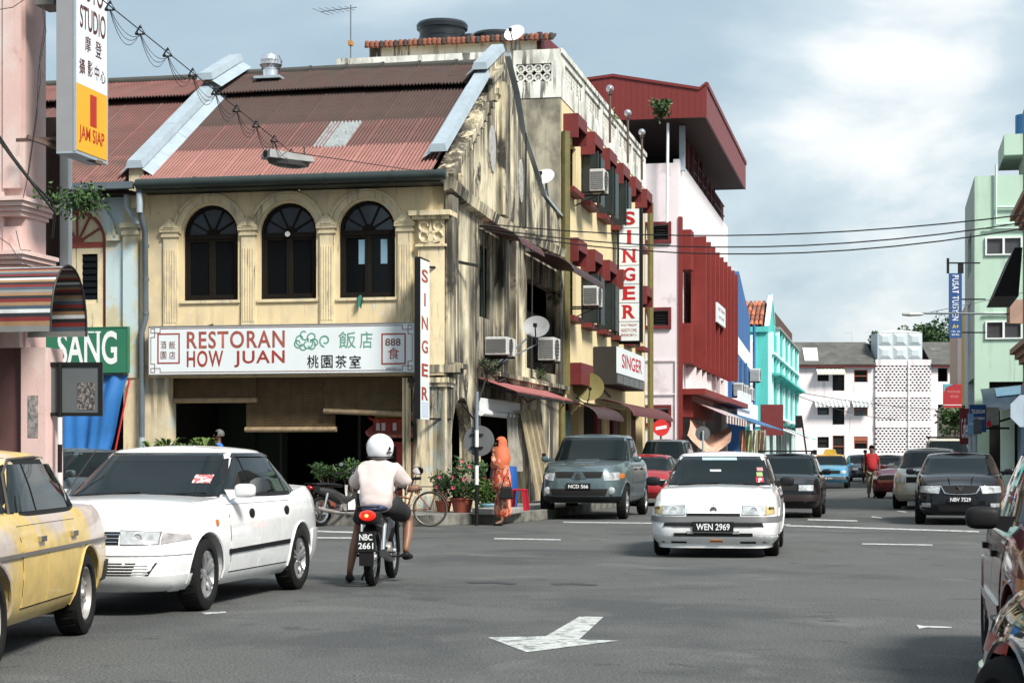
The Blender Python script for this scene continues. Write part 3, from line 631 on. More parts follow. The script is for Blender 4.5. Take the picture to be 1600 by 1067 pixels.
awning('window_awning', 'dark maroon curved awning over the black balcony opening at the rear of the gable wall', 8.0, 12.6, 5.78, 1.25, .55, MAROOND, AWB, close=False)
awning('shop_awning', 'long maroon curved awning under the lower red and white sewing machine sign', 19.2, 29.5, 2.55, 1.15, .5, MAROOND, AWR, x0=.0, close=False)
awning('shop_awning', 'small dark maroon awning beside the olive green dish behind the pickup', 13.9, 18.9, 2.35, .9, .45, AWB, MAROOND, x0=.0, close=False)
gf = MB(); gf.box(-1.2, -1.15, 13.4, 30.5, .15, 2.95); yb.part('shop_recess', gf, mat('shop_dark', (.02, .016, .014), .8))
for y, wd, m in ((14.4, .9, mat('turquoise_shutter', (.10, .30, .27), .5, var=.2)), (16.6, .7, mat('blue_door', (.03, .13, .35), .5, var=.2)), (23.5, 1.2, MAROON), (20.1, .9, MAROON), (27.5, 1.4, MAROON)):
    d_ = MB(); d_.box(-.2, -.12, y, y+wd, .2, 2.6)
    for i in range(3): d_.box(-.12, -.09, y+.06+wd*i/3, y+wd*(i+1)/3-.02, .3, 1.2); d_.box(-.12, -.09, y+.06+wd*i/3, y+wd*(i+1)/3-.02, 1.3, 2.5)
    yb.part('door', d_, m)
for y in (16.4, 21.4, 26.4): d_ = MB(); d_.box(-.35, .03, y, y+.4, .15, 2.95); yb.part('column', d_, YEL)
w = MB(); w.box(.02, .45, 13.9, 16.0, 3.3, 3.9); yb.part('duct_box', w, MAROON)
dp = MB(); dp.tube([(.22, 30.6, 10.6), (.22, 30.6, .2)], .11, 8); yb.part('soil_pipe', dp, MATS['olive_pipe'], smooth=True)
dp = MB(); dp.tube([(.05, 13.5, 3.55), (.06, 20, 3.45), (.05, 22, 3.2)], .025, 5); dp.tube([(.05, 13.5, 3.7), (.06, 18, 3.72), (.05, 22, 3.5)], .02, 5); yb.part('wall_cables', dp, GREYPIPE)
# roof house with clay tile fringe
rh = MB(); rh.box(-6.26, -1.2, 16, 21, 11.1, 13.38); yb.part('roof_house', rh, PARA)
CT = mat('clay_tile', (.24, .085, .05), .8, var=.35, sc=1.5); CTD = mat('dark_clay_tile', (.05, .04, .038), .85)
tm = MB(); tm.hexa([(0, 15.75, 13.30), (.13, 15.75, 13.30), (.13, 16.3, 13.55), (0, 16.3, 13.55), (.0, 15.75, 13.36), (.13, 15.75, 13.36), (.13, 16.3, 13.62), (0, 16.3, 13.62)])
tm.lathe([(.078, 0), (.072, .13), (.05, .18), (0, .19)], 8, (.07, 15.80, 13.34), 'z', a0=pi, a1=2*pi); t1, t2 = tm.mesh('roof_tile', CT), tm.mesh('roof_tile', CTD)
for i in range(39): yb.inst('roof_tile', t2 if i % 5 in (1, 3) and random.random() < .8 else t1, (-6.33+.145*i, 0, random.uniform(-.01, .01)))
a, c_ = fy(846, 50, 16), fy(889, 90, 20.5); rr = MB(); rr.hexa([(a[0]-.1, 16, a[1]-.55), (a[0], 16, a[1]-.55), (c_[0], 20.5, c_[1]-.45), (c_[0]-.1, 20.5, c_[1]-.45), (a[0]-.1, 16, a[1]), (a[0], 16, a[1]), (c_[0], 20.5, c_[1]), (c_[0]-.1, 20.5, c_[1])]); yb.part('red_roof_edge', rr, MAROON)
rr = MB(); rr.box(-1.2, a[0]-.12, 15.95, 16.3, 12.9, a[1]); yb.part('red_roof_end', rr, MAROOND)
# water tanks
TANK = mat('black_plastic_tank', (.012, .016, .020), .35, var=.1)
def tank(base, r, lab, z=13.45):
    z -= .22
    c = (base[0], base[1], z); m = MB(); m.lathe([(0, -2.2), (r*.9, -2.2), (r*.93, .0), (r*.96, .34), (r*1.06, .36), (r*1.08, .48), (r*1.0, .56), (r*.5, .63), (0, .64)], 32, c)
    for h in (-.1, .12): m.lathe([(r*.93, h-.02), (r*.97, h), (r*.93, h+.02)], 32, c)
    single('water_tank', m, TANK, lab, 'water tank', (base[0], base[1], z), f=True, smooth=True, group='black rooftop water tanks')
x, z = fy(691, 52, 18); tank((x, 18), .73, 'largest round black water tank above the clay tile edge of the yellow block', z-.05)
x, z = fy(775, 52, 19); tank((x, 19), .70, 'round black water tank beside the rooftop dish, only its lid above the tiles', z-.38)
x, z = fy(733, 52, 19.6); tank((x, 19.8), .45, 'small black water tank squeezed between the two bigger ones', z-.42)
# roof lamps
for i, (px, py, Yc) in enumerate(((953, 139, 20.5), (981, 177, 24.5), (1003, 207, 28.3))):
    x, z = fy(px, py, Yc); t = Thing('globe_lamp', ('silver globe lamp nearest the dishes on the openwork parapet', 'middle silver globe lamp on the openwork parapet', 'silver globe lamp at the far end of the openwork parapet')[i], 'lamp', (x, Yc, 11.1), f=True, group='globe lamps along the parapet')
    m = MB(); m.tube([(x, Yc, 11.1), (x, Yc, z-.1)], .04, 8); t.part('post', m, mat('brown_post', (.09, .06, .05), .6)); m = MB(); m.ball((x, Yc, z), .125); t.part('globe', m, mat('smoked_globe', (.5, .48, .52), .08, .75, var=0), smooth=True)
    m = MB(); m.lathe([(.05, -.14), (.09, -.17), (.05, -.20)], 12, (x, Yc, z)); t.part('collar', m, MATS['brown_post'])
# ---- AC units
def ac(lab, base, w_=.75, d=.35, h=.55, face='y', grp='air conditioner units'):
    t = Thing('air_conditioner', lab, 'air conditioner', base, f=True, group=grp)
    x, y, z = base; m = MB(); m.box(x, x+d, y, y+w_, z, z+h); t.part('casing', m, CASE, bevel=.02)
    g_ = MB()
    for i in range(9): g_.box(x+.03, x+d-.03, y-.012, y, z+.05+i*(h-.1)/9, z+.08+i*(h-.1)/9)
    t.part('grille', g_, mat('grille_grey', (.12, .12, .12), .6))
    g_ = MB(); g_.lathe([(0, .004), (h*.4, .004), (h*.42, .02), (h*.45, .02)], 20, (x+d, y+w_*.4, z+h/2), 'x'); 
    for i in range(6): g_.bar((x+d+.02, y+w_*.4-h*.4, z+h*.12+i*h*.15), (x+d+.02, y+w_*.4+h*.4, z+h*.12+i*h*.15), .012)
    t.part('fan_guard', g_, MATS['grille_grey'])
    b_ = MB(); b_.bar((0.0+.0, y+.1, z-.03), (x+d, y+.1, z-.03), .04); b_.bar((.0, y+w_-.1, z-.03), (x+d, y+w_-.1, z-.03), .04); b_.bar((.01, y+.1, z-.4), (x+d, y+.1, z-.05), .03); t.part('bracket', b_, BLACKP)
    return t
ac('white air conditioner box on the gable wall below the striped awning', (.03, 3.5, 3.55), .95, .50, .40)
ac('white air conditioner with slatted grille beside the grey dish on the gable wall', (.05, 9.6, 3.75), .9, .42, .58)
ac('white air conditioner on the top row of the yellow block', (.45, 15.3, 8.85), .8, .42, .62)
ac('white air conditioner on the middle row of the yellow block below a maroon hood', (.45, 14.15, 5.5), .85, .42, .55)
# ---- satellite dishes
def dish(lab, c, r, to, mount, f=True, m=None, txt=None):
    t = Thing('satellite_dish', lab, 'satellite dish', c, f=f); n = Vector(to).normalized()
    a = n.cross(Vector((0, 0, 1))).normalized(); b_ = a.cross(n).normalized(); c = Vector(c)
    mb = MB(); prof = [(0, .012), (.5, -.02), (.85, .05), (1, .09), (1, .105), (.85, .066), (.5, .0), (0, .0)]; vs = []; fs = []; N_ = 24
    prof = [(0, 0), (.35, .02), (.7, .08), (1, .165), (1.01, .185), (.7, .10), (.35, .04), (0, .02)]
    for q, h in prof:
        for j in range(N_): t_ = 2*pi*j/N_; vs.append(c+(a*cos(t_)+b_*sin(t_)*.9)*q*r+n*h*r)
    for i in range(len(prof)-1):
        for j in range(N_): fs.append((i*N_+j, i*N_+(j+1) % N_, (i+1)*N_+(j+1) % N_, (i+1)*N_+j))
    mb.add(vs, fs); t.part('reflector', mb, m or mat('dish_grey', (.27, .28, .29), .5, var=.08, dirt=.2), smooth=30)
    mb = MB(); tip = c+n*r*.95-b_*r*.35; mb.tube([c-b_*r*.9+n*.1*r, tip], .015, 6); mb.box(tip.x-.04, tip.x+.04, tip.y-.04, tip.y+.04, tip.z-.03, tip.z+.06); t.part('feed_arm', mb, BLACKP)
    mb = MB(); mb.tube([c-n*.02, c-n*.12*1, Vector(mount)], .025, 6); mb.tube([c-n*.1, c-n*.1+Vector((0, 0, -r*1.1)), Vector(mount)], .02, 6); t.part('mount', mb, GREYPIPE)
    return t
x, z = fy(807, 56, 13.2); dish('white satellite dish on a post at the corner of the openwork parapet', (x, 13.0, z), .30, (-.25, -1, .55), (x, 13.1, 12.5), m=WHITE)
x, z = fy(851, 278, 11.5); dish('white satellite dish at the rear foot of the gable', (x, 11.5, z), .29, (-.2, -1, .7), (.0, 11.8, 7.6), m=WHITE)
y, z = fx(838, 512, .75); dish('grey satellite dish on an arm in front of the black balcony opening', (.75, y, z), .31, (.1, -1, .45), (.02, y-1, z-.9))
y, z = fx(916, 605, .35); dish('olive green mesh dish on the ground floor of the yellow block', (.4, y, z), .45, (.3, -1, .2), (.02, y+.3, z-.3), m=mat('olive_mesh', (.16, .14, .04), .7, var=.1))
# antenna pole on the yellow block
def antenna(lab, base, h, f=True, elems=6, L_=.8, dirv=(1, .2)):
    t = Thing('tv_antenna', lab, 'antenna', base, f=f); x, y, z = base
    m = MB(); m.tube([(x, y, z), (x, y, z+h)], .018, 6); t.part('mast', m, GREYPIPE)
    m = MB(); d = Vector((dirv[0], dirv[1], 0)).normalized(); n = Vector((-d.y, d.x, 0)); c = Vector((x, y, z+h*.95)); m.tube([c-d*L_, c+d*L_*.2], .012, 5)
    for i in range(elems): p = c-d*L_*(1-i/elems*1.15); m.tube([p-n*(.5-.04*i)*.9+Vector((0, 0, .0)), p+n*(.5-.04*i)*.9], .008, 4)
    t.part('elements', m, GREYPIPE); return t
x, z = fy(548, 85, 14); t = antenna('tall thin rooftop antenna mast with an aerial leaving the top of the picture', (x, 14, 12.4), 1.75, dirv=(1, -.25), L_=1.0)
m = MB(); m.box(x-.06, x+.06, 13.9, 14.1, 13.0, 13.12); t.part('junction_box', m, mat('orange_box', (.4, .2, .06), .7))
# ================================================================ pink and red block
PINKW = mat('pale_pink_plaster', (.74, .66, .68), .85, var=.06, sc=.8, blot=((.38, .33, .34), .58, .78, .9), bump=.08, streak=((.3, .27, .27), .58, .8, 2.5, .25, .5))
WHPK = mat('white_pink_plaster', (.80, .76, .77), .85, var=.04, bump=.05, streak=((.45, .4, .4), .6, .8, 2.5, .3, .4))
pk = Thing('commercial_block', 'pale pink block with a tall dark red slatted screen and a big maroon roof canopy', 'building', (-3, 41.56, 0), f=True)
w = MB(); wall(w, 'y', 41.56, -9, 0, 0, 13.8, .25, [(-1.35, -.45, 10.55, 11.15), (-1.35, -.45, 6.9, 7.5), (-1.35, -.45, 2.75, 3.3)]); pk.part('end_wall', w, PINKW)
w = MB(); wall(w, 'x', 0, 41.81, 65.7, 4.2, 14.0, .25, []); w.box(-.25, 0, 41.81, 42.6, 0, 4.2); w.box(-.25, 0, 52, 53, 0, 4.2); w.box(-.25, 0, 64.7, 65.7, 0, 4.2); pk.part('street_wall', w, WHPK)  # street wall whiter than the end wall: its sunlit brightness is in the colour
w = MB(); w.box(-9, -8.8, 41.8, 65.7, 0, 13.8); w.box(-8.8, -.25, 65.5, 65.7, 0, 13.8); w.box(-8.8, -.25, 41.81, 65.5, 13.5, 13.6); w.box(-3, -2.9, 41.81, 65.5, 0, 4.2); pk.part('rear_walls', w, PINKW)
for z in (10.55, 6.9, 2.75):
    f_ = MB(); f_.box(-1.5, -.30, 41.44, 41.56, z-.16, z-.02); f_.box(-1.5, -.30, 41.44, 41.56, z+.62, z+.75); f_.box(-.42, -.30, 41.44, 41.56, z-.02, z+.62); f_.box(-1.5, -1.38, 41.44, 41.56, z-.02, z+.62)
    fo = pk.part('window_surround', f_, MAROON)
    for i in range(5): l = MB(); l.hexa([(-1.0, 41.50, z+.02+i*.115), (-.44, 41.5, z+.02+i*.115), (-.44, 41.58, z+.09+i*.115), (-1.0, 41.58, z+.09+i*.115), (-1.0, 41.5, z+.035+i*.115), (-.44, 41.5, z+.035+i*.115), (-.44, 41.58, z+.105+i*.115), (-1.0, 41.58, z+.105+i*.115)]); pk.part('louvre', l, BLACKP, fo)
    l = MB(); l.box(-1.37, -.43, 41.7, 41.72, z-.1, z+.65); pk.part('pane', l, BLACK, fo)
dp = MB(); dp.box(.0, .16, 41.5, 41.85, .1, 11.5); pk.part('red_downpipe', dp, mat('brick_red_paint', (.19, .018, .014), .6, var=.1))
dp = MB(); dp.tube([(-1.6, 41.5, 5.4), (-.12, 41.5, 5.4), (-.12, 41.5, 1)], .03, 6); dp.tube([(-1.6, 41.5, 3.95), (-.12, 41.5, 3.95)], .03, 6); pk.part('conduit', dp, PINKW)
dp = MB(); dp.tube([(-.42, 41.0, 11.2), (-.38, 41.0, 15.4)], .06, 8); single('white_pole', dp, WHITE, 'thin white pole standing against the top of the pale pink block', 'pole', (0, 0, 0), f=True, smooth=True)
BR = MATS['brick_red_paint']
sc_ = MB(); sc_.box(.35, .42, 43.3, 60.4, 5.3, 10.8); pk.part('screen_back', sc_, BR)
for i in range(9):
    y = 43.3+i*2.12; s_ = MB(); s_.box(.42, 1.0, y, y+.22, 5.25, 10.85); pk.part('screen_fin', s_, BR)
s_ = MB(); s_.box(.0, .5, 41.95, 43.1, 9.3, 11.0); pk.part('screen_box', s_, BR); s_ = MB(); s_.box(.0, .5, 41.95, 43.1, 5.3, 7.0); pk.part('screen_box', s_, BR)
for i in range(7): s_ = MB(); s_.box(.0, .4, 44.8+i*2.4, 45.1+i*2.4, 4.2, 5.25); pk.part('support_fin', s_, WHPK)
s_ = MB(); s_.box(.0, 1.1, 41.9, 66, 3.95, 4.2); s_.box(0, .5, 42.4, 52, 3.0, 3.95); pk.part('red_fascia', s_, BR)
# roof canopy
CNR = mat('maroon_metal_cladding', (.16, .018, .015), .5, var=.06, sc=1)
cy = 40.6; xr, ztop = fy(1104, 136, cy); _, zbot = fy(1104, 183, cy)
xl, zl = fy(925, 128, cy); xm, zm = fy(958, 124, cy)
c_ = MB()
top = [(xl-1.5, zl-.05), (xl, zl+.1), (xm, zm+.12), (xr-.3, ztop-.1), (xr, ztop+.12)]
npan = 26
def zt(x):
    for (a, za), (b_, zb) in zip(top, top[1:]):
        if a <= x <= b_: return za+(zb-za)*(x-a)/(b_-a)
    return top[-1][1]
for i in range(npan):
    xa = xl-1.5+(xr-xl+1.5)*i/npan; xb = xl-1.5+(xr-xl+1.5)*(i+1)/npan-.006; p_ = MB(); p_.hexa([(xa, cy, zbot), (xb, cy, zbot), (xb, cy+.08, zbot), (xa, cy+.08, zbot), (xa, cy, zt(xa)), (xb, cy, zt(xb)), (xb, cy+.08, zt(xb)), (xa, cy+.08, zt(xa))]); pk.part('cladding_panel', p_, CNR)
ye = cy+17.5
_, z1t = fx(1165, 244, xr); 
yq, zb2 = fx(1165, 281, xr); ye = yq
for i in range(14):
    ya, y2 = cy+.1+(ye-cy)*i/14, cy+.1+(ye-cy)*(i+1)/14-.008; p_ = MB(); p_.box(xr-.08, xr, ya, y2, zbot, ztop+.1); pk.part('cladding_panel', p_, CNR)
p_ = MB()
for a, b_ in zip(top, top[1:]): p_.hexa([(a[0], cy-.06, a[1]-.02), (b_[0], cy-.06, b_[1]-.02), (b_[0], cy+.14, b_[1]-.02), (a[0], cy+.14, a[1]-.02), (a[0], cy-.06, a[1]+.10), (b_[0], cy-.06, b_[1]+.10), (b_[0], cy+.14, b_[1]+.10), (a[0], cy+.14, a[1]+.10)])
p_.box(xr-.1, xr+.06, cy+.14, ye, ztop+.02, ztop+.22); pk.part('roof_trim', p_, CNR)
p_ = MB(); p_.box(xl-1.5, xr-.09, cy+.1, ye, zbot+.02, zbot+.12); p_.box(xl-1.5, xr-.09, cy+.14, ye, ztop-.2, ztop-.1); p_.box(xl-1.4, xr, ye-.1, ye, zbot, ztop); pk.part('canopy_soffit', p_, mat('dark_soffit', (.03, .01, .01), .8))
p_ = MB(); p_.box(-8.5, -8.3, 42, 60, 13.6, zbot); p_.box(-8.3, -.6, 50, 50.1, 13.6, zbot); pk.part('rooftop_screen', p_, BLACK)
x, _ = fy(1066, 200, 42.5); p_ = MB(); p_.box(x-.12, x+.12, 42.4, 42.64, 13.6, zbot); pk.part('canopy_post', p_, GALV)
for i in range(8): p_ = MB(); y = 44+i*2.1; p_.box(-.2, -.05, y, y+.12, 14.0, zbot if i < 5 else 15.2); pk.part('canopy_post', p_, MAROON)
rl = MB()
for i in range(40): rl.box(-.16, -.12, 48+i*.42, 48.05+i*.42, 14.0, 15.1)
for z in (14.05, 14.5, 15.05): rl.box(-.17, -.11, 48, 65, z, z+.06)
pk.part('railing_bars', rl, MAROOND, kind='stuff')
sb = Thing('notice_board', 'small white notice board high on the dark red slatted screen', 'sign', (1.05, 49.5, 7.9), f=True)
m = MB(); m.box(1.02, 1.10, 47.6, 51.8, 7.45, 8.35); sb.part('board', m, SIGNW); text(sb, 'RESTORAN', SREDP, 49.7, 8.1, 1.10, .16, 'x', 3.2); text(sb, 'LIM ONN', REDPAINT, 49.7, 7.75, 1.10, .14, 'x', 2.6)
# ================================================================ blue block
BLU = mat('blue_wall', (.035, .12, .30), .8, var=.08, sc=.7, streak=((.02, .05, .12), .55, .75, 2, .3, .5)); 
bb = Thing('shop_block', 'blue and white narrow block with a peaked blue front beyond the dark red screen', 'building', (-3, 66, 0), f=True)
w = MB(); w.prism([(65.9, 8.73), (82.3, 7.9), (82.3, 10.1), (73.5, 12.35), (65.9, 11.6)], 0, -.3, 'x'); bb.part('gable_front', w, BLU)
w = MB(); w.prism([(65.9, 7.7), (82.3, 6.9), (82.3, 7.9), (65.9, 8.73)], .02, -.3, 'x'); bb.part('white_band', w, WHPK)
w = MB(); w.prism([(65.9, 3.6), (82.3, 3.6), (82.3, 6.9), (65.9, 7.7)], 0, -.3, 'x'); w.box(-6, -.3, 82.1, 82.3, 0, 9.9); w.box(-6, -.3, 65.9, 66.1, 0, 11.5); bb.part('lower_wall', w, BLU)
for i in range(4):
    w = MB(); w.box(.0, .03, 67.5+i*3.2, 69.6+i*3.2, 5.0, 7.0); bb.part('pane', w, BLUEGLASS); w = MB(); w.box(.0, .14, 66.6+i*3.8, 66.9+i*3.8, 4.4, 7.1); bb.part('fin', w, BLU)
w = MB(); w.box(.0, .5, 66, 82.3, 3.4, 4.55); bb.part('white_fascia', w, WHPK)
for i, y in enumerate((68.5, 72.0, 76.5)): ac(('air conditioner nearest the red screen on the blue block', 'middle air conditioner on the blue block', 'far air conditioner on the blue block')[i], (.1, y, 4.75), 1.4, .5, .75)
ac('air conditioner high on the corner of the blue block beside the teal building', (.1, 81.0, 6.1), 1.2, .6, .8)
pl = MB(); pl.tube([(.25, 82.5, 9.8), (.25, 82.5, 3)], .1, 6); bb.part('downpipe', pl, BLU)
pa = MB()
for i in range(10): y = 66.2+i*.9; pa.box(.5, .62, y, y+.75, 4.0, 5.0)
single('white_sign_row', pa, SIGNW, 'row of white sign letters under the blue block', 'sign', (0, 0, 0), f=True, kind='stuff')
# ================================================================ teal building
TEAL = mat('teal_plaster', (.08, .48, .45), .8, var=.08, sc=.6, streak=((.04, .15, .14), .52, .64, 2, .2, .7)); TEALL = mat('pale_teal_trim', (.62, .78, .76), .8, var=.05)
tb = Thing('colonial_shop', 'bright teal three storey shop building with white trim and an orange tile roof', 'building', (-3, 100, 0), f=True)
w = MB(); w.box(-7, -.3, 100, 100.4, 0, 10.5); w.prism([(-7, 10.5), (0, 10.5), (0, 10.9), (-7, 10.9)], 99.8, 100.4); tb.part('end_wall', w, TEAL)
w = MB(); wall(w, 'x', 0, 100, 140.3, 3.9, 10.4, .3, [(102.5+3.9*i, 105.2+3.9*i, 5.0, 7.0) for i in range(9)]); 
w.prism([(100, 10.4), (100, 10.5), (103, 11.5), (104.6, 13.7), (106, 13.2), (107.5, 11.7), (113, 11.3), (140.3, 11.5), (140.3, 10.4)], 0, -.3, 'x'); tb.part('street_wall', w, TEAL)
for i in range(11):
    w = MB(); w.box(0, .3, 101.6+3.9*i-.25, 101.6+3.9*i+.25, 4.0, 11.35 if i > 1 else 10.6); tb.part('pilaster', w, TEALL if i % 2 == 0 else TEAL)
for z, d, m in ((8.9, .45, TEALL), (7.35, .9, TEAL), (4.15, .6, TEALL), (11.3, .4, CONC)):
    w = MB(); w.box(.0, d, 101 if z < 11 else 109, 140.6, z, z+.18); tb.part('cornice', w, m)
for i in range(18): w = MB(); w.bar((.05, 102+2.1*i, 6.9), (.95, 102+2.1*i, 7.4), .08); tb.part('bracket', w, TEAL)
for i in range(9):
    w = MB(); w.box(-.2, -.16, 102.5+3.9*i, 105.2+3.9*i, 5.0, 7.0); tb.part('pane', w, BLUEGLASS); w = MB(); w.box(-.1, .0, 103.75+3.9*i, 103.95+3.9*i, 5, 7); tb.part('mullion', w, TEALL)
w = MB(); w.box(.0, .25, 100.05, 100.5, 3.9, 10.4); w.box(-1.4, -1.1, 99.85, 100, 3.8, 10.3); w.box(-1.5, .1, 99.9, 100, 3.5, 3.8); tb.part('corner_trim', w, TEALL)
w = MB(); w.box(-1.3, -1.0, 99.7, 100, .0, 9.8); tb.part('white_pier', w, WHPK)
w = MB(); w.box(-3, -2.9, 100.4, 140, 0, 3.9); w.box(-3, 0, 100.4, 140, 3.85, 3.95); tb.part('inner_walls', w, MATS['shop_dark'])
for i in range(11): w = MB(); w.box(-.3, 0, 101.4+3.9*i, 102+3.9*i, 0, 3.9); tb.part('column', w, TEALL)
# two tiers of clay tiles seen over its end wall
tl = MB(); tl.prism([(pi*0, 0)], 0, 0) if 0 else None
tt = MB(); tt.lathe([(.16, 0), (.13, 1.0)], 6, (0, 0, 0), 'y', a0=0, a1=pi); tms = [tt.mesh('roof_tile', m) for m in (mat('orange_tile', (.42, .13, .06), .8, var=.3), CT, mat('brown_tile', (.2, .08, .05), .85))]
for tier in range(2):
    for r_ in range(3 if tier == 0 else 2):
        for i in range(14):
            yy = 100.5+r_*.8+tier*2.6; z = 11.0+r_*.42+tier*1.25
            o = tb.inst('roof_tile', tms[random.randrange(3)], (-5+.33*i+.1, yy, z)); o.rotation_euler = (R(27), 0, 0)
w = MB(); w.hexa([(-7, 100.4, 10.7), (-.3, 100.4, 10.7), (-.3, 104.5, 12.9), (-7, 104.5, 12.9), (-7, 100.4, 10.8), (-.3, 100.4, 10.8), (-.3, 104.5, 13.0), (-7, 104.5, 13.0)]); w.box(-7, -.3, 104.5, 140, 10, 13.0); tb.part('roof_bed', w, mat('roof_bed', (.08, .04, .03), .9))
w = MB(); w.bar((-.1, 100.3, 10.9), (-.1, 104.7, 13.6), .35, .2); w.bar((-.1, 104.6, 13.6), (-.1, 107.6, 11.7), .35, .2); tb.part('gable_coping', w, TEALL)
# ================================================================ end apartments, square to the view
ap = Thing('apartment_block', 'pale pink three storey apartment block closing the street with pierced stair walls', 'building', (38, 200, 0))
APW = mat('apartment_pink', (.74, .69, .70), .85, var=.06, sc=.4, streak=[((.3, .26, .27), .54, .66, 1.2, .15, .6), ((.15, .13, .13), .58, .66, 2.5, .3, .5)])
wins = []
for zr in (8.6, 4.9, 1.3):
    wins += [(33.5, 34.75, zr+.95, zr+2.15), (35.15, 36.45, zr-.1, zr+2.3), (37.5, 39.0, zr+.85, zr+2.2)]
wins += [(46.7, 47.8, 9.5, 11.0), (46.7, 47.8, 5.5, 7.0), (46.7, 47.8, 2, 3.4)]
w = MB(); wall(w, 'y', 0, 26-38, 39.8-38, 0, 11.2, .4, [(a-38, b_-38, c_, d_) for a, b_, c_, d_ in wins if a < 40]); 
wall(w, 'y', 0, 45.9-38, 60-38, 0, 11.2, .4, [(a-38, b_-38, c_, d_) for a, b_, c_, d_ in wins if a > 40]); ap.part('wall', w, APW)
w = MB()
for a, b_ in ((-12, 1.8), (7.9, 22)): w.box(a, b_, 3, 3.1, 0, 11)
ap.part('inner_walls', w, BLACK)
sv = MB()
for z0, z1 in ((0, 1.6), (4.45, 5.1), (7.75, 8.3), (11.25, 11.9)): sv.box(1.8, 7.9, -.35, 0, z0, z1)
sv.box(1.8, 7.9, 1.2, 1.3, 0, 11.5); ap.part('stair_wall', sv, APW)
pv = MB(); pvi = MB()
for z0, z1 in ((1.6, 4.45), (5.1, 7.75), (8.3, 11.25)):
    nr = 10
    for j in range(nr):
        h = (z1-z0)/nr; z = z0+j*h; pv.box(1.8, 7.9, -.30, -.05, z, z+h*.42)
        for i in range(14):
            x = 1.8+.44*i+(.22 if j % 2 else 0)
            if x < 7.85: pv.box(x, min(x+.20, 7.9), -.29, -.06, z+h*.42, z+h)
ap.part('pierced_blocks', pv, APW, kind='stuff')
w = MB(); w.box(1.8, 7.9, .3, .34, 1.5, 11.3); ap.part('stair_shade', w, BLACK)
w = MB(); w.box(-12.5, 1.7, -.5, -.3, 11.05, 11.35); w.box(8.0, 22, -.5, -.3, 11.05, 11.35); ap.part('red_fascia', w, MAROON)
GRT = mat('grey_roof_tiles', (.085, .085, .078), .9, var=.3, sc=.8, blot=((.16, .155, .14), .55, .75, .6))
for a, b_ in ((-12.5, 1.8), (7.9, 22)):
    for r_ in range(5):
        w = MB(); y0 = -.6+r_*1.15; z0 = 11.3+r_*.54; w.hexa([(a, y0, z0), (b_, y0, z0), (b_, y0+1.25, z0+.58), (a, y0+1.25, z0+.58), (a, y0, z0+.12), (b_, y0, z0+.12), (b_, y0+1.25, z0+.70), (a, y0+1.25, z0+.70)]); ap.part('roof_course', w, GRT)
w = MB(); w.hexa([(-12.5, 5.2, 13.9), (22, 5.2, 13.9), (22, 11, 11), (-12.5, 11, 11), (-12.5, 5.2, 14), (22, 5.2, 14), (22, 11, 11.1), (-12.5, 11, 11.1)]); ap.part('rear_roof', w, GRT)
w = MB(); w.hexa([(-5.9, .05, 11.78), (-4.4, .05, 11.78), (-4.0, 3.4, 13.35), (-5.6, 3.4, 13.35), (-5.9, .05, 11.85), (-4.4, .05, 11.85), (-4.0, 3.4, 13.42), (-5.6, 3.4, 13.42)]); ap.part('white_roof_patch', w, WHITE)
REDSH = mat('rust_shutter', (.28, .08, .04), .7)
for k, (a, b_, c_, d_) in enumerate(wins):
    a -= 38; b_ -= 38
    if a < 3:
        w = MB(); w.box(a, a+.1, .1, .2, c_, d_); w.box(b_-.1, b_, .1, .2, c_, d_); w.box(a+.1, b_-.1, .1, .2, d_-.1, d_); w.box(a+.1, b_-.1, .1, .2, (c_+d_)/2-.05, (c_+d_)/2+.05); fo = ap.part('window', w, REDSH if k % 3 == 2 or k == 7 else DKWOOD)
        w = MB(); w.box(a+.1, b_-.1, .22, .24, c_, d_); ap.part('pane', w, [BLACK, DKGLASS, DKGLASS, BLUEGLASS, DKGLASS, BLUEGLASS, BLACK, BLACK, DKGLASS][k], fo)
w = MB(); w.box(-.5, 1.0, .04, .1, 3.0, 3.5); ap.part('rust_shutter', w, REDSH)
for (a, b_, z, lab) in ((33.3, 36.5, 11.0, 'yellowish awning under the eave of the pink apartments'), (33.1, 36.9, 7.45, 'long grey striped awning on the middle floor of the pink apartments'), (37.2, 39.6, 7.45, 'short grey striped awning beside the pierced stair wall')):
    t = Thing('window_awning', lab, 'awning', (a, 200, z)); n = int((b_-a)/.22)
    for i in range(n):
        p = MB(); p.hexa([(i*.22, -1.2, -.62), (i*.22+.2, -1.2, -.62), (i*.22+.2, 0, 0), (i*.22, 0, 0), (i*.22, -1.2, -.58), (i*.22+.2, -1.2, -.58), (i*.22+.2, 0, .04), (i*.22, 0, .04)]); p.box(i*.22, i*.22+.2, -1.2, -1.16, -.78, -.62)
        t.part('canopy_strip', p, (mat('grey_strip', (.30, .33, .35), .6) if i % 2 else WHITE) if z < 10 else (mat('yellow_strip', (.62, .58, .42), .6) if i % 2 else WHITE))
wt = Thing('panel_water_tank', 'white pressed panel water tank on the roof of the pink apartments', 'water tank', (42.6, 201.5, 11.9))
m = MB(); m.box(-2.45, 2.45, -1.2, 2.5, 0, 3.0); wt.part('tank_body', m, mat('white_tank', (.46, .52, .55), .5, var=.04)); m = MB(); m.hexa([(-2.5, -1.25, 3.0), (2.5, -1.25, 3.0), (2.5, 2.6, 3.0), (-2.5, 2.6, 3.0), (-.6, 0, 3.35), (.6, 0, 3.35), (.6, 1, 3.35), (-.6, 1, 3.35)]); wt.part('tank_lid', m, WHITE)
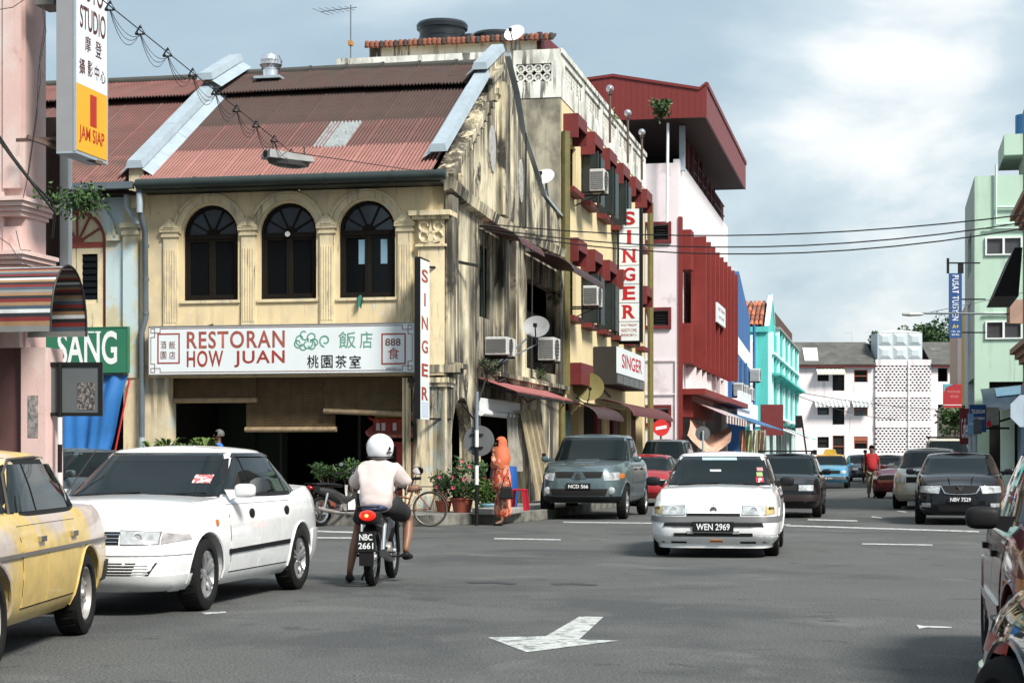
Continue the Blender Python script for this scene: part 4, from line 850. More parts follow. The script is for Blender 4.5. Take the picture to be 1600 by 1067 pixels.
for i in range(3):
    for j in range(2):
        x0, z0 = -2.43+1.63*i, .02+1.49*j; m = MB(); q = [(x0+.06, z0+.06), (x0+1.55, z0+.06), (x0+1.55, z0+1.43), (x0+.06, z0+1.43)]; c_ = (x0+.8, z0+.75)
        m.add([(a, -1.2, b_) for a, b_ in q]+[(c_[0]+(a-c_[0])*.45, -1.38, c_[1]+(b_-c_[1])*.45) for a, b_ in q], [(4, 5, 6, 7)]+[(k, (k+1) % 4, 4+(k+1) % 4, 4+k) for k in range(4)]); wt.part('pressed_panel', m, MATS['white_tank'])
for i, x in enumerate((37.8, 40.0, 44.5)): antenna(('television aerial on the ridge left of the white roof tank', 'television aerial just beside the white roof tank', 'television aerial at the right end of the white roof tank')[i], (x, 203, 12.5), 4.0 if i < 2 else 3.4, f=False, L_=1.6, elems=7, dirv=(1, .1))
dpm = MB(); dpm.tube([(43.4-38, -.4, 0), (43.4-38, -.4, 11.8)], .1, 6); ap.part('downpipe', dpm, WHITE)
# ================================================================ right side of the street
MINT = mat('mint_plaster', (.44, .60, .49), .85, var=.05, sc=.6, streak=[((.22, .29, .24), .52, .66, 2.2, .2, .6), ((.12, .14, .12), .60, .68, 5, .3, .5)]); MINTL = mat('mint_light', (.54, .68, .60), .85, var=.04)
gb = Thing('office_block', 'pale mint green block with paired white windows at the right edge', 'building', (14, 37.2, 0), f=True)
w = MB(); wall(w, 'y', 37.2, 12.05, 22, 4.2, 12.2, .3, [(12.49, 13.8, 9.15, 9.75), (12.49, 13.8, 5.9, 6.5), (15.5, 16.8, 9.15, 9.75), (15.5, 16.8, 5.9, 6.5)]); w.box(12.05, 12.6, 37.2, 37.5, 0, 4.2); gb.part('end_wall', w, MINT)
w = MB(); wall(w, 'x', 12.35, 37.5, 46.5, 4.4, 12.2, .3, [(40, 43.5, 5.4, 7.6), (40, 43.5, 8.8, 10.4)]); w.box(12.06, 12.3, 37.8, 38.2, 0, 4.4); w.box(12.06, 12.3, 46, 46.4, 0, 4.4); gb.part('street_wall', w, mat('grey_green_plaster', (.36, .46, .42), .85))
w = MB(); w.box(14, 14.1, 37.5, 46.5, 0, 4.4); w.box(12.35, 22, 37.5, 46.4, 11.8, 11.9); w.box(12.35, 22, 46.2, 46.4, 0, 12.2); w.box(12.6, 22, 38.5, 38.6, 0, 4.3); gb.part('inner_walls', w, MATS['shop_dark'])
for z in (9.15, 5.9):
    f_ = MB(); f_.box(12.45, 13.84, 37.12, 37.2, z-.05, z); f_.box(12.45, 13.84, 37.12, 37.2, z+.6, z+.65); f_.box(12.45, 12.51, 37.12, 37.22, z, z+.6); f_.box(13.78, 13.84, 37.12, 37.22, z, z+.6); f_.box(13.10, 13.18, 37.12, 37.22, z, z+.6); fo = gb.part('window', f_, WHITE)
    for a, b_ in ((12.51, 13.10), (13.18, 13.78)): f_ = MB(); f_.box(a, b_, 37.22, 37.25, z, z+.6); gb.part('pane', f_, mat('grey_pane', (.06, .06, .065), .15), fo)
pp = MB(); pp.tube([(12.85, 37.1, 12.6), (12.85, 37.1, 10.3), (14.5, 37.1, 10.3)], .05, 6); pp.tube([(12.9, 37.1, 10.95), (16, 37.1, 10.9)], .05, 6); pp.tube([(12.4, 37.1, 10.15), (16, 37.1, 10.1)], .04, 6); pp.tube([(12.4, 37.1, 6.85), (16, 37.1, 6.8)], .05, 6); gb.part('wall_pipes', pp, MINTL, smooth=True)
w = MB(); w.box(13.15, 17, 37.0, 41, 12.95, 13.75); w.box(13.9, 14.2, 37.3, 40, 12.2, 12.95); gb.part('roof_slab', w, MINT)
tnk = MB(); tnk.lathe([(.5, 0), (.5, 1.6), (0, 1.7)], 20, (14.15, 38.4, 13.1)); single('steel_tank', tnk, mat('tank_steel', (.55, .6, .62), .35, .6, blot=((.05, .2, .4), .5, .52, .8)), 'steel and blue cylindrical tank on the mint green roof', 'water tank', (14.15, 38.4, 13.1), f=True, smooth=True)
w = MB(); w.box(12.1, 12.35, 38.3, 45, 4.5, 8.2); gb.part('side_sign_panel', w, mat('grey_panel', (.30, .31, .32), .6))
# cream building further on
cb = Thing('shop_block', 'narrow cream and yellow building squeezed beyond the mint green block', 'building', (14, 60, 0), f=True)
YST = mat('yellow_stripe', (.62, .50, .10), .8)
for i, (px0, px1, m) in enumerate(((1484, 1496, mat('tan_wall', (.52, .40, .28), .85)), (1496, 1502, WHPK), (1502, 1512, YST), (1512, 1530, mat('pale_blue_wall', (.5, .6, .66), .8)))):
    ya, yb_ = fx(px1, 600, 12.04)[0], fx(px0, 600, 12.04)[0]
    w = MB(); w.box(12.04, 17, max(ya, 46.6), yb_-.01, 0, 7.9); cb.part('wall_bay', w, m)
w = MB(); w.box(12.06, 17, 70, 95, 0, 4.5); cb.part('low_wing', w, MATS['tan_wall'])
# near right brown corner building
BRN = mat('brown_pink_plaster', (.34, .22, .17), .85, var=.12, bump=.15)
rb_ = Thing('corner_building', 'brown plaster corner building with projecting cornices at the right edge', 'building', (14, 8, 0), f=True)
w = MB(); w.box(12.3, 20, 6, 14.6, 0, 10.5); rb_.part('wall', w, BRN)
for z in (7.35, 3.75):
    w = MB()
    for i, d in enumerate((.1, .2, .32)): w.box(12.3-d, 12.3, 6, 14.6+d, z+.14*i, z+.14*(i+1)); w.box(12.3, 20, 14.6, 14.6+d, z+.14*i, z+.14*(i+1))
    rb_.part('cornice', w, BRN)
w = MB(); w.box(12.22, 12.3, 12, 14.2, .3, 3.2); rb_.part('blue_door', w, mat('blue_shop_door', (.05, .14, .25), .5, var=.2))
w = MB(); w.prism([(13.4, 3.3), (15.2, 3.9), (15.25, 3.95), (13.4, 3.42)], 11.2, 12.1, 'x') if 0 else w.hexa([(11.55, 14.7, 5.6), (12.2, 14.7, 5.6), (12.2, 18.5, 5.6), (11.55, 18.5, 5.6), (12.1, 14.7, 6.9), (12.3, 14.7, 6.9), (12.3, 18.5, 6.9), (12.1, 18.5, 6.9)]); 
single('side_canopy', w, BLACKP, 'steep black sheet canopy high on the right edge under the brown cornice', 'canopy', (12, 16, 5.6), f=True)
w = MB(); w.box(12.05, 12.3, 37.0, 37.18, 0, 3.6); 
t = Thing('shop_awning', 'dark blue sloping awning below the mint green wall', 'awning', (13, 33, 3), f=True)
w = MB(); w.grid(lambda u, v_: (12.2+3.5*v_, 36.9-2.6*sin(R(90)*u)*1.2, 2.95+.95*cos(R(90)*u)+.35*v_), 8, 6); t.part('canopy', w, mat('navy_awning', (.015, .03, .05), .5, var=.3), smooth=True)
w = MB(); w.grid(lambda u, v_: (12.7+1.0*v_, 36.9-3.15*sin(R(90)*(u*.35+.3)), 2.985+.95*cos(R(90)*(u*.35+.3))+.35*(.14+.285*v_)), 4, 3); t.part('blue_patch', w, mat('blue_canvas', (.10, .19, .27), .5))
for z in (0,): 
    w = MB(); w.box(13.0, 13.5, 36.4, 36.9, 0, 3.3); gb.part('mint_column', w, MINTL); w = MB(); w.box(13.6, 14.2, 35.9, 36.2, 0, 3.2); single('blue_shop_panel', w, mat('blue_paint_panel', (.04, .12, .19), .6), 'tall blue panel beside the mint green column', 'panel', (0, 0, 0), f=True)
# ================================================================ near left pink building
PKL = mat('salmon_pink_plaster', (.66, .46, .42), .85, var=.06, sc=1.5, blot=[((.70, .60, .56), .48, .66, 1.1), ((.42, .25, .22), .62, .8, 3)], streak=((.3, .19, .17), .60, .78, 6, .4, .5), bump=.25)
_y = -9.6
xs_, _ = fy(40, 300, _y)
lp = Thing('corner_shop', 'salmon pink corner building with moulded cornices at the left edge', 'building', (xs_, _y, 0), f=True)
zc = fy(40, 325, _y)[1]
w = MB(); w.box(xs_-5, xs_, _y, _y+.7, 3.0, 11); w.box(xs_-5, xs_-.32, _y-.1, _y, 3.0, 11) ; w.box(xs_-5, xs_-.32, _y+.7, _y+.9, 3, 11); lp.part('upper_wall', w, PKL)
w = MB(); w.box(xs_-.32, xs_-.04, _y-.13, _y, 3, zc-.3); w.box(xs_-.32, xs_-.04, _y-.13, _y, zc+.3, 11); lp.part('pilaster', w, PKL)
for zz in (zc, fy(40, 408, _y)[1]):
    w = MB()
    for i, d in enumerate((.05, .12, .20, .26)): w.box(xs_-.36-d*.6, xs_+d*.6, _y-.15-d, _y+.72+d*.5, zz-.14+.07*i, zz-.14+.07*(i+1)-.006)
    lp.part('cornice', w, PKL)
xp0, xp1 = fy(36, 650, _y+.05)[0], fy(74, 650, _y+.05)[0]
w = MB(); w.box(xp0, xp1, _y-.02, _y+.6, 0, 3.0); lp.part('pillar', w, PKL)
w = MB(); w.box(xs_-6, xp0, _y+.1, _y+.2, 0, 3.0); lp.part('shaded_wall', w, mat('brown_wall', (.13, .06, .055), .85))
w = MB(); w.box(xp0+.12, xp1-.12, _y-.03, _y-.02, 1.6, 2.25); lp.part('torn_poster', w, mat('torn_poster_grey', (.30, .25, .24), .9, var=.4, sc=9, blot=((.10, .12, .11), .45, .6, 14)))
# striped barrel awning
sa = Thing('striped_awning', 'multicoloured striped barrel awning in front of the salmon pink building', 'awning', (xs_, _y-.6, 2.8), f=True)
yA = _y-.55; xe, ze = fy(108, 415, yA); xL = xs_-5; zb = fy(100, 522, yA)[1]; H_ = ze-zb; rA = .62; nS = 58
cols = [mat('stripe_'+n, c, .6, var=.15) for n, c in (('red', (.16, .015, .013)), ('tan', (.27, .16, .08)), ('white', (.55, .57, .57)), ('slate', (.05, .075, .10)), ('grey', (.19, .19, .18)), ('black', (.015, .015, .018)))]
seq = [4, 1, 0, 5, 2, 3, 1, 0, 5, 1, 4, 3, 0, 5, 1, 2, 5, 0, 3]
def prof_(t): a = pi*t; return (yA-rA*cos(a), zb+H_*sin(a)**.85)
for i in range(nS):
    p, q = prof_(i/nS), prof_((i+1)/nS); m = MB(); m.add([(xL, p[0], p[1]), (xe, p[0], p[1]), (xe, q[0], q[1]), (xL, q[0], q[1])], [(0, 1, 2, 3)]); sa.part('stripe', m, cols[seq[i % len(seq)]])
m = MB(); m.tube([(xe, *prof_(i/20)) for i in range(21)], .015, 6); sa.part('rim', m, cols[5])
# ================================================================ signs
def rect_ring(mb, x0, x1, z0, z1, t, y0, y1):
    mb.box(x0, x1, y0, y1, z0, z0+t); mb.box(x0, x1, y0, y1, z1-t, z1); mb.box(x0, x0+t, y0, y1, z0+t, z1-t); mb.box(x1-t, x1, y0, y1, z0+t, z1-t)
c0 = -.28
def S(px, py): return fy(px, py, c0)
x0, z1 = S(233, 511); x1, z0 = S(647, 581)
st = Thing('restaurant_sign', 'long white restaurant signboard with red lettering and green and black characters', 'sign', ((x0+x1)/2, c0, z0), f=True)
m = MB(); m.box(x0, x1, c0, c0+.14, z0, z1); st.part('board', m, SIGNW)
BRWN = mat('red_brown_line', (.17, .05, .035), .5, var=.2)
m = MB(); rect_ring(m, x0-.015, x1+.015, z0-.015, z1+.015, .02, c0-.012, c0+.15); st.part('frame', m, mat('thin_steel_edge', (.35, .33, .32), .4, .5))
m = MB(); q = c0-.005; L_ = .012
m.box(x0+.24, x1-.24, q, c0, z0+.035, z0+.035+L_); m.box(x0+.24, x1-.24, q, c0, z1-.047, z1-.035)
for sx, xe_ in ((1, x0), (-1, x1)):
    m.box(xe_+sx*.035, xe_+sx*.047, q, c0, z0+.22, z1-.22)
    for sz, ze_ in ((1, z0), (-1, z1)):
        X = lambda d: xe_+sx*d; Z = lambda d: ze_+sz*d
        for a, b_, c_, d_ in ((.035, .13, .035, .035+L_), (.035, .13, .12, .12+L_), (.035, .047, .035, .13), (.12, .132, .035, .2), (.035, .2, .12, .132) if 0 else (.12, .24, .12, .132), (.24, .252, .035, .132), (.035, .13, .21, .222), (.12, .132, .13, .222)):
            m.box(X(a), X(b_), q, c0, Z(c_), Z(d_))
st.part('border_lines', m, BRWN)
def P(px, py): return S(px, py)
m = MB()
a, b_ = P(246, 521), P(281, 568); rect_ring(m, a[0], b_[0], b_[1], a[1], .028, q, c0)
c_, d_ = P(596, 521), P(634, 569); rect_ring(m, c_[0], d_[0], d_[1], c_[1], .028, q, c0); st.part('emblem_frame', m, REDPAINT)
def tx(s, m_, px0, py0, px1, py1, bold=0, **k):
    (xa, za), (xb, zb_) = P(px0, py0), P(px1, py1); return text(st, s, m_, (xa+xb)/2, (za+zb_)/2, c0, za-zb_, 'y', xb-xa, bold, **k)
tx('RESTORAN', mat('faded_red_letters', (.34, .085, .06), .5, var=.3, sc=5), 292, 518, 445, 543, .03, space=1.12); tx('HOW', REDPAINT, 292, 548, 349, 573, .03, space=1.12); tx('JUAN', REDPAINT, 366, 548, 445, 573, .03, space=1.12)
GRL = mat('faded_green_letters', (.13, .32, .24), .6, var=.2, sc=6)
tx('飯', GRL, 529, 518, 556, 544, .02); tx('店', GRL, 562, 518, 582, 544, .02)
for i, ch in enumerate('桃園茶室'): tx(ch, BLACKP, 480+22*i, 555, 498+22*i, 575, .03)
tx('酒', MATS['red_brown_line'], 251, 533, 260, 545); tx('飯', BRWN, 264, 533, 274, 545); tx('園', BRWN, 251, 549, 260, 561); tx('店', BRWN, 264, 549, 274, 561)
tx('888', BRWN, 602, 529, 626, 540, .02); tx('食', REDPAINT, 606, 543, 624, 561, .01); tx('桃園茶室 012', GREYPIPE, 603, 574, 626, 577)
m = MB()
def curl(mb, cx_, cz_, r, a0, a1, w_=.014):
    n = 12
    for i in range(n):
        t0, t1 = a0+(a1-a0)*i/n, a0+(a1-a0)*(i+1)/n; r0, r1 = r*(.35+.65*i/n), r*(.35+.65*(i+1)/n)
        mb.prism([(cx_+(r0-w_)*cos(t0), cz_+(r0-w_)*sin(t0)), (cx_+(r1-w_)*cos(t1), cz_+(r1-w_)*sin(t1)), (cx_+(r1+w_)*cos(t1), cz_+(r1+w_)*sin(t1)), (cx_+(r0+w_)*cos(t0), cz_+(r0+w_)*sin(t0))], q, c0)
for px_, py_, r, a0, a1 in ((470, 530, .14, .5, 5), (480, 537, .13, 2, 7), (488, 527, .12, -1, 4), (476, 522, .13, 1, 5.5), (486, 540, .12, 3, 8), (466, 536, .1, 0, 5), (492, 536, .1, -2, 3), (473, 541, .09, 1, 6)): x, z = P(px_, py_); curl(m, x, z, r, a0, a1)
x, z = P(508, 532); curl(m, x, z, .13, -2.2, 4.6, .016); st.part('phoenix_emblem', m, GRL)
m = MB(); m.tube([(-.6, .0, 4.05), (-.6, c0, 4.0)], .015, 5); m.tube([(-5, .0, 4.05), (-5, c0, 4.0)], .015, 5); st.part('hanging_wire', m, WIREM)
# green SANG sign
c0 = -.2; x0, z1 = fy(73, 512, c0); x1, z0 = fy(200, 582, c0); x0 -= 1.5
st = Thing('shop_sign', 'green shop sign with white condensed letters over the blue tarpaulin', 'sign', ((x0+x1)/2, c0, z0), f=True)
m = MB(); m.box(x0, x1, c0, c0+.1, z0, z1); st.part('board', m, mat('green_sign', (.025, .16, .085), .5, var=.06, sc=1)); m = MB(); rect_ring(m, x0, x1, z0, z1, .025, c0-.01, c0); st.part('frame', m, MATS['green_sign'])
a, b_ = fy(90, 518, c0), fy(183, 569, c0)
text(st, 'SANG', WHITE, (a[0]+b_[0])/2, (a[1]+b_[1])/2, c0, a[1]-b_[1], 'y', b_[0]-a[0], .035)
text(st, 'LIANG', WHITE, a[0]-.95, (a[1]+b_[1])/2, c0, a[1]-b_[1], 'y', b_[0]-a[0], .035)
m = MB()
for px_, py_ in ((112, 567), (123, 567), (130, 567), (139, 567), (142, 519), (153, 519)): x, z = fy(px_, py_, c0); m.box(x-.07, x+.07, c0-.005, c0, z-.015, z+.015)
st.part('letter_serifs', m, WHITE)
# tall narrow SINGER board by the corner
xs2 = -.30; y0_, y1_ = fx(656.5, 530, xs2)[0], fx(671, 530, xs2)[0]; z1 = fx(660, 405, xs2)[1]; z0 = fx(660, 655, xs2)[1]
st = Thing('projecting_sign', 'tall narrow white projecting sign with red letters at the corner of the restaurant', 'sign', (xs2, (y0_+y1_)/2, z0), f=True)
m = MB(); m.box(xs2-.1, xs2, y0_, y1_, z0, z1); st.part('box', m, SIGNW); m = MB(); m.box(xs2-.11, xs2+.006, y0_-.02, y0_, z0, z1); m.box(xs2-.11, xs2+.006, y0_, y1_, z1, z1+.03); st.part('edge', m, BLACKP)
for i, ch in enumerate('SINGER'): text(st, ch, REDPAINT, (y0_+y1_)/2, z1-.32-i*.47, xs2, .26, 'x', .5 if ch != 'I' else .12, .04)
m = MB(); m.box(xs2-.1, xs2+.004, y0_+.1, y1_-.1, z0+.05, z0+.35); st.part('small_print_panel', m, mat('bluish_label', (.5, .58, .68), .6, var=.3, sc=30)); m = MB(); m.bar((xs2, y1_, z1-.1), (.05, .2, z1-.1), .04); m.bar((xs2, y1_, z0+.02), (.05, .2, z0+.02), .04); st.part('bracket', m, BLACKP)
# big vertical SINGER box sign
yS = 22.6; x0, z1 = fy(967.5, 327, yS); x1, z0 = fy(998.5, 532, yS)
st = Thing('projecting_sign', 'large vertical white light box sign with big red letters on the yellow block', 'sign', ((x0+x1)/2, yS, z0), f=True)
m = MB(); m.box(x0, x1, yS, yS+.22, z0, z1); st.part('box', m, SIGNW); hS = (z1-z0)
m = MB(); m.box(x0-.03, x0, yS, yS+.22, z0-.03, z1+.03); m.box(x1, x1+.10, yS+.03, yS+.24, z0-.03, z1+.03); m.box(x0, x1, yS, yS+.22, z0-.03, z0); m.box(x0-.05, x1, yS+.22, yS+.3, z0-.1, z1); st.part('steel_frame', m, BLACKP)
m = MB()
for k in range(1, 7): m.box(x0, x1, yS-.006, yS, z1-hS*.142*k-.02, z1-hS*.142*k)
st.part('panel_joints', m, mat('joint_grey', (.22, .23, .23), .6))
for i, ch in enumerate('SINGER'):
    zc_ = z1-hS*.142*(i+.5); hh = .44; text(st, ch, SREDP, (x0+x1)/2, zc_, yS, hh, 'y', .40 if ch != 'I' else .13, .055)
    if ch in 'INER':
        m = MB(); xc_ = (x0+x1)/2
        for sx in ((0,) if ch == 'I' else (-1, 1) if ch == 'N' else (-1,)):
            for sz in (-1, 1): m.box(xc_+sx*.17-.07, xc_+sx*.17+.07, yS-.005, yS, zc_+sz*(hh/2-.02)-.02, zc_+sz*(hh/2-.02)+.02)
        st.part('letter_serif', m, SREDP)
for k, (s_, h_) in enumerate((('PUSAT MENJAHIT', .11), ('RADIO/TV COMEL', .11), ('勝家縫衣機中心', .09))): text(st, s_, REDPAINT, (x0+x1)/2, z1-hS*(.885+.036*k), yS, h_, 'y', .52)
m = MB(); m.bar((x0, yS+.1, z0+3), (0, yS+.1, z0+3), .04); m.bar((x0, yS+.1, z0+.3), (0, yS+.1, z0+.3), .04); m.tube([(x0-.05, yS, z0), (x0-.05, yS, z1)], .02, 5); st.part('bracket', m, BLACKP)
# lower horizontal SINGER box
xb = .72; y0_, y1_ = 18.7, 25.0; _, z1 = fx(963, 541, xb); _, z0 = fx(963, 600, xb)
st = Thing('shop_sign', 'deep box sign with red letters on white above the long maroon awning', 'sign', (0, (y0_+y1_)/2, z0), f=True)
m = MB(); m.box(.02, xb, y0_, y1_, z0, z1); st.part('box', m, mat('dark_box_side', (.02, .018, .016), .7)); m = MB(); m.box(xb, xb+.03, y0_, y1_, z0+.34, z1); st.part('face', m, SIGNW)
for i in range(5): m = MB(); m.box(xb, xb+.025, y0_+.1+i*1.24, y0_+1.25+i*1.24, z0+.04, z0+.31); st.part('lower_panel', m, mat('smoked_panel', (.10, .11, .11), .4, var=.3, sc=8))
text(st, 'SINGER', SREDP, (y0_+y1_)/2+.1, (z0+.34+z1)/2+.02, xb+.03, .44, 'x', 4.6, .03)
# studio sign at the top left
ys = -10.2; cS = fy(117, 235, ys)[0]; x_l = fy(88, 235, ys)[0]; yE, zE = fx(167, 250, cS); z_a = fy(117, 236, ys)[1]
_, z_y = fx(117, 128, cS)
st = Thing('projecting_sign', 'tall white and yellow photo studio light box sign at the top left', 'sign', (cS, ys, z_a), f=True)
m = MB(); m.box(x_l, cS, ys, yE, z_a, z_a+4); st.part('box', m, mat('box_grey', (.28, .28, .29), .5, var=.05))
m = MB(); m.box(cS, cS+.008, ys+.02, yE-.02, z_y, z_a+4); st.part('white_face', m, SIGNW); m = MB(); m.box(cS, cS+.008, ys+.02, yE-.02, z_a+.03, z_y-.003); st.part('yellow_face', m, mat('yellow_face', (.75, .38, .015), .45, var=.03))
m = MB(); m.box(cS-.02, cS+.015, ys-.01, ys+.02, z_a, z_a+4); m.box(cS-.02, cS+.015, yE-.02, yE+.01, z_a, z_a+4); m.box(x_l, cS+.015, ys, yE, z_a-.03, z_a); st.part('trim', m, GALV)
DKR = mat('dark_red_print', (.09, .012, .012), .5)
def tf(s, m_, px0, py0, px1, py1, bold=0):
    ya, za = fx(px0, py0, cS); yb2, zb2 = fx(px1, py1, cS); zt, zb_ = fx((px0+px1)/2, py0, cS)[1], fx((px0+px1)/2, py1, cS)[1]
    return text(st, s, m_, (ya+yb2)/2, (zt+zb_)/2, cS+.008, zt-zb_, 'x', yb2-ya, bold)
tf('STUDIO', DKR, 124, 17, 164, 53, .025); tf('MODEL', DKR, 124, -72, 164, -40, .02); tf('FOTO', DKR, 126, -30, 160, 7, .025)
tf('摩', DKR, 132, 57, 141, 82, .02); tf('登', DKR, 148, 66, 158, 91, .02)
for ch, a, b_, c_, d_ in (('攝', 123, 92, 132, 117), ('影', 136, 96, 144, 121), ('中', 147, 103, 154, 126), ('心', 156, 112, 164, 131)): tf(ch, DKR, a, b_, c_, d_, .03)
OR = mat('red_on_yellow', (.42, .02, .005), .5); tf('1', OR, 140, 150, 150, 199, 0); tf('JAM SIAP', OR, 123, 202, 162, 230, .02)
m = MB(); a = fy(40, 213, ys-.1); m.bar((a[0], ys-.05, a[1]), (cS+.05, yE-.3, z_a-.06), .07, .06); m.bar((a[0]-.3, ys+.2, a[1]), (a[0]+.7, ys+.2, a[1]-.0), .05); st.part('steel_bracket', m, mat('rusty_steel', (.10, .06, .045), .7, var=.4, dirt=.4))
# box above the pink wall at the top edge
a, b_ = fy(54, 8, -9.9), fy(84, -8, -9.9); m = MB(); m.box(a[0], b_[0], -9.9, -9.4, a[1], b_[1]+.3); single('junction_box', m, mat('box_brown', (.16, .14, .12), .6), 'small grey brown box fixed to the pink wall at the top edge', 'box', (a[0], -9.9, a[1]), f=True)
# grey steel column
a, b_ = fy(93.5, 410, -8.2), fy(106.5, 236, -8.2); m = MB(); m.box(a[0], b_[0], -8.2, -8.05, fy(100, 475, -8.2)[1], b_[1]+.6); st = single('steel_column', m, mat('column_grey', (.33, .36, .38), .5, .3, var=.08), 'slim grey steel column standing behind the studio sign', 'column', (a[0], -8.2, 0), f=True)
m = MB(); a2 = fy(72, 330, -8); m.box(a2[0]-.3, a[0]+.02, -8.0, -7.8, fy(100, 475, -8.2)[1], b_[1]+.6); single('shaded_partition', m, mat('dark_brown_partition', (.05, .035, .03), .8), 'dark brown partition between the pink building and the steel column', 'partition', (a[0], -8, 0), f=True)
# direction board seen from the back on a striped pole
Yb = 28.6
def W3(px, py): return at(px, py, Yb)
a, b_ = W3(40, 566), W3(160.5, 650)
st = Thing('traffic_board', 'back of a grey traffic board with a torn poster, on a striped pole', 'sign', (W3(95, 700)[0], Yb, 0)); bx = st.o.location
BLKF = BLACKP
m = MB(); m.box(a[0]-bx.x, b_[0]-bx.x, 0, .03, b_[2], a[2]); st.part('panel', m, mat('board_back_grey', (.085, .095, .10), .6, var=.1, sc=1))
m = MB(); rect_ring(m, a[0]-bx.x, b_[0]-bx.x, b_[2], a[2], .055, -.03, 0); st.part('frame', m, BLKF)
c_, d_ = W3(121, 598), W3(148, 640); m = MB(); m.box(c_[0]-bx.x, d_[0]-bx.x, -.006, 0, d_[2], c_[2]); st.part('torn_poster', m, mat('torn_poster_dark', (.22, .19, .18), .9, var=.5, sc=14, blot=((.04, .04, .04), .42, .52, 25)))
zz = [0, .62, 1.02, 1.52, 1.9, 2.9]; zz = [W3(95, p)[2] for p in (0, 0)] and [0, .45, W3(95, 738)[2], W3(95, 694)[2], W3(95, 652)[2], a[2]]
for i in range(5): m = MB(); m.lathe([(.036, zz[i]), (.036, zz[i+1])], 14, (0, -.06, 0)); st.part('pole_band', m, [BLACKP, WHITE, BLACKP, WHITE, BLACKP][i], smooth=True)
# round sign backs, no-entry sign
def round_sign(lab, px, py, rpx, Y, faces=None, pole=None, stripes=False, polem=None, pw=.03):
    x, _, z = at(px, py, Y); r = rpx*Y/FPX; st = Thing('traffic_sign', lab, 'sign', (x, Y, 0))
    m = MB(); m.lathe([(0, 0), (r, 0), (r, .02), (0, .02)], 32, (0, 0, z), 'y'); st.part('disc', m, faces or mat('sign_back_grey', (.10, .105, .11), .6, var=.15, sc=4), smooth=30)
    return st, x, z, r
st, x, z, r = round_sign('round no entry sign, red with a white bar, above the grey wagon', 1033, 668, 13, 59, mat('no_entry_red', (.55, .02, .02), .5, var=.05))
m = MB(); m.hexa([(-r*.65, -.008, z-.08), (r*.65, -.008, z-.02), (r*.65, 0, z-.02), (-r*.65, 0, z-.08), (-r*.65, -.008, z+.02), (r*.65, -.008, z+.08), (r*.65, 0, z+.08), (-r*.65, 0, z+.02)]); st.part('white_bar', m, WHITE); m = MB(); m.lathe([(.035, 0), (.035, z)], 10, (0, .06, 0)); st.part('pole', m, GREYPIPE)
st, x, z, r = round_sign('round traffic sign seen from the back in front of the orange tarpaulin', 1098, 677, 11.5, 62)
m = MB(); m.lathe([(.035, 0), (.035, z+.1)], 10, (0, -.06, 0)); st.part('pole', m, GALV)
st, x, z, r = round_sign('round traffic sign seen from the back beside the woman in orange', 748.5, 688.5, 24, 34.4)
dx = at(745, 0, 34.4)[0]-x
bands = [(0, .30, BLACKP), (.30, at(0, 757, 34.4)[2], BLACKP), (at(0, 757, 34.4)[2], at(0, 727, 34.4)[2], WHITE), (at(0, 727, 34.4)[2], at(0, 698, 34.4)[2], BLACKP), (at(0, 698, 34.4)[2], at(0, 672, 34.4)[2], WHITE), (at(0, 672, 34.4)[2], at(0, 612, 34.4)[2], mat('grey_blue_pole', (.18, .21, .24), .5))]
for a, b_, mm_ in bands: m = MB(); m.lathe([(.036, a), (.036, b_)], 12, (dx, -.07, 0)); st.part('pole_band', m, mm_, smooth=True)
m = MB()
for dz in (-.12, .12): m.box(-.12+dx, .12+dx, -.04, -.0, z+dz-.012, z+dz+.012)
st.part('clamp', m, BLACKP)
# right hand side cluster
def board(name, lab, px0, py0, px1, py1, Y, m_, txts=(), pole=None, d=.06):
    a, b_ = at(px0, py0, Y), at(px1, py1, Y); cx_ = (a[0]+b_[0])/2; st = Thing(name, lab, 'sign', (cx_, Y, b_[2])); hw = (b_[0]-a[0])/2; h = a[2]-b_[2]
    m = MB(); m.box(-hw, hw, 0, d, 0, h); st.part('board', m, m_)
    for s_, mm_, u, v, w_, hh, rot in txts: text(st, s_, mm_, (u-.5)*2*hw, v*h, 0, hh*h, 'y', w_*2*hw, .02, rot=rot)
    if pole: m = MB(); m.lathe([(.04, -b_[2]), (.04, 0)], 10, (0, .08, 0)); st.part('pole', m, GALV)
    return st, hw, h
NAVY = mat('sign_navy', (.012, .06, .20), .5, var=.05)
Yp = 66
st, hw, h = board('projecting_sign', 'tall blue vertical tuition centre sign with white letters', 1483, 427, 1503, 528, Yp, NAVY, ())
o = text(st, 'PUSAT TUISYEN', WHITE, 0, h*.62, 0, hw*1.0, 'y', h*.70, .015, space=1.15)
for v in o.data.vertices: x, z = v.co.x, v.co.z-h*.62; v.co.x, v.co.z = z, h*.62-x
text(st, 'A+', mat('sign_gold', (.6, .45, .05), .5), 0, h*.18, 0, h*.06, 'y', hw*1.0, .05); text(st, 'TEL 05', WHITE, 0, h*.1, 0, h*.025, 'y', hw*1.4); text(st, 'SPM PMR', WHITE, 0, h*.05, 0, h*.03, 'y', hw*1.2)
m = MB(); m.box(-.3, -.22, .02, .1, h, h+.55); m.box(-.3, .9, .03, .08, h+.35, h+.4); m.box(.1, .3, .03, .08, h, h+.4); m.bar((.25, .05, .2), (1.1, .05, .2), .05); m.bar((.25, .05, 1.4), (1.1, .05, 1.4), .05); st.part('steel_bracket', m, BLACKP)
st, hw, h = board('hanging_banner', 'red square shop sign with a blue corner over the parked cars', 1474, 600, 1503, 637, 58, mat('sign_crimson', (.33, .02, .03), .5, var=.08), (('MAKANAN', mat('pale_red_text', (.55, .2, .2), .5), .55, .68, .7, .1, 0), ('SEGAR', MATS['pale_red_text'], .6, .48, .45, .1, 0)))
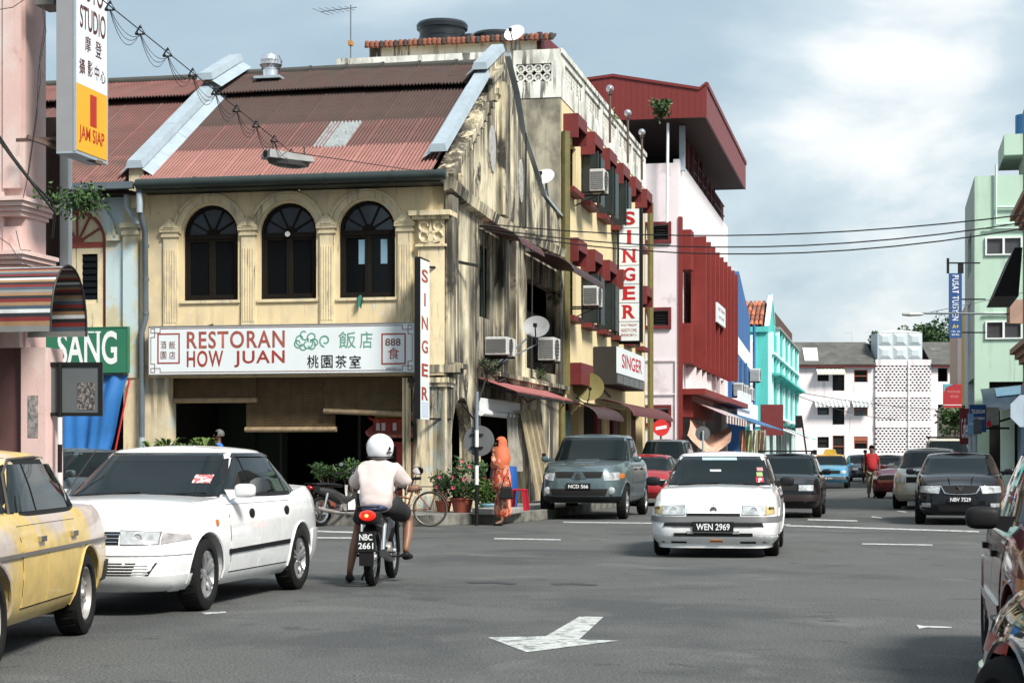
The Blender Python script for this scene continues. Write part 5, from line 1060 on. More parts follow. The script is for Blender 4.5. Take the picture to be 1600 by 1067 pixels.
m = MB(); m.prism([(-hw, h), (-hw, h*.62), (-hw*.75, h*.85), (0, h*.97), (0, h)], -.01, 0); st.part('blue_corner', m, mat('teal_corner', (.10, .30, .36), .5)); m = MB(); m.box(-hw, hw, -.01, 0, .08, .1); st.part('white_line', m, WHITE)
st, hw, h = board('hanging_banner', 'blue and white poster board behind the striped dish pole', 1515, 632, 1541, 675, 50, NAVY, (('TELEKOM', WHITE, .5, .75, .8, .14, 0), ('KAD TAMBAH', WHITE, .5, .5, .8, .1, 0)))
st, hw, h = board('hanging_banner', 'dark red vertical banner with a white swirl left of the poster board', 1500, 638, 1514, 694, 52, mat('banner_maroon', (.14, .01, .02), .6), (('Coffee', WHITE, .5, .45, .7, .55, 0),))
st, hw, h = board('street_name_sign', 'small light blue street name plate on a pole by the black sedan', 1513, 646, 1521, 679, 44, mat('plate_blue', (.12, .30, .48), .5), (('JALAN', WHITE, .5, .5, .7, .12, 0),), pole=True)
st, hw, h = board('traffic_sign', 'dark traffic sign seen from the back below the poster board', 1517, 655, 1534, 678, 47, MATS['sign_back_grey'], (), pole=True)
st, hw, h = board('projecting_sign', 'grey box sign with a red corner beside the mint green column', 1541, 636, 1561, 664, 52, mat('box_sign_grey', (.22, .24, .22), .5, dirt=.4)); m = MB(); m.prism([(-hw, -.05), (-hw*.2, -.05), (-hw*.4, h*.3), (-hw, h*.15)], -.02, -.005); st.part('red_cloth', m, SREDP); m = MB(); m.bar((hw, .03, .1), (hw+.5, .03, .25), .06); m.box(-hw, hw+.3, .0, .05, -.12, -.06); st.part('bracket', m, BLACKP)
# octagonal sign back
Y8 = 30; x, _, z = at(1604, 642, Y8); st = Thing('stop_sign', 'pale back of an octagonal sign cut by the right edge', 'sign', (x, Y8, 0)); r = 27*Y8/FPX; m = MB(); m.prism([(r*cos(pi/8+pi/4*i), z+r*sin(pi/8+pi/4*i)) for i in range(8)], 0, .02); st.part('plate', m, mat('pale_aluminium', (.42, .50, .58), .4, .3)); m = MB(); m.lathe([(.035, 0), (.035, z+.2)], 10, (.05, -.05, 0)); st.part('pole', m, GALV)
dish('grey satellite dish on a pole at the right by the red shop sign', at(1514, 596, 50), .36, (-.25, -1, .5), at(1522, 625, 50), f=False)
t = Thing('window_awning', 'small maroon dome awning on the right end of the pink apartments', 'awning', (48.5, 199, 3.3)); m = MB(); m.lathe([(1.9, 0), (1.5, .9), (.8, 1.35), (0, 1.5)], 14, (0, 0, 0), a0=pi, a1=2*pi, sq=(1, .7)); t.part('canopy', m, MAROON)
# ================================================================ wires and hanging lamps
def catenary(p, q, sag, n=14): p, q = Vector(p), Vector(q); return [p.lerp(q, i/n)-Vector((0, 0, sag*4*(i/n)*(1-i/n))) for i in range(n+1)]
def wirething(name, lab, paths, r, cat='cable', m_=None):
    mb = MB()
    for p in paths: mb.tube(p, r, 5)
    b = mb.v[0]; return single(name, mb, m_ or WIREM, lab, cat)
p_gab = F2W(.1, 2.6, fx(742, 355, 0)[1]); 
wirething('overhead_cable', 'three thin black overhead cables crossing from the gable wall to the right edge', [catenary(p_gab, at(1700, 330, 34), .55), catenary(p_gab+Vector((0, 0, -.05)), at(1700, 338, 34), .62), catenary(p_gab+Vector((.3, 0, .05)), at(1700, 322, 34), .38)], .014)
pA, pB = Vector(at(120, -32, 17)), Vector(at(455, 238, 25)); pC = F2W(-.05, -.5, 6.95)
st = Thing('festoon_cable', 'black cable with looped wires and triangular insulators from the top left to the hanging lamp', 'cable', tuple(pA)); bs = pA
n_ = 9; pts = [pA.lerp(pB, i/n_) for i in range(n_+1)]
m = MB(); m.tube([p-bs for p in pts], .006, 5); m.tube([pB-bs, pC-bs], .007, 5); st.part('main_wire', m, WIREM)
for i in range(1, n_+1):
    c_ = pts[i]-bs; m = MB()
    for dx_, dz_ in ((-.035, -.03), (.035, -.03), (0, .035)): m.ball(tuple(c_+Vector((dx_, 0, dz_))), .016, 8, 6)
    m.tube([c_+Vector((-.05, 0, -.04)), c_+Vector((.05, 0, -.04)), c_+Vector((0, 0, .05)), c_+Vector((-.05, 0, -.04))], .012, 4); st.part('insulator', m, WIREM, smooth=True)
    if i < n_:
        m = MB()
        for s_, off in ((.16, .0), (.10, .05), (.22, -.03)): m.tube([p-bs+Vector((0, off, -.04)) for p in catenary(pts[i], pts[i+1], s_, 8)], .0035, 4)
        st.part('loop_wire', m, WIREM)
st = Thing('street_lamp', 'grey box lamp hanging from the cable in front of the red roof', 'lamp', tuple(at(456, 250, 25)), rz=-.9)
m = MB(); m.hexa([(-.13, -.42, -.02), (.13, -.42, -.02), (.13, .30, -.02), (-.13, .30, -.02), (-.10, -.40, .10), (.10, -.40, .10), (.10, .28, .06), (-.10, .28, .06)]); st.part('housing', m, mat('lamp_grey', (.22, .225, .22), .5, var=.15), bevel=.01); m = MB(); m.lathe([(.13, -.02), (.12, -.08), (.07, -.11), (0, -.12)], 16, (0, -.05, 0), sq=(1, 2.6)); st.part('lens', m, mat('lens_dark', (.05, .052, .05), .2)); m = MB(); m.lathe([(0, -.425), (.05, -.425), (.05, -.40)], 12, (0, 0, .04), 'y'); st.part('socket', m, BLACKP); m = MB(); m.tube([(0, -.3, .1), (0, -.3, .2)], .01, 5); m.tube([(0, .2, .07), (0, .2, .2)], .01, 5); st.part('hook', m, WIREM)
Yl = 58; st = Thing('street_lamp', 'grey street lamp head on a long horizontal arm at the upper right', 'lamp', at(1426, 491, Yl)); m = MB(); m.lathe([(0, -.34), (.07, -.32), (.10, -.1), (.08, .2), (.05, .34), (0, .35)], 14, (0, 0, 0), 'x', sq=(1, .7)); st.part('lamp_head', m, mat('lamp_head_grey', (.40, .42, .43), .4)); m = MB(); e = Vector(at(1600, 491, Yl))-Vector(at(1426, 491, Yl)); m.tube([(.3, 0, .03), (e.x+1, 0, .0)], .035, 6); m.tube([(.5, 0, .05), (e.x+1, 0, .9)], .012, 5); st.part('arm', m, GREYPIPE); m = MB(); m.box(e.x-.5, e.x-.05, -.2, .2, -.3, .45); st.part('wall_box', m, BRN)
wirething('wall_cable', 'thick black cable curving down the salmon pink wall', [[at(-10, 200, 25.5), at(20, 245, 25.6), at(50, 285, 25.8), at(78, 312, 26), at(86, 335, 26.2), at(82, 372, 26.4)], [at(-10, 208, 25.5), at(25, 255, 25.6), at(84, 330, 26)]], .018)
wirething('wall_wire', 'thin loose wires hanging down the salmon pink wall beside the studio sign', [[at(65, 10, 26), at(70, 40, 26), at(62, 90, 26), at(63, 130, 26), at(55, 190, 26), at(42, 280, 26)], [at(68, 10, 26), at(72, 50, 26), at(60, 110, 26), at(58, 180, 26), at(45, 270, 26), at(36, 310, 26)], [at(-5, 16, 26), at(20, 12, 26), at(45, -5, 26)], [at(0, 372, 26), at(15, 382, 26), at(30, 405, 26), at(48, 418, 26)], [at(25, 360, 26), at(32, 390, 26), at(48, 392, 26)]], .006)
wirething('wire', 'thin wires running from the teal building across the pink apartments', [catenary(at(1245, 612, 150), at(1480, 640, 198), .3), catenary(at(1246, 618, 150), at(1400, 655, 198), .4)], .03)
# utility strut left of the apartments
m = MB(); m.bar(at(1252, 650, 150), at(1262, 722, 150), .12); a = at(1249, 655, 150); m.box(a[0]-.3, a[0]+.2, a[1]-.2, a[1]+.2, a[2]-.7, a[2]+.3); single('leaning_post', m, BLACKP, 'thin dark leaning post with a box by the teal building', 'post')
# ================================================================ restaurant front: blinds, tarp, shrine
def blind(lab, px0, px1, py1, y, z1=3.0, tilt=0, name='bamboo_blind', m_=None):
    x0, z0 = fy(px0, py1, y); x1, _ = fy(px1, py1, y); t = Thing(name, lab, 'blind', ((x0+x1)/2, y, z0), f=True, group='bamboo blinds over the restaurant entrance'); n = int((z1-z0)/.042); m = MB()
    for i in range(n):
        z = z1-(i+.5)*.042; dz = tilt*(i/n); j = random.uniform(-.006, .006); m.add([(x0+j, y, z-.019+dz), (x1+j, y, z-.019-dz), (x1+j, y-.008, z-dz), (x0+j, y-.008, z+dz), (x0+j, y, z+.019+dz), (x1+j, y, z+.019-dz)], [(0, 1, 2, 3), (3, 2, 5, 4)])
    t.part('slats', m, m_ or BAMB, kind='stuff'); m = MB(); m.tube([(x0-.04, y, z0+tilt), (x1+.05, y, z0-tilt)], .055, 12); t.part('roller', m, mat('bamboo_roll', (.34, .25, .15), .65, var=.25, sc=9), smooth=True)
    m = MB(); k = 7
    for i in range(k): xx = x0+(x1-x0)*(i+.5)/k; m.box(xx-.006, xx+.006, y-.014, y-.009, z0, z1)
    t.part('cords', m, mat('blind_cord', (.09, .065, .04), .8)); m = MB(); m.box(x0-.02, x1+.02, y+.01, y+.03, z0, z1); t.part('backing', m, mat('blind_back', (.12, .085, .05), .8)); return t
blind('short left bamboo blind under the restaurant sign', 263, 398, 626, .30)
blind('longest bamboo blind, in the middle of the restaurant entrance', 386, 522, 671, .36)
blind('right bamboo blind hanging slightly tilted above the red shrine', 509, 643, 645, .24, tilt=.04)
t = Thing('tarpaulin', 'bright blue tarpaulin hung under the green sign', 'tarpaulin', fy(140, 700, -.1)[:1]+(-.1, 1.2), f=True)
BLT = mat('blue_tarp', (.025, .15, .42), .45, var=.12, sc=2.5)
def tf_(u, v):
    px_ = 20+u*180-(v*28 if u > .5 else 0)*(u-.5)*2; py_ = 586+v*140; x, z = fy(px_, py_, -.1); return (x, -.1-.10*v*2+.05*sin(u*19+v*2.2)+.03*sin(u*47+1)+.04*sin(v*7+u*3), z)
m = MB(); m.grid(tf_, 50, 16); t.part('sheet', m, BLT, smooth=180); m = MB(); a = fy(203, 590, -.14); b_ = fy(176, 726, -.35); m.tube([(a[0], -.14, a[1]), (b_[0], -.36, b_[1])], .02, 5); t.part('red_edge', m, SREDP)
# red shrine
t = Thing('shrine', 'red roofed shrine with golden top at the right of the restaurant entrance', 'shrine', (fy(607, 700, .9)[0], .9, .15), f=True)
def q_(px, py): return fy(px, py, .9)
SHR = mat('shrine_red', (.42, .035, .022), .5, var=.15)
a, b_ = q_(583, 690), q_(635, 800); m = MB(); m.box(a[0], b_[0], .9, 1.4, .2, a[1]); t.part('body', m, SHR); m = MB(); m.box(a[0]+.12, b_[0]-.22, .885, .9, .9, a[1]-.1); t.part('niche', m, BLACK)
(xl_, zl_), (xr_, zr_) = q_(577, 680), q_(644, 680)
m = MB(); cxx = (xl_+xr_)/2; hw = (xr_-xl_)/2; prof_e = [(-1, .09), (-.9, .02), (-.6, 0), (0, 0), (.6, 0), (.9, .02), (1, .09)]
for (ua, za), (ub, zb_) in zip(prof_e, prof_e[1:]): m.hexa([(cxx+ua*hw, .62, zl_+za-.05), (cxx+ub*hw, .62, zl_+zb_-.05), (cxx+ub*hw, 1.5, zl_+zb_-.05), (cxx+ua*hw, 1.5, zl_+za-.05), (cxx+ua*hw, .62, zl_+za), (cxx+ub*hw, .62, zl_+zb_), (cxx+ub*hw*.6, 1.0, zl_+zb_+.25), (cxx+ua*hw*.6, 1.0, zl_+za+.25)])
t.part('lower_roof', m, mat('shrine_pinkish', (.42, .12, .10), .6, var=.3, sc=12))
z_1 = q_(600, 676)[1]; z_2 = q_(600, 657)[1]; m = MB(); m.hexa([(cxx-.30, .8, z_1), (cxx+.30, .8, z_1), (cxx+.30, 1.2, z_1), (cxx-.30, 1.2, z_1), (cxx-.36, .78, z_2), (cxx+.36, .78, z_2), (cxx+.36, 1.2, z_2), (cxx-.36, 1.2, z_2)]); t.part('upper_box', m, SHR)
for i in range(5): m = MB(); m.box(cxx-.28+i*.12, cxx-.2+i*.12, .77, .79, z_1+.04, z_2-.05); t.part('painted_strip', m, WHITE if i in (0, 1, 3) else SHR)
m = MB(); m.prism([(cxx-.40, z_2), (cxx+.40, z_2), (cxx+.46, z_2+.09), (cxx+.36, z_2+.04), (cxx-.36, z_2+.04), (cxx-.46, z_2+.09)], .74, 1.22); t.part('upper_roof', m, SHR)
m = MB()
for i in range(7): m.lathe([(.0, -.02), (.07, -.02), (.07, .02), (0, .02)], 10, (cxx-.25+i*.083, .8, z_2+.05+.05*sin(pi*i/6)), 'y')
t.part('golden_ridge', m, mat('shrine_gold', (.50, .32, .06), .5))
# ================================================================ the side of the restaurant
t = Thing('roller_blind', 'white roller blind in the side doorway behind the woman in orange', 'blind', (.15, 4.5, 2.2), f=True)
y0_, z1_ = fx(750, 621, .18); y1_, _ = fx(813, 621, .18); z0_ = fx(780, 645, .18)[1]
m = MB()
for i in range(10): z = z1_-(i+.5)*(z1_-z0_)/10; m.box(.16, .18, y0_, y1_, z-(z1_-z0_)/21, z+(z1_-z0_)/21)
t.part('slats', m, WHITE); m = MB(); m.tube([(.2, y0_, z0_-.04), (.2, y1_+.2, z0_-.04)], .07, 10); t.part('roller', m, WHITE, smooth=True)
t = Thing('lean_to_roof', 'faded red corrugated sheet canopy over the side doorway', 'canopy', (.3, 6, 2.8), f=True)
for i in range(7):
    ya = 2.9+i*1.02; m = MB(); k = 12; m.grid(lambda u, v_: (.02+.85*v_, ya+1.04*u, 3.02-.30*v_-.0*i+.018*sin(2*pi*k*u/1)), 48, 1); m.grid(lambda u, v_: (.87, ya+1.04*u, 2.70+.018*sin(2*pi*k*u)+.012*v_), 48, 1); t.part('roof_sheet', m, mat('faded_red_sheet', (.27, .09, .09), .7, var=.25, sc=3), smooth=60)
m = MB(); m.bar((.85, 3.0, 2.66), (.85, 10, 2.66), .05); m.bar((.02, 3.0, 2.9), (.85, 3.0, 2.66), .05); t.part('frame', m, BLACKP)
def screen(lab, p0, p1, q0, q1, m_, cat='screen'):
    t = Thing('bamboo_screen', lab, cat, (p0[0], p0[1], p0[2]), f=True); P_ = [Vector(p) for p in (p0, p1, q0, q1)]; n = 30; m = MB()
    for i in range(n):
        a, b_ = i/n, (i+.8)/n; A, B = P_[0].lerp(P_[1], a), P_[0].lerp(P_[1], b_); C_, D_ = P_[2].lerp(P_[3], a), P_[2].lerp(P_[3], b_); w_ = Vector((.02*sin(i*.7), 0, 0)); m.add([A+w_, B+w_, D_+w_, C_+w_, A+w_+Vector((.015, 0, 0)), B+w_+Vector((.015, 0, 0)), D_+w_+Vector((.015, 0, 0)), C_+w_+Vector((.015, 0, 0))], [(0, 1, 2, 3), (4, 5, 6, 7), (0, 1, 5, 4), (2, 3, 7, 6), (0, 3, 7, 4), (1, 2, 6, 5)])
    t.part('cane_strips', m, m_, kind='stuff'); return t
a, b_, c_, d_ = fx(822, 640, .5), fx(848, 640, .5), fx(832, 782, .5), fx(862, 782, .5)
screen('tall pale bamboo screen leaning at the rear corner behind the woman', (.35, a[0], a[1]), (.35, b_[0], b_[1]), (.6, c_[0], .25), (.6, d_[0], .25), mat('pale_cane', (.40, .33, .21), .8, var=.3, sc=3))
a, b_ = fx(795, 650, .3), fx(815, 650, .3); screen('grey rolled cane screen hanging beside the side doorway', (.25, a[0], 2.3), (.25, b_[0], 2.3), (.3, a[0], .95), (.3, b_[0], .95), mat('grey_cane', (.36, .34, .29), .8, var=.3, sc=6))
m = MB(); m.lathe([(0, 0), (.28, 0), (.30, .3), (.30, .6), (.27, .9), (.0, .92)], 20, (.9, 1.4, .19)); single('plastic_barrel', m, mat('blue_barrel', (.02, .09, .32), .4), 'blue plastic barrel behind the striped sign pole', 'barrel', (.9, 1.4, .19), f=True, smooth=40)
# low step and concrete block on the corner
m = MB(); m.box(1.0, 1.72, -2.0, -.6, .19, .30); single('concrete_step', m, CONC, 'low grey concrete block on the pavement corner', 'step', (1, -2, .19), f=True, bevel=.02)
# laundry, tarps and canvas along the far shops
m = MB(); A, B, C_, D_ = [at(*p) for p in ((1076, 655, 79), (1092, 628, 95), (1080, 690, 79), (1150, 672, 86))]
t = Thing('orange_tarpaulin', 'pale orange patterned tarpaulin slung below the red canopy', 'tarpaulin', (0, 0, 0))
A, B, C_, D_ = [Vector(at(*p)) for p in ((1078, 650, 80), (1140, 664, 88), (1074, 680, 76), (1141, 690, 80))]
m.grid(lambda u, v_: tuple(A.lerp(B, u).lerp(C_.lerp(D_, u), v_)+Vector((0, -.6*sin(pi*v_), -.6*sin(pi*u)))), 14, 8); t.part('sheet', m, mat('orange_tarp', (.60, .32, .22), .7, var=.2, sc=3, blot=((.68, .52, .42), .48, .56, 6)), smooth=180)
t = Thing('shop_awning', 'white and red striped canvas awning below the dark red screen', 'awning', tuple(F2W(0, 43, 0)))
for i in range(16):
    y = 42.6+i*.75; m = MB(); p = [F2W(.3, y, 3.75), F2W(.3, y+.72, 3.75), F2W(1.9, y+.72, 3.05), F2W(1.9, y, 3.05)]; o_ = F2W(0, 43, 0); p = [v-o_ for v in p]; m.add([tuple(v) for v in p]+[tuple(v+Vector((0, 0, .03))) for v in p]+[tuple(p[3]+Vector((0, 0, -.3))), tuple(p[2]+Vector((0, 0, -.3)))], [(0, 1, 2, 3), (4, 5, 6, 7), (3, 2, 9, 8), (0, 3, 7, 4), (1, 2, 6, 5)]); t.part('canopy_strip', m, WHITE if i % 2 else MAROON)
t = Thing('shop_awning', 'blue canvas awning further along below the blue block', 'awning', tuple(F2W(0, 62, 0))); m = MB(); o_ = F2W(0, 62, 0)
p = [F2W(.2, 56, 3.7)-o_, F2W(.2, 80, 3.7)-o_, F2W(2.3, 80, 2.9)-o_, F2W(2.3, 56, 2.9)-o_]; m.add([tuple(v) for v in p]+[tuple(v+Vector((0, 0, .05))) for v in p], [(0, 1, 2, 3), (4, 5, 6, 7), (2, 3, 7, 6), (0, 3, 7, 4), (1, 2, 6, 5)]); t.part('canopy', m, mat('blue_canvas_awning', (.03, .12, .26), .6, var=.2))
for i, (px_, wd, col) in enumerate(((1156, 9, (.55, .30, .20)), (1166, 9, (.38, .42, .24)), (1176, 8, (.62, .62, .50)), (1184, 7, (.40, .30, .18)), (1191, 6, (.55, .55, .50)))):
    m = MB(); A = Vector(at(px_, 672, 92)); w_ = wd*92/FPX; m.grid(lambda u, v_: (w_*u, .12*sin(u*9+v_*3), -1.15*v_), 8, 5); single('hanging_cloth', m, mat('cloth_%s' % 'abcde'[i], col, .8, var=.3, sc=4), ('peach coloured cloth hanging first in the row of cloths before the teal shop', 'olive green cloth hanging second in the row before the teal shop', 'cream cloth hanging third in the row before the teal shop', 'brown cloth hanging fourth in the row before the teal shop', 'off white cloth hanging last in the row before the teal shop')[i], 'cloth', tuple(A), smooth=180)
for i in range(4): m = MB(); y = 101+i*9; m.add([tuple(v) for v in (F2W(.2, y, 3.6), F2W(.2, y+7, 3.6), F2W(2.2, y+7, 2.8), F2W(2.2, y, 2.8), F2W(.2, y, 3.66), F2W(.2, y+7, 3.66), F2W(2.2, y+7, 2.86), F2W(2.2, y, 2.86))], [(0, 1, 2, 3), (4, 5, 6, 7), (3, 2, 6, 7), (0, 3, 7, 4)]); single('shop_awning', m, [WHITE, MAROON, WHITE, TEAL][i], ('nearest white awning of the teal shops', 'maroon awning of the teal shops', 'further white awning of the teal shops', 'teal awning at the far end of the teal shops')[i], 'awning')
m = MB(); a = F2W(.2, 95, 0); m.box(a.x-.4, a.x+1.2, a.y-.1, a.y+.1, 2.8, 5.0); single('red_signboard', m, MAROON, 'dark red square board at the foot of the teal building', 'sign')
# ================================================================ vehicles
def interp(t, x):
    if x <= t[0][0]: return t[0][1]
    for (a, p), (b, q) in zip(t, t[1:]):
        if x <= b: return p+(q-p)*(x-a)/(b-a)
    return t[-1][1]
def sminterp(t, x):                 # smooth between control points
    if x <= t[0][0]: return t[0][1]
    for i in range(len(t)-1):
        if x <= t[i+1][0]:
            x0, y0 = t[i]; x1, y1 = t[i+1]; m0 = (t[i+1][1]-t[i-1][1])/(t[i+1][0]-t[i-1][0]) if i > 0 else (y1-y0)/(x1-x0)
            m1 = (t[i+2][1]-y0)/(t[i+2][0]-x0) if i+2 < len(t) else (y1-y0)/(x1-x0)
            h = x1-x0; s = (x-x0)/h; return (2*s**3-3*s*s+1)*y0+(s**3-2*s*s+s)*h*m0+(-2*s**3+3*s*s)*y1+(s**3-s*s)*h*m1
    return t[-1][1]
class Shell:
    """closed lofted body: rings between a bottom and a top profile, each ring a superellipse"""
    def __init__(s, xf, xr, hw, bot, top, n=6, crown=.03, N=96, K=14, M=6):
        s.xf, s.xr, s.hw, s.bt, s.tp, s.n, s.crown, s.N, s.K, s.M = xf, xr, hw, bot, top, n, crown, N, K, M
    def ring(s, th, k):
        xf, xr, hw = interp(s.xf, k), interp(s.xr, k), interp(s.hw, k); c, q = cos(th), sin(th)
        d = (abs(c)**s.n+abs(q)**s.n)**(-1/s.n); return ((xf+xr)/2+(xf-xr)/2*c*d, hw*q*d)
    def z(s, x, k): b = sminterp(s.bt, x); return b+(sminterp(s.tp, x)-b)*k
    def pt(s, th, k): x, y = s.ring(th, k); return (x, y, s.z(x, k))
    def mesh(s):
        mb = MB(); N = s.N; vs = [s.pt(2*pi*i/N, k/s.K) for k in range(s.K+1) for i in range(N)]
        fs = [(k*N+i, k*N+(i+1) % N, (k+1)*N+(i+1) % N, (k+1)*N+i) for k in range(s.K) for i in range(N)]
        hw = interp(s.hw, 1)
        for lvl in (0, s.K):
            prev = [lvl*N]*(s.M+1)
            for i in range(1, N//2+1):
                if i == N//2: cur = [lvl*N+i]*(s.M+1)
                else:
                    a, b = vs[lvl*N+i], vs[lvl*N+N-i]; cur = [lvl*N+i]
                    for j in range(1, s.M):
                        t = j/s.M; y = a[1]+(b[1]-a[1])*t; z = a[2]+(s.crown*(1-(2*t-1)**2) if lvl else 0); vs.append((a[0], y, z)); cur.append(len(vs)-1)
                    cur.append(lvl*N+N-i)
                for j in range(s.M):
                    f = []
                    for v in (prev[j], prev[j+1], cur[j+1], cur[j]):
                        if v not in f: f.append(v)
                    if len(f) > 2: fs.append(tuple(f))
                prev = cur
        mb.add(vs, fs); return mb
    def kz(s, x, z): b = sminterp(s.bt, x); return min(1, max(0, (z-b)/max(.01, sminterp(s.tp, x)-b)))
    def side(s, x, z, sg):
        k = s.kz(x, z); xf, xr, hw = interp(s.xf, k), interp(s.xr, k), interp(s.hw, k); e = min(.999, abs((x-(xf+xr)/2)/((xf-xr)/2))); return sg*hw*(1-e**s.n)**(1/s.n)
    def end(s, y, z, front=True):
        x = s.xf[0][1] if front else s.xr[0][1]
        for _ in range(6):
            k = s.kz(x, z); xf, xr, hw = interp(s.xf, k), interp(s.xr, k), interp(s.hw, k); e = min(.999, abs(y/hw)); h = (xf-xr)/2*(1-e**s.n)**(1/s.n); x = (xf+xr)/2+(h if front else -h)
        return x
def patch(mb, sh, kind, q, off=.004, th=.02, nu=8, nv=4, sg=1, mi=0):
    """a panel lying on the shell; q = 4 corners (a,z): side -> a=x, front/rear -> a=y"""
    def P(u, v, d):
        a = (q[0][0]*(1-u)+q[1][0]*u)*(1-v)+(q[3][0]*(1-u)+q[2][0]*u)*v; z = (q[0][1]*(1-u)+q[1][1]*u)*(1-v)+(q[3][1]*(1-u)+q[2][1]*u)*v
        if kind == 'side': return (a, sh.side(a, z, sg)+sg*d, z)
        f = kind == 'front'; return (sh.end(a, z, f)+(d if f else -d), a, z)
    o = len(mb.v); W_ = nv+1; cnt = (nu+1)*W_
    for d in (off, off-th): mb.v += [P(i/nu, j/nv, d) for i in range(nu+1) for j in range(nv+1)]
    F = []
    for i in range(nu):
        for j in range(nv): a = o+i*W_+j; F += [(a, a+W_, a+W_+1, a+1), (a+cnt, a+cnt+1, a+cnt+W_+1, a+cnt+W_)]
    for i in range(nu):
        for j in (0, nv): a = o+i*W_+j; F.append((a, a+W_, a+W_+cnt, a+cnt))
    for j in range(nv):
        for i in (0, nu): a = o+i*W_+j; F.append((a, a+1, a+1+cnt, a+cnt))
    mb.f += F; mb.m += [mi]*len(F); return mb
def band(mb, sh, t0, t1, z0, z1, off=.01, th=.03, n=40, nv=2, mi=0):
    def P(u, v, d):
        t = t0+(t1-t0)*u; z = z0+(z1-z0)*v; x, y = sh.ring(t, .5)
        for _ in range(4): k = sh.kz(x, z); x, y = sh.ring(t, k)
        r = Vector((cos(t), sin(t), 0)); return (x+r.x*d, y+r.y*d, z)
    o = len(mb.v); W_ = nv+1; cnt = (n+1)*W_
    for d in (off, off-th): mb.v += [P(i/n, j/nv, d) for i in range(n+1) for j in range(nv+1)]
    F = []
    for i in range(n):
        for j in range(nv): a = o+i*W_+j; F += [(a, a+W_, a+W_+1, a+1), (a+cnt, a+cnt+1, a+cnt+W_+1, a+cnt+W_)]
        for j in (0, nv): a = o+i*W_+j; F.append((a, a+W_, a+W_+cnt, a+cnt))
    for j in range(nv):
        for i in (0, n): a = o+i*W_+j; F.append((a, a+1, a+1+cnt, a+cnt))
    mb.f += F; mb.m += [mi]*len(F); return mb
CARGLASS = mat('car_glass', (.006, .010, .011), .03, var=0, spec=.28)
TINT = mat('tinted_band', (.004, .005, .006), .1, var=0)
LAMPG = mat('headlamp_glass', (.36, .38, .39), .2, 0, var=.35, sc=14, coat=1); AMBER = mat('amber_lens', (.45, .15, .03), .15, var=.1); AMBERP = mat('yellowed_lens', (.40, .32, .13), .2, var=.1); REDL = mat('red_lens', (.30, .008, .008), .12, var=.1)
CHROME = mat('chrome', (.62, .63, .64), .12, 1, var=0); TRIMB = mat('black_car_trim', (.008, .008, .009), .6, var=.1, spec=.25); UNDER = mat('underbody', (.006, .006, .006), .9, var=0)
ALLOY = mat('alloy_wheel', (.48, .49, .50), .3, .7, var=.1, dirt=.3); STEELW = mat('steel_wheel', (.40, .38, .36), .45, .5, var=.2, dirt=.5); PLATEB = mat('plate_black', (.008, .008, .008), .4, var=0)
def paint(name, col, rough=.28, metal=0, coat=.8, dirt=.12, **k): return mat(name, col, rough, metal, var=.02, coat=coat if sum(col) > .5 else coat*.7, dirt=dirt, sc=2, **k)
WHEELS = {}
def sball(m, c, r, e=.62, n=20, k=12):
    f = lambda v: math.copysign(abs(v)**e, v); vs = []; fs = []
    for i in range(k+1):
        a = pi*i/k
        for j in range(n): t = 2*pi*j/n; vs.append((c[0]+r[0]*f(sin(a))*f(cos(t)), c[1]+r[1]*f(sin(a))*f(sin(t)), c[2]+r[2]*f(cos(a))))
    for i in range(k):
        for j in range(n): fs.append((i*n+j, (i+1)*n+j, (i+1)*n+(j+1) % n, i*n+(j+1) % n))
    m.add(vs, fs)

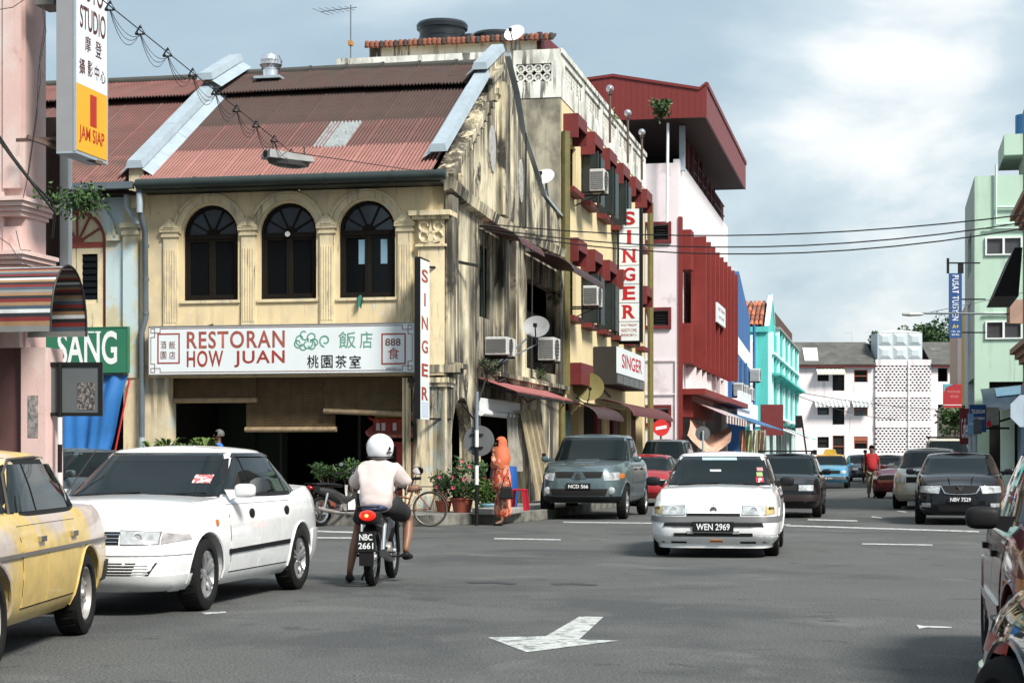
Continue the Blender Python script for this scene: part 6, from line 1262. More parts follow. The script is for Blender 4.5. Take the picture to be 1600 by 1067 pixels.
def wheel_meshes(r, w, style):
    key = (r, w, style)
    if key in WHEELS: return WHEELS[key]
    t = MB(); rr = r*.66; h = w/2
    t.lathe([(rr, -h*.8), (rr+.02, -h), (r-.03, -h), (r-.008, -h*.85), (r, -h*.6), (r, h*.6), (r-.008, h*.85), (r-.03, h), (rr+.02, h), (rr, h*.8), (rr-.01, 0), (rr, -h*.8)], 40, ax='y')
    for k in range(28):
        a = 2*pi*k/28; t.bar((r*cos(a)*1.0, -h*.6, r*sin(a)*1.0), (r*cos(a+.06), h*.6, r*sin(a+.06)), .012, .008)
    tm = t.mesh('wheel', RUBBER, smooth=35)
    m = MB(); m.lathe([(rr+.004, h*.78), (rr-.012, h*.84), (rr-.03, h*.55), (rr-.04, -h*.5)], 36, ax='y')
    if style == 'alloy':
        for k in range(5):
            for dd in (-.16, .16):
                a = 2*pi*k/5+pi/2; p = Vector((cos(a+dd*.6)*rr*.22, h*.62, sin(a+dd*.6)*rr*.22)); q = Vector((cos(a+dd)*(rr-.015), h*.74, sin(a+dd)*(rr-.015))); m.bar(p, q, .022, .03)
        m.lathe([(0, h*.72), (rr*.2, h*.72), (rr*.27, h*.62), (rr*.27, h*.3)], 20, ax='y')
    elif style == 'disc':
        m.lathe([(0, h*.55), (rr*.25, h*.6), (rr*.35, h*.45), (rr*.62, h*.52), (rr*.7, h*.40), (rr-.03, h*.3)], 32, ax='y')
        for k in range(8):
            a = 2*pi*k/8; m.ball((cos(a)*rr*.8, h*.42, sin(a)*rr*.8), (.018, .012, .018), 8, 5)
        m.lathe([(0, h*.8), (rr*.18, h*.78), (rr*.22, h*.5)], 16, ax='y')
    else:
        for k in range(6):
            a = 2*pi*k/6+.3; p = Vector((cos(a)*rr*.15, h*.6, sin(a)*rr*.15)); q = Vector((cos(a)*(rr-.015), h*.7, sin(a)*(rr-.015))); m.bar(p, q, .05, .03)
        m.lathe([(0, h*.72), (rr*.22, h*.70), (rr*.28, h*.4)], 20, ax='y')
    rm = m.mesh('rim', STEELW if style == 'disc' else ALLOY, smooth=35)
    b = MB(); b.lathe([(0, h*.1), (rr*.98, h*.1), (rr*.98, -h*.2), (0, -h*.2)], 24, ax='y'); b.lathe([(0, h*.3), (rr*.62, h*.3), (rr*.62, h*.1)], 24, ax='y'); bm_ = b.mesh('brake', UNDER)
    WHEELS[key] = (tm, rm, bm_); return WHEELS[key]
def car(name, label, cat, loc, head, L=4.2, W_=1.66, H=1.38, wb=2.45, fo=.8, wr=.30, hood=.92, deck=.95, nose=.68, tail=.80, belt=.90, cowl=.0, ws=(.95, .25), rw=(-1.15, -1.75), roofdrop=.04,
        paint_=None, wheel='alloy', n=6, clear=.20, doors=(), hatch=False, det=2, group=None, glass=None, lower=None, tumble=.17, front=None, rear=None, mirror='paint', plate=None, rackm=None, roofm=None, steer=0):
    """x forward. origin midway between the axles on the road. ws = x of windscreen foot/top, rw = x of rear window top/foot"""
    t = Thing(name, label, cat, (loc[0], loc[1], 0), rz=head, group=group); xf = wb/2+fo; xr = xf-L; hw = W_/2; pm = paint_; G = glass or CARGLASS
    wf, wt = ws; rt, rf = rw
    top = [(xr, tail), (xr+.12, (tail+deck)/2+.05*(deck-tail)), (xr+.28, deck-.005), (rf, deck), (rf+.4, belt+.02), (wf-.5, belt+.02), (wf, hood+.0), (wf+.3, hood-.015), ((wf+xf)/2, hood-.05), (xf-.3, nose+.07), (xf-.1, nose+.02), (xf, nose)]
    top = sorted(set(top)); tp = []
    for p in top:
        if not tp or p[0]-tp[-1][0] > .04: tp.append(p)
    bot = [(xr, clear+.10), (xr+.3, clear+.03), (xr+.7, clear-.0), (xf-.7, clear), (xf-.3, clear+.0), (xf, clear+.02)]
    body = Shell([(0, xf-.10), (.12, xf-.03), (.35, xf), (.6, xf-.012), (.85, xf-.04), (1, xf-.10)], [(0, xr+.10), (.2, xr+.02), (.5, xr), (.85, xr+.03), (1, xr+.08)], [(0, hw-.10), (.06, hw-.05), (.2, hw-.015), (.45, hw), (.72, hw-.012), (.86, hw-.035), (.95, hw-.065), (1, hw-.10)], bot, tp, n, .035)
    rz0 = belt-.03; rH = H
    cab = Shell([(0, wf), (.1, wf-.08*(wf-wt)), (.94, wt+.04*(wf-wt)), (1, wt-.05)], [(0, rf), (.1, rf+.08*(rt-rf)), (.94, rt-.04*(rt-rf)), (1, rt+.05)], [(0, hw-.075), (.5, hw-.075-tumble*.42), (.92, hw-.075-tumble*.9), (1, hw-.085-tumble*1.12)],
                [(rf, rz0), (wf, rz0)], [(rt-.6, rH-.05-roofdrop), (rt, rH-.035-roofdrop*.7), ((rt+wt)/2, rH-.03), (wt, rH-.045), (wt+.5, rH-.07)], 7, .035, 96, 14, 8)
    # body with the wheel wells cut out
    me = body.mesh().mesh('body', [pm, UNDER], smooth=32); o = link('body', me, t.o)
    cu = MB(); 
    for x in (wb/2, -wb/2):
        for sg in (1, -1):
            prof = [(0, 0), (wr+.055, 0), (wr+.055, .34), (0, .34)]; cu.lathe([(1e-4, sg*(hw-.27)), (wr+.055, sg*(hw-.27)), (wr+.055, sg*(hw+.2)), (1e-4, sg*(hw+.2))], 36, (x, 0, wr+.0), 'y')
    cm = cu.mesh('cut', [UNDER]); bm = bmesh.new(); bm.from_mesh(cm); bmesh.ops.remove_doubles(bm, verts=bm.verts, dist=1e-3); bmesh.ops.recalc_face_normals(bm, faces=bm.faces); bm.to_mesh(cm); bm.free()
    co = bpy.data.objects.new('cut', cm); COL.objects.link(co); co.parent = t.o
    md = o.modifiers.new('b', 'BOOLEAN'); md.operation = 'DIFFERENCE'; md.object = co; md.solver = 'EXACT'
    bpy.context.view_layer.update(); dg = bpy.context.evaluated_depsgraph_get(); nm = bpy.data.meshes.new_from_object(o.evaluated_get(dg)); o.modifiers.clear(); o.data = nm; bpy.data.objects.remove(co)
    nm.materials.clear(); nm.materials.append(pm); nm.materials.append(UNDER)
    for p in nm.polygons:
        c = p.center; ins = min(math.hypot(c.x-s*wb/2, c.z-wr) for s in (1, -1)) < wr+.053 and abs(c.y) < hw-.005 and (abs(p.normal.y) > .9 and abs(c.y) < hw-.2 or abs(abs(math.hypot(c.x-(wb/2 if c.x > 0 else -wb/2), c.z-wr))-(wr+.055)) < .02 and abs(p.normal.y) < .3)
        p.material_index = 1 if ins or (p.normal.z < -.8 and c.z < clear+.14) else 0
    bo = o
    t.part('cabin', cab.mesh(), roofm or pm, smooth=32)
    # arch lips
    for x in (wb/2, -wb/2):
        for sg in (1, -1):
            m = MB(); pts = []
            for i in range(17):
                a = R(-8)+R(196)*i/16; xx = x+(wr+.058)*cos(a); zz_ = wr+(wr+.058)*sin(a)
                if zz_ > clear+.02: pts.append((xx, body.side(xx, zz_, sg)+sg*.002, zz_))
            if det > 1 and len(pts) > 3: m.tube(pts, .012, 5); t.part('arch_lip', m, pm, bo, smooth=True)
    # glass
    def zr(v): return rz0+(rH-.045-rz0)*v
    def gl(nm_, kind, q, sg=1, off=.004, mm_=None, par=None, nu=10, nv=6):
        m = MB(); patch(m, cab, kind, q, off, .012, nu, nv, sg); return t.part(nm_, m, mm_ or G, par, smooth=40)
    wa, wb_ = hw-.075-.065, hw-.075-tumble*.9-.07
    gl('windscreen_surround', 'front', [(-wa-.035, zr(.10)), (wa+.035, zr(.10)), (wb_+.035, zr(.955)), (-wb_-.035, zr(.955))], off=.007, mm_=TRIMB, nu=30)
    wso = gl('windscreen', 'front', [(-wa, zr(.13)), (wa, zr(.13)), (wb_, zr(.93)), (-wb_, zr(.93))], off=.014, nu=30)
    gl('rear_window_surround', 'rear', [(-wa-.03, zr(.15)), (wa+.03, zr(.15)), (wb_+.03, zr(.93)), (-wb_-.03, zr(.93))], off=.003, mm_=TRIMB, nu=30)
    gl('rear_window', 'rear', [(-wa, zr(.19)), (wa, zr(.19)), (wb_, zr(.9)), (-wb_, zr(.9))], off=.009, nu=30)
    z0_, z1_ = zr(.12), zr(.88)
    def xs(zv, f): v = (zv-rz0)/(rH-.045-rz0); return (wf+(wt-wf)*v-.115) if f else (rf+(rt-rf)*v+.16)
    for sg in (1, -1):
        q0, q1, p0, p1 = xs(z0_, 0), xs(z1_, 0), xs(z0_, 1), xs(z1_, 1)
        gl('side_window_surround', 'side', [(q0-.03, z0_-.03), (p0+.04, z0_-.03), (p1+.02, z1_+.025), (q1-.03, z1_+.025)], sg, .001, TRIMB, nu=14)
        cuts = [c for c in doors if q0 < c < p0] or [(q0+p0)/2]
        ed = [q0]+sorted(cuts)+[p0]; et = [q1]+[min(max(c, q1+.05), p1-.05) for c in sorted(cuts)]+[p1]
        for i in range(len(ed)-1):
            a0 = ed[i]+(.022 if i else 0); a1 = ed[i+1]-(.022 if i < len(ed)-2 else 0); b0 = et[i]+(.022 if i else 0); b1 = et[i+1]-(.022 if i < len(ed)-2 else 0)
            if i == 0: a0, b0 = a0+.02, b0+.02
            if i == len(ed)-2: a1, b1 = a1-.03, b1-.02
            gl('side_window', 'side', [(a0, z0_+.01), (a1, z0_+.01), (b1, z1_-.01), (b0, z1_-.01)], sg, .006, nu=8)
    # doors drawn by real gaps: dark recess line panel under a proud door skin
    if det > 1:
        dz0, dz1 = clear+.11, belt-.055
        for sg in (1, -1):
            ds = sorted(doors, reverse=True); xa = wf-.15; fe = wb/2-wr-.10
            eds = [min(xa, fe)]+list(ds)
            re_ = -wb/2+wr+.10
            if len(ds) > 1: eds[-1] = ds[-1]
            for i in range(len(eds)-1):
                a, b = eds[i+1], eds[i]; lo = a
                last = i == len(eds)-2
                low_a = max(a, re_) if last and not len(eds) < 3 else a
                q = [(low_a+.006, dz0), (b-.006, dz0), (b-.006, dz1), (a+.006, dz1)]
                g_ = MB(); q2 = [(q[0][0]-.011, dz0-.011), (q[1][0]+.011, dz0-.011), (q[2][0]+.011, dz1+.004), (q[3][0]-.011, dz1+.004)]
                if last and low_a > a: 
                    zm = wr+sqrt(max(0, (wr+.09)**2-min(wr+.09, (a+wb/2))**2)) if abs(a+wb/2) < wr+.09 else dz0
                    q = [(low_a+.006, dz0), (b-.006, dz0), (b-.006, dz1), (a+.006, dz1)]
                patch(g_, body, 'side', q2, .0012, .01, 12, 6, sg); t.part('door_gap', g_, TRIMB, smooth=40)
                d_ = MB(); patch(d_, body, 'side', q, .005, .012, 12, 6, sg); do = t.part('door', d_, pm, smooth=40)
                hx = a+.16; hz = belt-.15; h_ = MB(); y = body.side(hx, hz, sg); 
                if plate and det > 2: h_.ball((hx, y+sg*.004, hz), (.075, .012, .05), 16, 8)
                else: h_.box(hx-.07, hx+.07, y-.01*sg, y+sg*.03, hz-.018, hz+.018)
                t.part('handle', h_, CHROME if wheel == 'disc' else TRIMB, do, smooth=True)
    # wheels
    tm, rm, bk = wheel_meshes(wr, .19, wheel)
    for x in (wb/2, -wb/2):
        for sg in (1, -1):
            w = link('wheel', tm, t.o); w.location = (x, sg*(hw-.10-.01), wr); w.rotation_euler = (0, random.uniform(0, 6), (0 if sg > 0 else pi)+(steer if x > 0 else 0)); link('rim', rm, w); link('brake', bk, w)
    # mirrors
    for sg in ((1, -1) if mirror else ()):
        m = MB(); mx_, mz = wf-.33, belt+.045; sball(m, (mx_+.05, sg*(hw+.075), mz+.02), (.055, .095, .062)); m.hexa([(mx_+.0, sg*(hw-.05), mz-.06), (mx_+.1, sg*(hw-.05), mz-.06), (mx_+.08, sg*(hw+.04), mz-.02), (mx_, sg*(hw+.04), mz-.02), (mx_, sg*(hw-.10), mz+.03), (mx_+.1, sg*(hw-.1), mz+.03), (mx_+.08, sg*(hw+.04), mz+.03), (mx_, sg*(hw+.04), mz+.03)])
        t.part('mirror', m, {'paint': pm, 'chrome': CHROME}.get(mirror, TRIMB), smooth=50)
    # wipers
    if det > 1:
        for y0 in (-.35, .25):
            m = MB(); p = [(cab.end(y0+.5*u-.15, zr(.12+.05*u))+.02, y0+.5*u-.15, zr(.125+.05*u)) for u in (0, .5, 1)]; m.tube(p, .009, 4); m.tube([p[1], (p[0][0]+.06, y0-.2, zr(.04))], .008, 4); t.part('wiper', m, TRIMB)
        m = MB(); patch(m, cab, 'front', [(-wa, zr(.0)), (wa, zr(.0)), (wa, zr(.11)), (-wa, zr(.11))], .012, .02); t.part('scuttle', m, TRIMB, smooth=40)
    t.body, t.cab, t.wso, t.dim = body, cab, wso, dict(xf=xf, xr=xr, hw=hw, zr=zr, belt=belt, hood=hood, nose=nose, clear=clear, wa=wa, wb_=wb_, bo=bo, wf=wf, wt=wt, rt=rt, rf=rf, H=H)
    return t
def fp(t, name, q, m, kind='front', off=.006, th=.03, sym=False, parent=None, nu=8, nv=3, sg=1, smooth=40, label=None):
    r = []
    for s in ((1, -1) if sym else (1,)):
        mb = MB()
        if kind in ('front', 'rear'): patch(mb, t.body, kind, [(a*s, z) for a, z in q], off, th, nu, nv)
        else: patch(mb, t.body, kind, q, off, th, nu, nv, sg if not sym else s)
        r.append(t.part(name, mb, m, parent, smooth=smooth, **({'label': label} if label else {})))
    return r
def bp(t, name, t0, t1, z0, z1, m, off=.02, th=.05, n=48, nv=3, smooth=40): mb = MB(); band(mb, t.body, t0, t1, z0, z1, off, th, n, nv); return t.part(name, mb, m, smooth=smooth)
class _B:  # lets text() work in a car's own frame
    def __init__(s, t): s.o = t.o; s.base = (0, 0, 0)
def plate(t, s, z, w_=.50, h=.12, front=True, off=.05, txt=.075, y0=0, dx=0):
    x = t.body.end(y0, z, front)+(off if front else -off)+dx; m = MB(); m.box(x-.012, x, y0-w_/2, y0+w_/2, z-h/2, z+h/2) if front else m.box(x, x+.012, y0-w_/2, y0+w_/2, z-h/2, z+h/2)
    po = t.part('number_plate', m, PLATEB); b = _B(t); lines = s.split('\n')
    for i, l in enumerate(lines):
        zz_ = z+((len(lines)-1)/2-i)*h/len(lines)
        o = text(b, l, WHITE, y0 if front else -y0, zz_, x if front else -x, txt, 'x', w_*(.82 if len(l) > 4 else .7), .03, parent=po)
        if not front: 
            for v in o.data.vertices: v.co.x, v.co.y = -v.co.x, -v.co.y
def lamp(t, q, m=LAMPG, side=None, inner=True, kind='front', name='headlight', off=.012):
    for s in (1, -1):
        mb = MB(); patch(mb, t.body, kind, [(a*s, z) for a, z in q], off, .05, 10, 4); lo = t.part(name, mb, m, smooth=40)
        if inner:
            ya = sum(a for a, z in q)/4*s; za = sum(z for a, z in q)/4; x = t.body.end(ya, za, kind == 'front'); r = (q[2][1]-q[1][1])*.36
            c = MB(); c.lathe([(0, off+.004), (r*.9, off+.001), (r, off+.008), (r*1.05, off)], 20, (x, ya, za), 'x'); t.part('reflector', c, mat('reflector', (.55, .56, .57), .35, .3, var=0), lo, smooth=40)
        rim_ = MB(); qq = [(a*s, z) for a, z in q]
        cy = sum(a for a, z in qq)/4; cz = sum(z for a, z in qq)/4
        patch(rim_, t.body, kind, [(cy+(a-cy)*1.01+.002*(1 if a > cy else -1), cz+(z-cz)*1.02+.002*(1 if z > cz else -1)) for a, z in qq], off-.007, .03, 10, 3); t.part('lamp_gasket', rim_, TRIMB, lo, smooth=40)
        if side: sm = MB(); patch(sm, t.body, kind, [(a*s, z) for a, z in side[0]], off+.002, .05, 6, 3); t.part('indicator', sm, side[1], lo, smooth=40)
HD = -(pi/2)-ANG     # heading of a car driving down the street towards the camera
def place_front(px, py, wb, head, side=0, hw=.8): pass
# --- 1 white saloon at the left
WHP = paint('white_car_paint', (.74, .75, .75), .22)
wfx, wrx = Vector(gp(310, 953)), Vector(gp(457, 920)); dv = (wfx-wrx).normalized(); wbv = (wfx-wrx).length; lat = Vector((dv.y, -dv.x, 0)); cc = (wfx+wrx)/2+lat*.735*1
hd = atan2(dv.y, dv.x)
c1 = car('white_saloon_car', 'white four door saloon with alloy wheels and dark screen parked behind the yellow taxi', 'car', cc, hd, L=4.35, W_=1.68, H=1.40, wb=2.5, fo=.84, wr=.305, hood=.93, deck=1.0, nose=.66, tail=.86, belt=.935, ws=(.88, .12), rw=(-.95, -1.62), paint_=WHP, wheel='alloy', n=5.5, clear=.19, doors=(.0, -.98), det=3, plate='x', tumble=.18, steer=.05)
d1 = c1.dim
lamp(c1, [(.38, .59), (.655, .59), (.645, .685), (.35, .70)]); fp(c1, 'corner_lamp', [(.67, .59), (.795, .615), (.785, .66), (.66, .685)], mat('clear_red_lens', (.34, .32, .32), .15, 0, var=.3, sc=10), sym=True, off=.012)
fp(c1, 'grille', [(-.36, .585), (.36, .585), (.34, .69), (-.34, .69)], TRIMB, off=.004)
for i in range(3): fp(c1, 'grille_bar', [(-.35, .605+i*.03), (.35, .605+i*.03), (.35, .612+i*.03), (-.35, .612+i*.03)], CHROME, off=.012, nv=1)
fp(c1, 'lower_intake', [(-.60, .335), (.60, .335), (.66, .44), (-.66, .44)], UNDER, off=.004)
for i in range(4): fp(c1, 'intake_bar', [(-.6, .348+i*.024), (.6, .348+i*.024), (.6, .356+i*.024), (-.6, .356+i*.024)], WHP, off=.014, nv=1)
bp(c1, 'bumper', -.92, .92, .20, .335, WHP, .012, .05); bp(c1, 'bumper_lip', -.9, .9, .50, .575, WHP, .01, .03); bp(c1, 'rear_bumper', pi-.95, pi+.95, .26, .58, WHP, .02, .05)
for sg in (1, -1): fp(c1, 'side_moulding', [(-.85, .475), (.78, .455), (.78, .495), (-.85, .515)], TRIMB, 'side', off=.016, sg=sg, nu=20); fp(c1, 'side_marker', [(1.02, .715), (1.06, .715), (1.06, .76), (1.02, .76)], AMBER, 'side', off=.012, sg=sg, nu=2)
m = MB(); patch(m, c1.cab, 'front', [(-d1['wb_'], d1['zr'](.78)), (d1['wb_'], d1['zr'](.78)), (d1['wb_'], d1['zr'](.925)), (-d1['wb_'], d1['zr'](.925))], .017, .004, 30); c1.part('sun_strip', m, TINT, c1.wso, smooth=40)
m = MB(); patch(m, c1.cab, 'front', [(.42, d1['zr'](.36)), (.58, d1['zr'](.36)), (.57, d1['zr'](.52)), (.41, d1['zr'](.52))], .019, .003, 4, 2); c1.part('road_tax_sticker', m, mat('red_white_sticker', (.5, .12, .12), .5, blot=((.7, .7, .7), .5, .52, 25)), c1.wso)
m = MB(); x_ = c1.body.xf[0][1]-.75
lamp(c1, [(.40, .66), (.74, .66), (.72, .80), (.40, .80)], REDL, kind='rear', name='tail_lamp', inner=False)
m = MB()
for yy in (-.38, .42): m.bar((.95, yy, .935), (1.05, yy, .925), .02)
c1.part('washer_jet', m, TRIMB)
m = MB(); m.tube([(-.1, .62, 1.39), (-1.0, .62, 1.95)], .006, 4) if 0 else m.tube([(.75, -.72, .95), (.35, -.60, 1.36)], .006, 4); c1.part('aerial', m, TRIMB)
for sg in (1, -1):
    m = MB(); patch(m, c1.cab, 'side', [(-.99, d1['zr'](.88)), (.10, d1['zr'](.88)), (.02, d1['zr'](.955)), (-.9, d1['zr'](.955))], .022, .02, 12, 2, sg); c1.part('rain_visor', m, TINT, smooth=40)
# --- 2 yellow taxi
YP = mat('faded_yellow_paint', (.62, .44, .14), .4, var=.05, sc=2, coat=.3, blot=[((.50, .42, .38), .57, .63, .95), ((.20, .07, .02), .72, .76, 3.0)], dirt=.25)
c2 = car('old_yellow_taxi', 'old faded yellow saloon with filler patches, its rear half at the left edge', 'car', (-3.90, 13.35-1.2), R(-90), L=4.2, W_=1.62, H=1.355, wb=2.4, fo=.75, wr=.30, hood=.93, deck=.93, nose=.74, tail=.82, belt=.91, ws=(.75, .30), rw=(-.95, -1.42), paint_=YP, wheel='disc', n=7, clear=.23, doors=(-.02, -.90), det=2, mirror=None, tumble=.15)
for sg in (1, -1): fp(c2, 'side_strip', [(-1.98, .665), (1.7, .665), (1.7, .69), (-1.98, .69)], mat('grey_trim_strip', (.12, .11, .10), .5), 'side', off=.014, sg=sg, nu=30)
bp(c2, 'rear_bumper', pi-.62, pi+.62, .36, .46, mat('dull_chrome', (.25, .25, .25), .3, .8, dirt=.5), .07, .04); fp(c2, 'bumper_horn', [(.68, .36), (.78, .36), (.78, .50), (.68, .50)], TRIMB, 'rear', off=.11, th=.1, sym=True); lamp(c2, [(.42, .56), (.72, .56), (.72, .74), (.42, .74)], REDL, kind='rear', name='tail_lamp', inner=False); lamp(c2, [(.40, .56), (.72, .56), (.72, .70), (.40, .70)])
for sg in (1, -1):
    m = MB(); pts = [(c2.cab.side(xx, zz2, sg)) for xx, zz2 in ()]; z_ = c2.dim['zr']; path = []
    for xx, v in ((.55, .1), (.35, .7), (.2, .93), (-.4, .97), (-.85, .95), (-1.0, .8), (-1.2, .45), (-1.3, .2)): path.append((xx, c2.cab.side(xx, z_(v), sg)+sg*.015, z_(v)))
    m.tube(path, .010, 5); c2.part('rain_gutter', m, mat('dark_line', (.06, .05, .04), .5), smooth=True)
# --- 3 white hatchback-saloon coming towards the camera
c3 = car('white_saloon_car', 'white boxy saloon with a black and white number plate driving towards the camera', 'car', (2.66+.24, 24.0+1.22), HD+R(2.0), L=4.11, W_=1.655, H=1.37, wb=2.38, fo=.80, wr=.285, hood=.89, deck=.95, nose=.635, tail=.85, belt=.90, ws=(.80, .10), rw=(-1.05, -1.5), paint_=WHP, wheel='alloy6', n=8, clear=.17, doors=(.0, -.88), det=2, mirror='black', tumble=.17)
lamp(c3, [(.36, .555), (.66, .555), (.66, .665), (.37, .675)], side=([(.665, .555), (.775, .565), (.765, .655), (.665, .665)], AMBERP)); fp(c3, 'front_panel', [(-.34, .575), (.34, .575), (.34, .655), (-.34, .655)], WHP, off=.02)
m = MB(); x = c3.body.end(0, .615)+.02; m.lathe([(.045, 0), (.045, .012), (.025, .012), (.02, .004), (0, .006)], 20, (x, 0, .615), 'x'); c3.part('emblem', m, CHROME, smooth=40)
fp(c3, 'grille', [(-.34, .54), (.34, .54), (.34, .57), (-.34, .57)], UNDER, off=.008); bp(c3, 'bumper_strip', -1.02, 1.02, .465, .535, mat('bumper_grey', (.13, .13, .135), .45, var=.1), .03, .05); fp(c3, 'bumper_lower_slot', [(-.64, .41), (.64, .41), (.62, .455), (-.62, .455)], UNDER, off=.034)
bp(c3, 'bumper', -1.0, 1.0, .30, .463, WHP, .018, .05); fp(c3, 'lower_slot', [(-.5, .285), (.5, .285), (.5, .325), (-.5, .325)], UNDER, off=.026); bp(c3, 'air_dam', -.95, .95, .13, .275, WHP, .03, .06)
for s in (1, -1): fp(c3, 'brake_duct', [(s*.34, .19), (s*.54, .19), (s*.54, .215), (s*.34, .215)], UNDER, off=.036); fp(c3, 'bumper_scuff', [(s*.62, .2), (s*.66, .17), (s*.68, .2), (s*.64, .22)], mat('grime', (.15, .14, .12), .9), off=.035)
fp(c3, 'sticker', [(-.04, .205), (.12, .205), (.12, .235), (-.04, .235)], mat('orange_sticker', (.55, .2, .05), .5), off=.037)
fp(c3, 'fog_lamp', [(.25, .315), (.33, .315), (.33, .355), (.25, .355)], LAMPG, sym=True, off=.035)
plate(c3, 'WEN 2969', .405, .52, .13, off=.05, txt=.085); d3 = c3.dim; zr3 = d3['zr']
for (a, b, v0, v1, mm_) in ((.50, .60, .17, .33, mat('red_p_plate', (.5, .03, .04), .5)), (.50, .58, .36, .48, mat('green_sticker', (.30, .38, .16), .5)), (.50, .58, .52, .62, mat('pink_sticker', (.5, .22, .22), .5)), (-.25, .22, .84, .92, mat('screen_strip_blue', (.36, .52, .56), .4)), (-.13, .02, .5, .56, mat('hanging_tag', (.5, .5, .5), .6))):
    m = MB(); patch(m, c3.cab, 'front', [(a, zr3(v0)), (b, zr3(v0)), (b-.01, zr3(v1)), (a-.01, zr3(v1))], .018, .003, 4, 2); so = c3.part('screen_sticker', m, mm_, c3.wso)
    if a == .50 and v0 == .17: xx = c3.cab.end(.55, zr3(.25))+.014; o = text(_B(c3), 'P', WHITE, .55, zr3(.25), xx, .055, 'x', .045, .06, parent=c3.wso); 
    if a == .50 and v0 == .17:
        for v in o.data.vertices: v.co.x = c3.cab.end(v.co.y, v.co.z)+.024
lamp(c3, [(.40, .60), (.74, .60), (.74, .74), (.40, .74)], REDL, kind='rear', name='tail_lamp', inner=False)
# --- 4 grey pickup
SB = paint('slate_blue_paint', (.11, .155, .17), .25, .4)
c4 = car('pickup_truck', 'slate blue grey pickup truck with a black number plate at the kerb behind the woman', 'pickup', at(932, 800, 39.6)[:2], HD, L=5.0, W_=1.82, H=1.78, wb=3.0, fo=.85, wr=.36, hood=1.20, deck=1.22, nose=1.02, tail=1.15, belt=1.18, ws=(1.0, .30), rw=(-.9, -1.1), paint_=SB, wheel='alloy6', n=5, clear=.34, doors=(.1, -.85), det=2, tumble=.14)
lamp(c4, [(.52, .80), (.80, .82), (.80, .98), (.50, .96)], side=([(.79, .84), (.86, .86), (.86, .95), (.79, .95)], AMBER)); fp(c4, 'grille', [(-.46, .86), (.46, .86), (.50, .99), (-.50, .99)], UNDER, off=.006)
m = MB(); x = c4.body.end(0, .9)+.02; 
for tri in (((-.05, .86), (.05, .86), (.0, .93)), ((0, .99), (-.05, .93), (.05, .93))): m.prism([(a, z) for a, z in tri], x, x+.03, 'x')
m.prism([(-.16, .84), (.16, .84), (.07, 1.0), (-.07, 1.0)], x-.02, x, 'x'); c4.part('grille_centre', m, SB); m = MB(); m.prism([(0, .99), (-.035, .94), (0, .90), (.035, .94)], x+.03, x+.04, 'x'); m.prism([(0, .90), (-.035, .90), (-.07, .86), (-.03, .85)], x+.03, x+.04, 'x'); m.prism([(0, .90), (.035, .90), (.07, .86), (.03, .85)], x+.03, x+.04, 'x'); c4.part('diamond_emblem', m, CHROME)
fp(c4, 'lower_grille', [(-.55, .50), (.55, .50), (.60, .64), (-.60, .64)], UNDER, off=.008); bp(c4, 'bumper_guard', -.85, .85, .36, .48, TRIMB, .02, .05)
for s in (1, -1):
    m = MB(); x = c4.body.end(s*.66, .6); m.lathe([(0, .03), (.06, .03), (.075, .02), (.08, .0)], 20, (x, s*.66, .6), 'x'); c4.part('fog_lamp', m, LAMPG, smooth=40); 
plate(c4, 'NCD 566', .69, .50, .13, off=.03); m = MB(); m.hexa([(1.1, -.30, 1.19), (1.75, -.25, 1.15), (1.75, .25, 1.15), (1.1, .30, 1.19), (1.15, -.24, 1.25), (1.7, -.2, 1.19), (1.7, .2, 1.19), (1.15, .24, 1.25)]); c4.part('hood_scoop', m, SB, bevel=.02)
m = MB(); m.box(-2.9, -1.2, -.7, .7, 1.2, 1.25); c4.part('load_bed_cover', m, TRIMB)
# --- generic far cars
def simple(name, lab, cat, px, py, Yf, head, m, front_y=None, **k):
    p = at(px, py, Yf); kk = dict(paint_=m, det=1, wheel='alloy6'); kk.update(k); c = car(name, lab, cat, (p[0], p[1]), head, **kk); return c
def face(c, lampq=((.42, .60), (.72, .60), (.72, .70), (.42, .70)), pl=None, bump=None, grille=True, lm=None):
    lamp(c, list(lampq), lm or LAMPG, inner=False)
    if grille: fp(c, 'grille', [(-lampq[0][0]+.04, lampq[0][1]), (lampq[0][0]-.04, lampq[0][1]), (lampq[0][0]-.04, lampq[2][1]), (-lampq[0][0]+.04, lampq[2][1])], UNDER, off=.008)
    if bump: bp(c, 'bumper', -.9, .9, .36, .50, bump, .03, .05)
    if pl: plate(c, pl, .42, .46, .11, off=.05)
    lamp(c, [(.40, lampq[0][1]+.05), (.74, lampq[0][1]+.05), (.74, lampq[2][1]+.08), (.40, lampq[2][1]+.08)], REDL, kind='rear', name='tail_lamp', inner=False)
REDP = paint('red_car_paint', (.30, .012, .018)); BLKP = paint('black_car_paint', (.006, .0065, .008), .15, coat=.35, spec=.3, dirt=.03); SILV = paint('grey_silver_paint', (.22, .235, .24), .3, .5); BEIGE = paint('beige_car_paint', (.45, .43, .36), .3, .3)
c5 = simple('red_hatchback', 'small red car mostly hidden between the grey pickup and the white saloon', 'car', 1012, 780, 49.5, HD, REDP, L=3.9, W_=1.62, H=1.36, wb=2.35, n=6, clear=.2); face(c5, bump=REDP)
c6 = simple('grey_wagon', 'older grey four wheel drive wagon behind the red car below the no entry sign', 'car', 1040, 760, 58, HD, SILV, L=4.5, W_=1.70, H=1.85, wb=2.6, hood=1.2, deck=1.2, belt=1.2, nose=1.0, tail=1.0, ws=(.75, .35), rw=(-1.9, -2.15), wr=.36, clear=.34, n=8, doors=(-.1, -1.0)); face(c6, ((.5, .85), (.75, .85), (.75, .97), (.5, .97)))
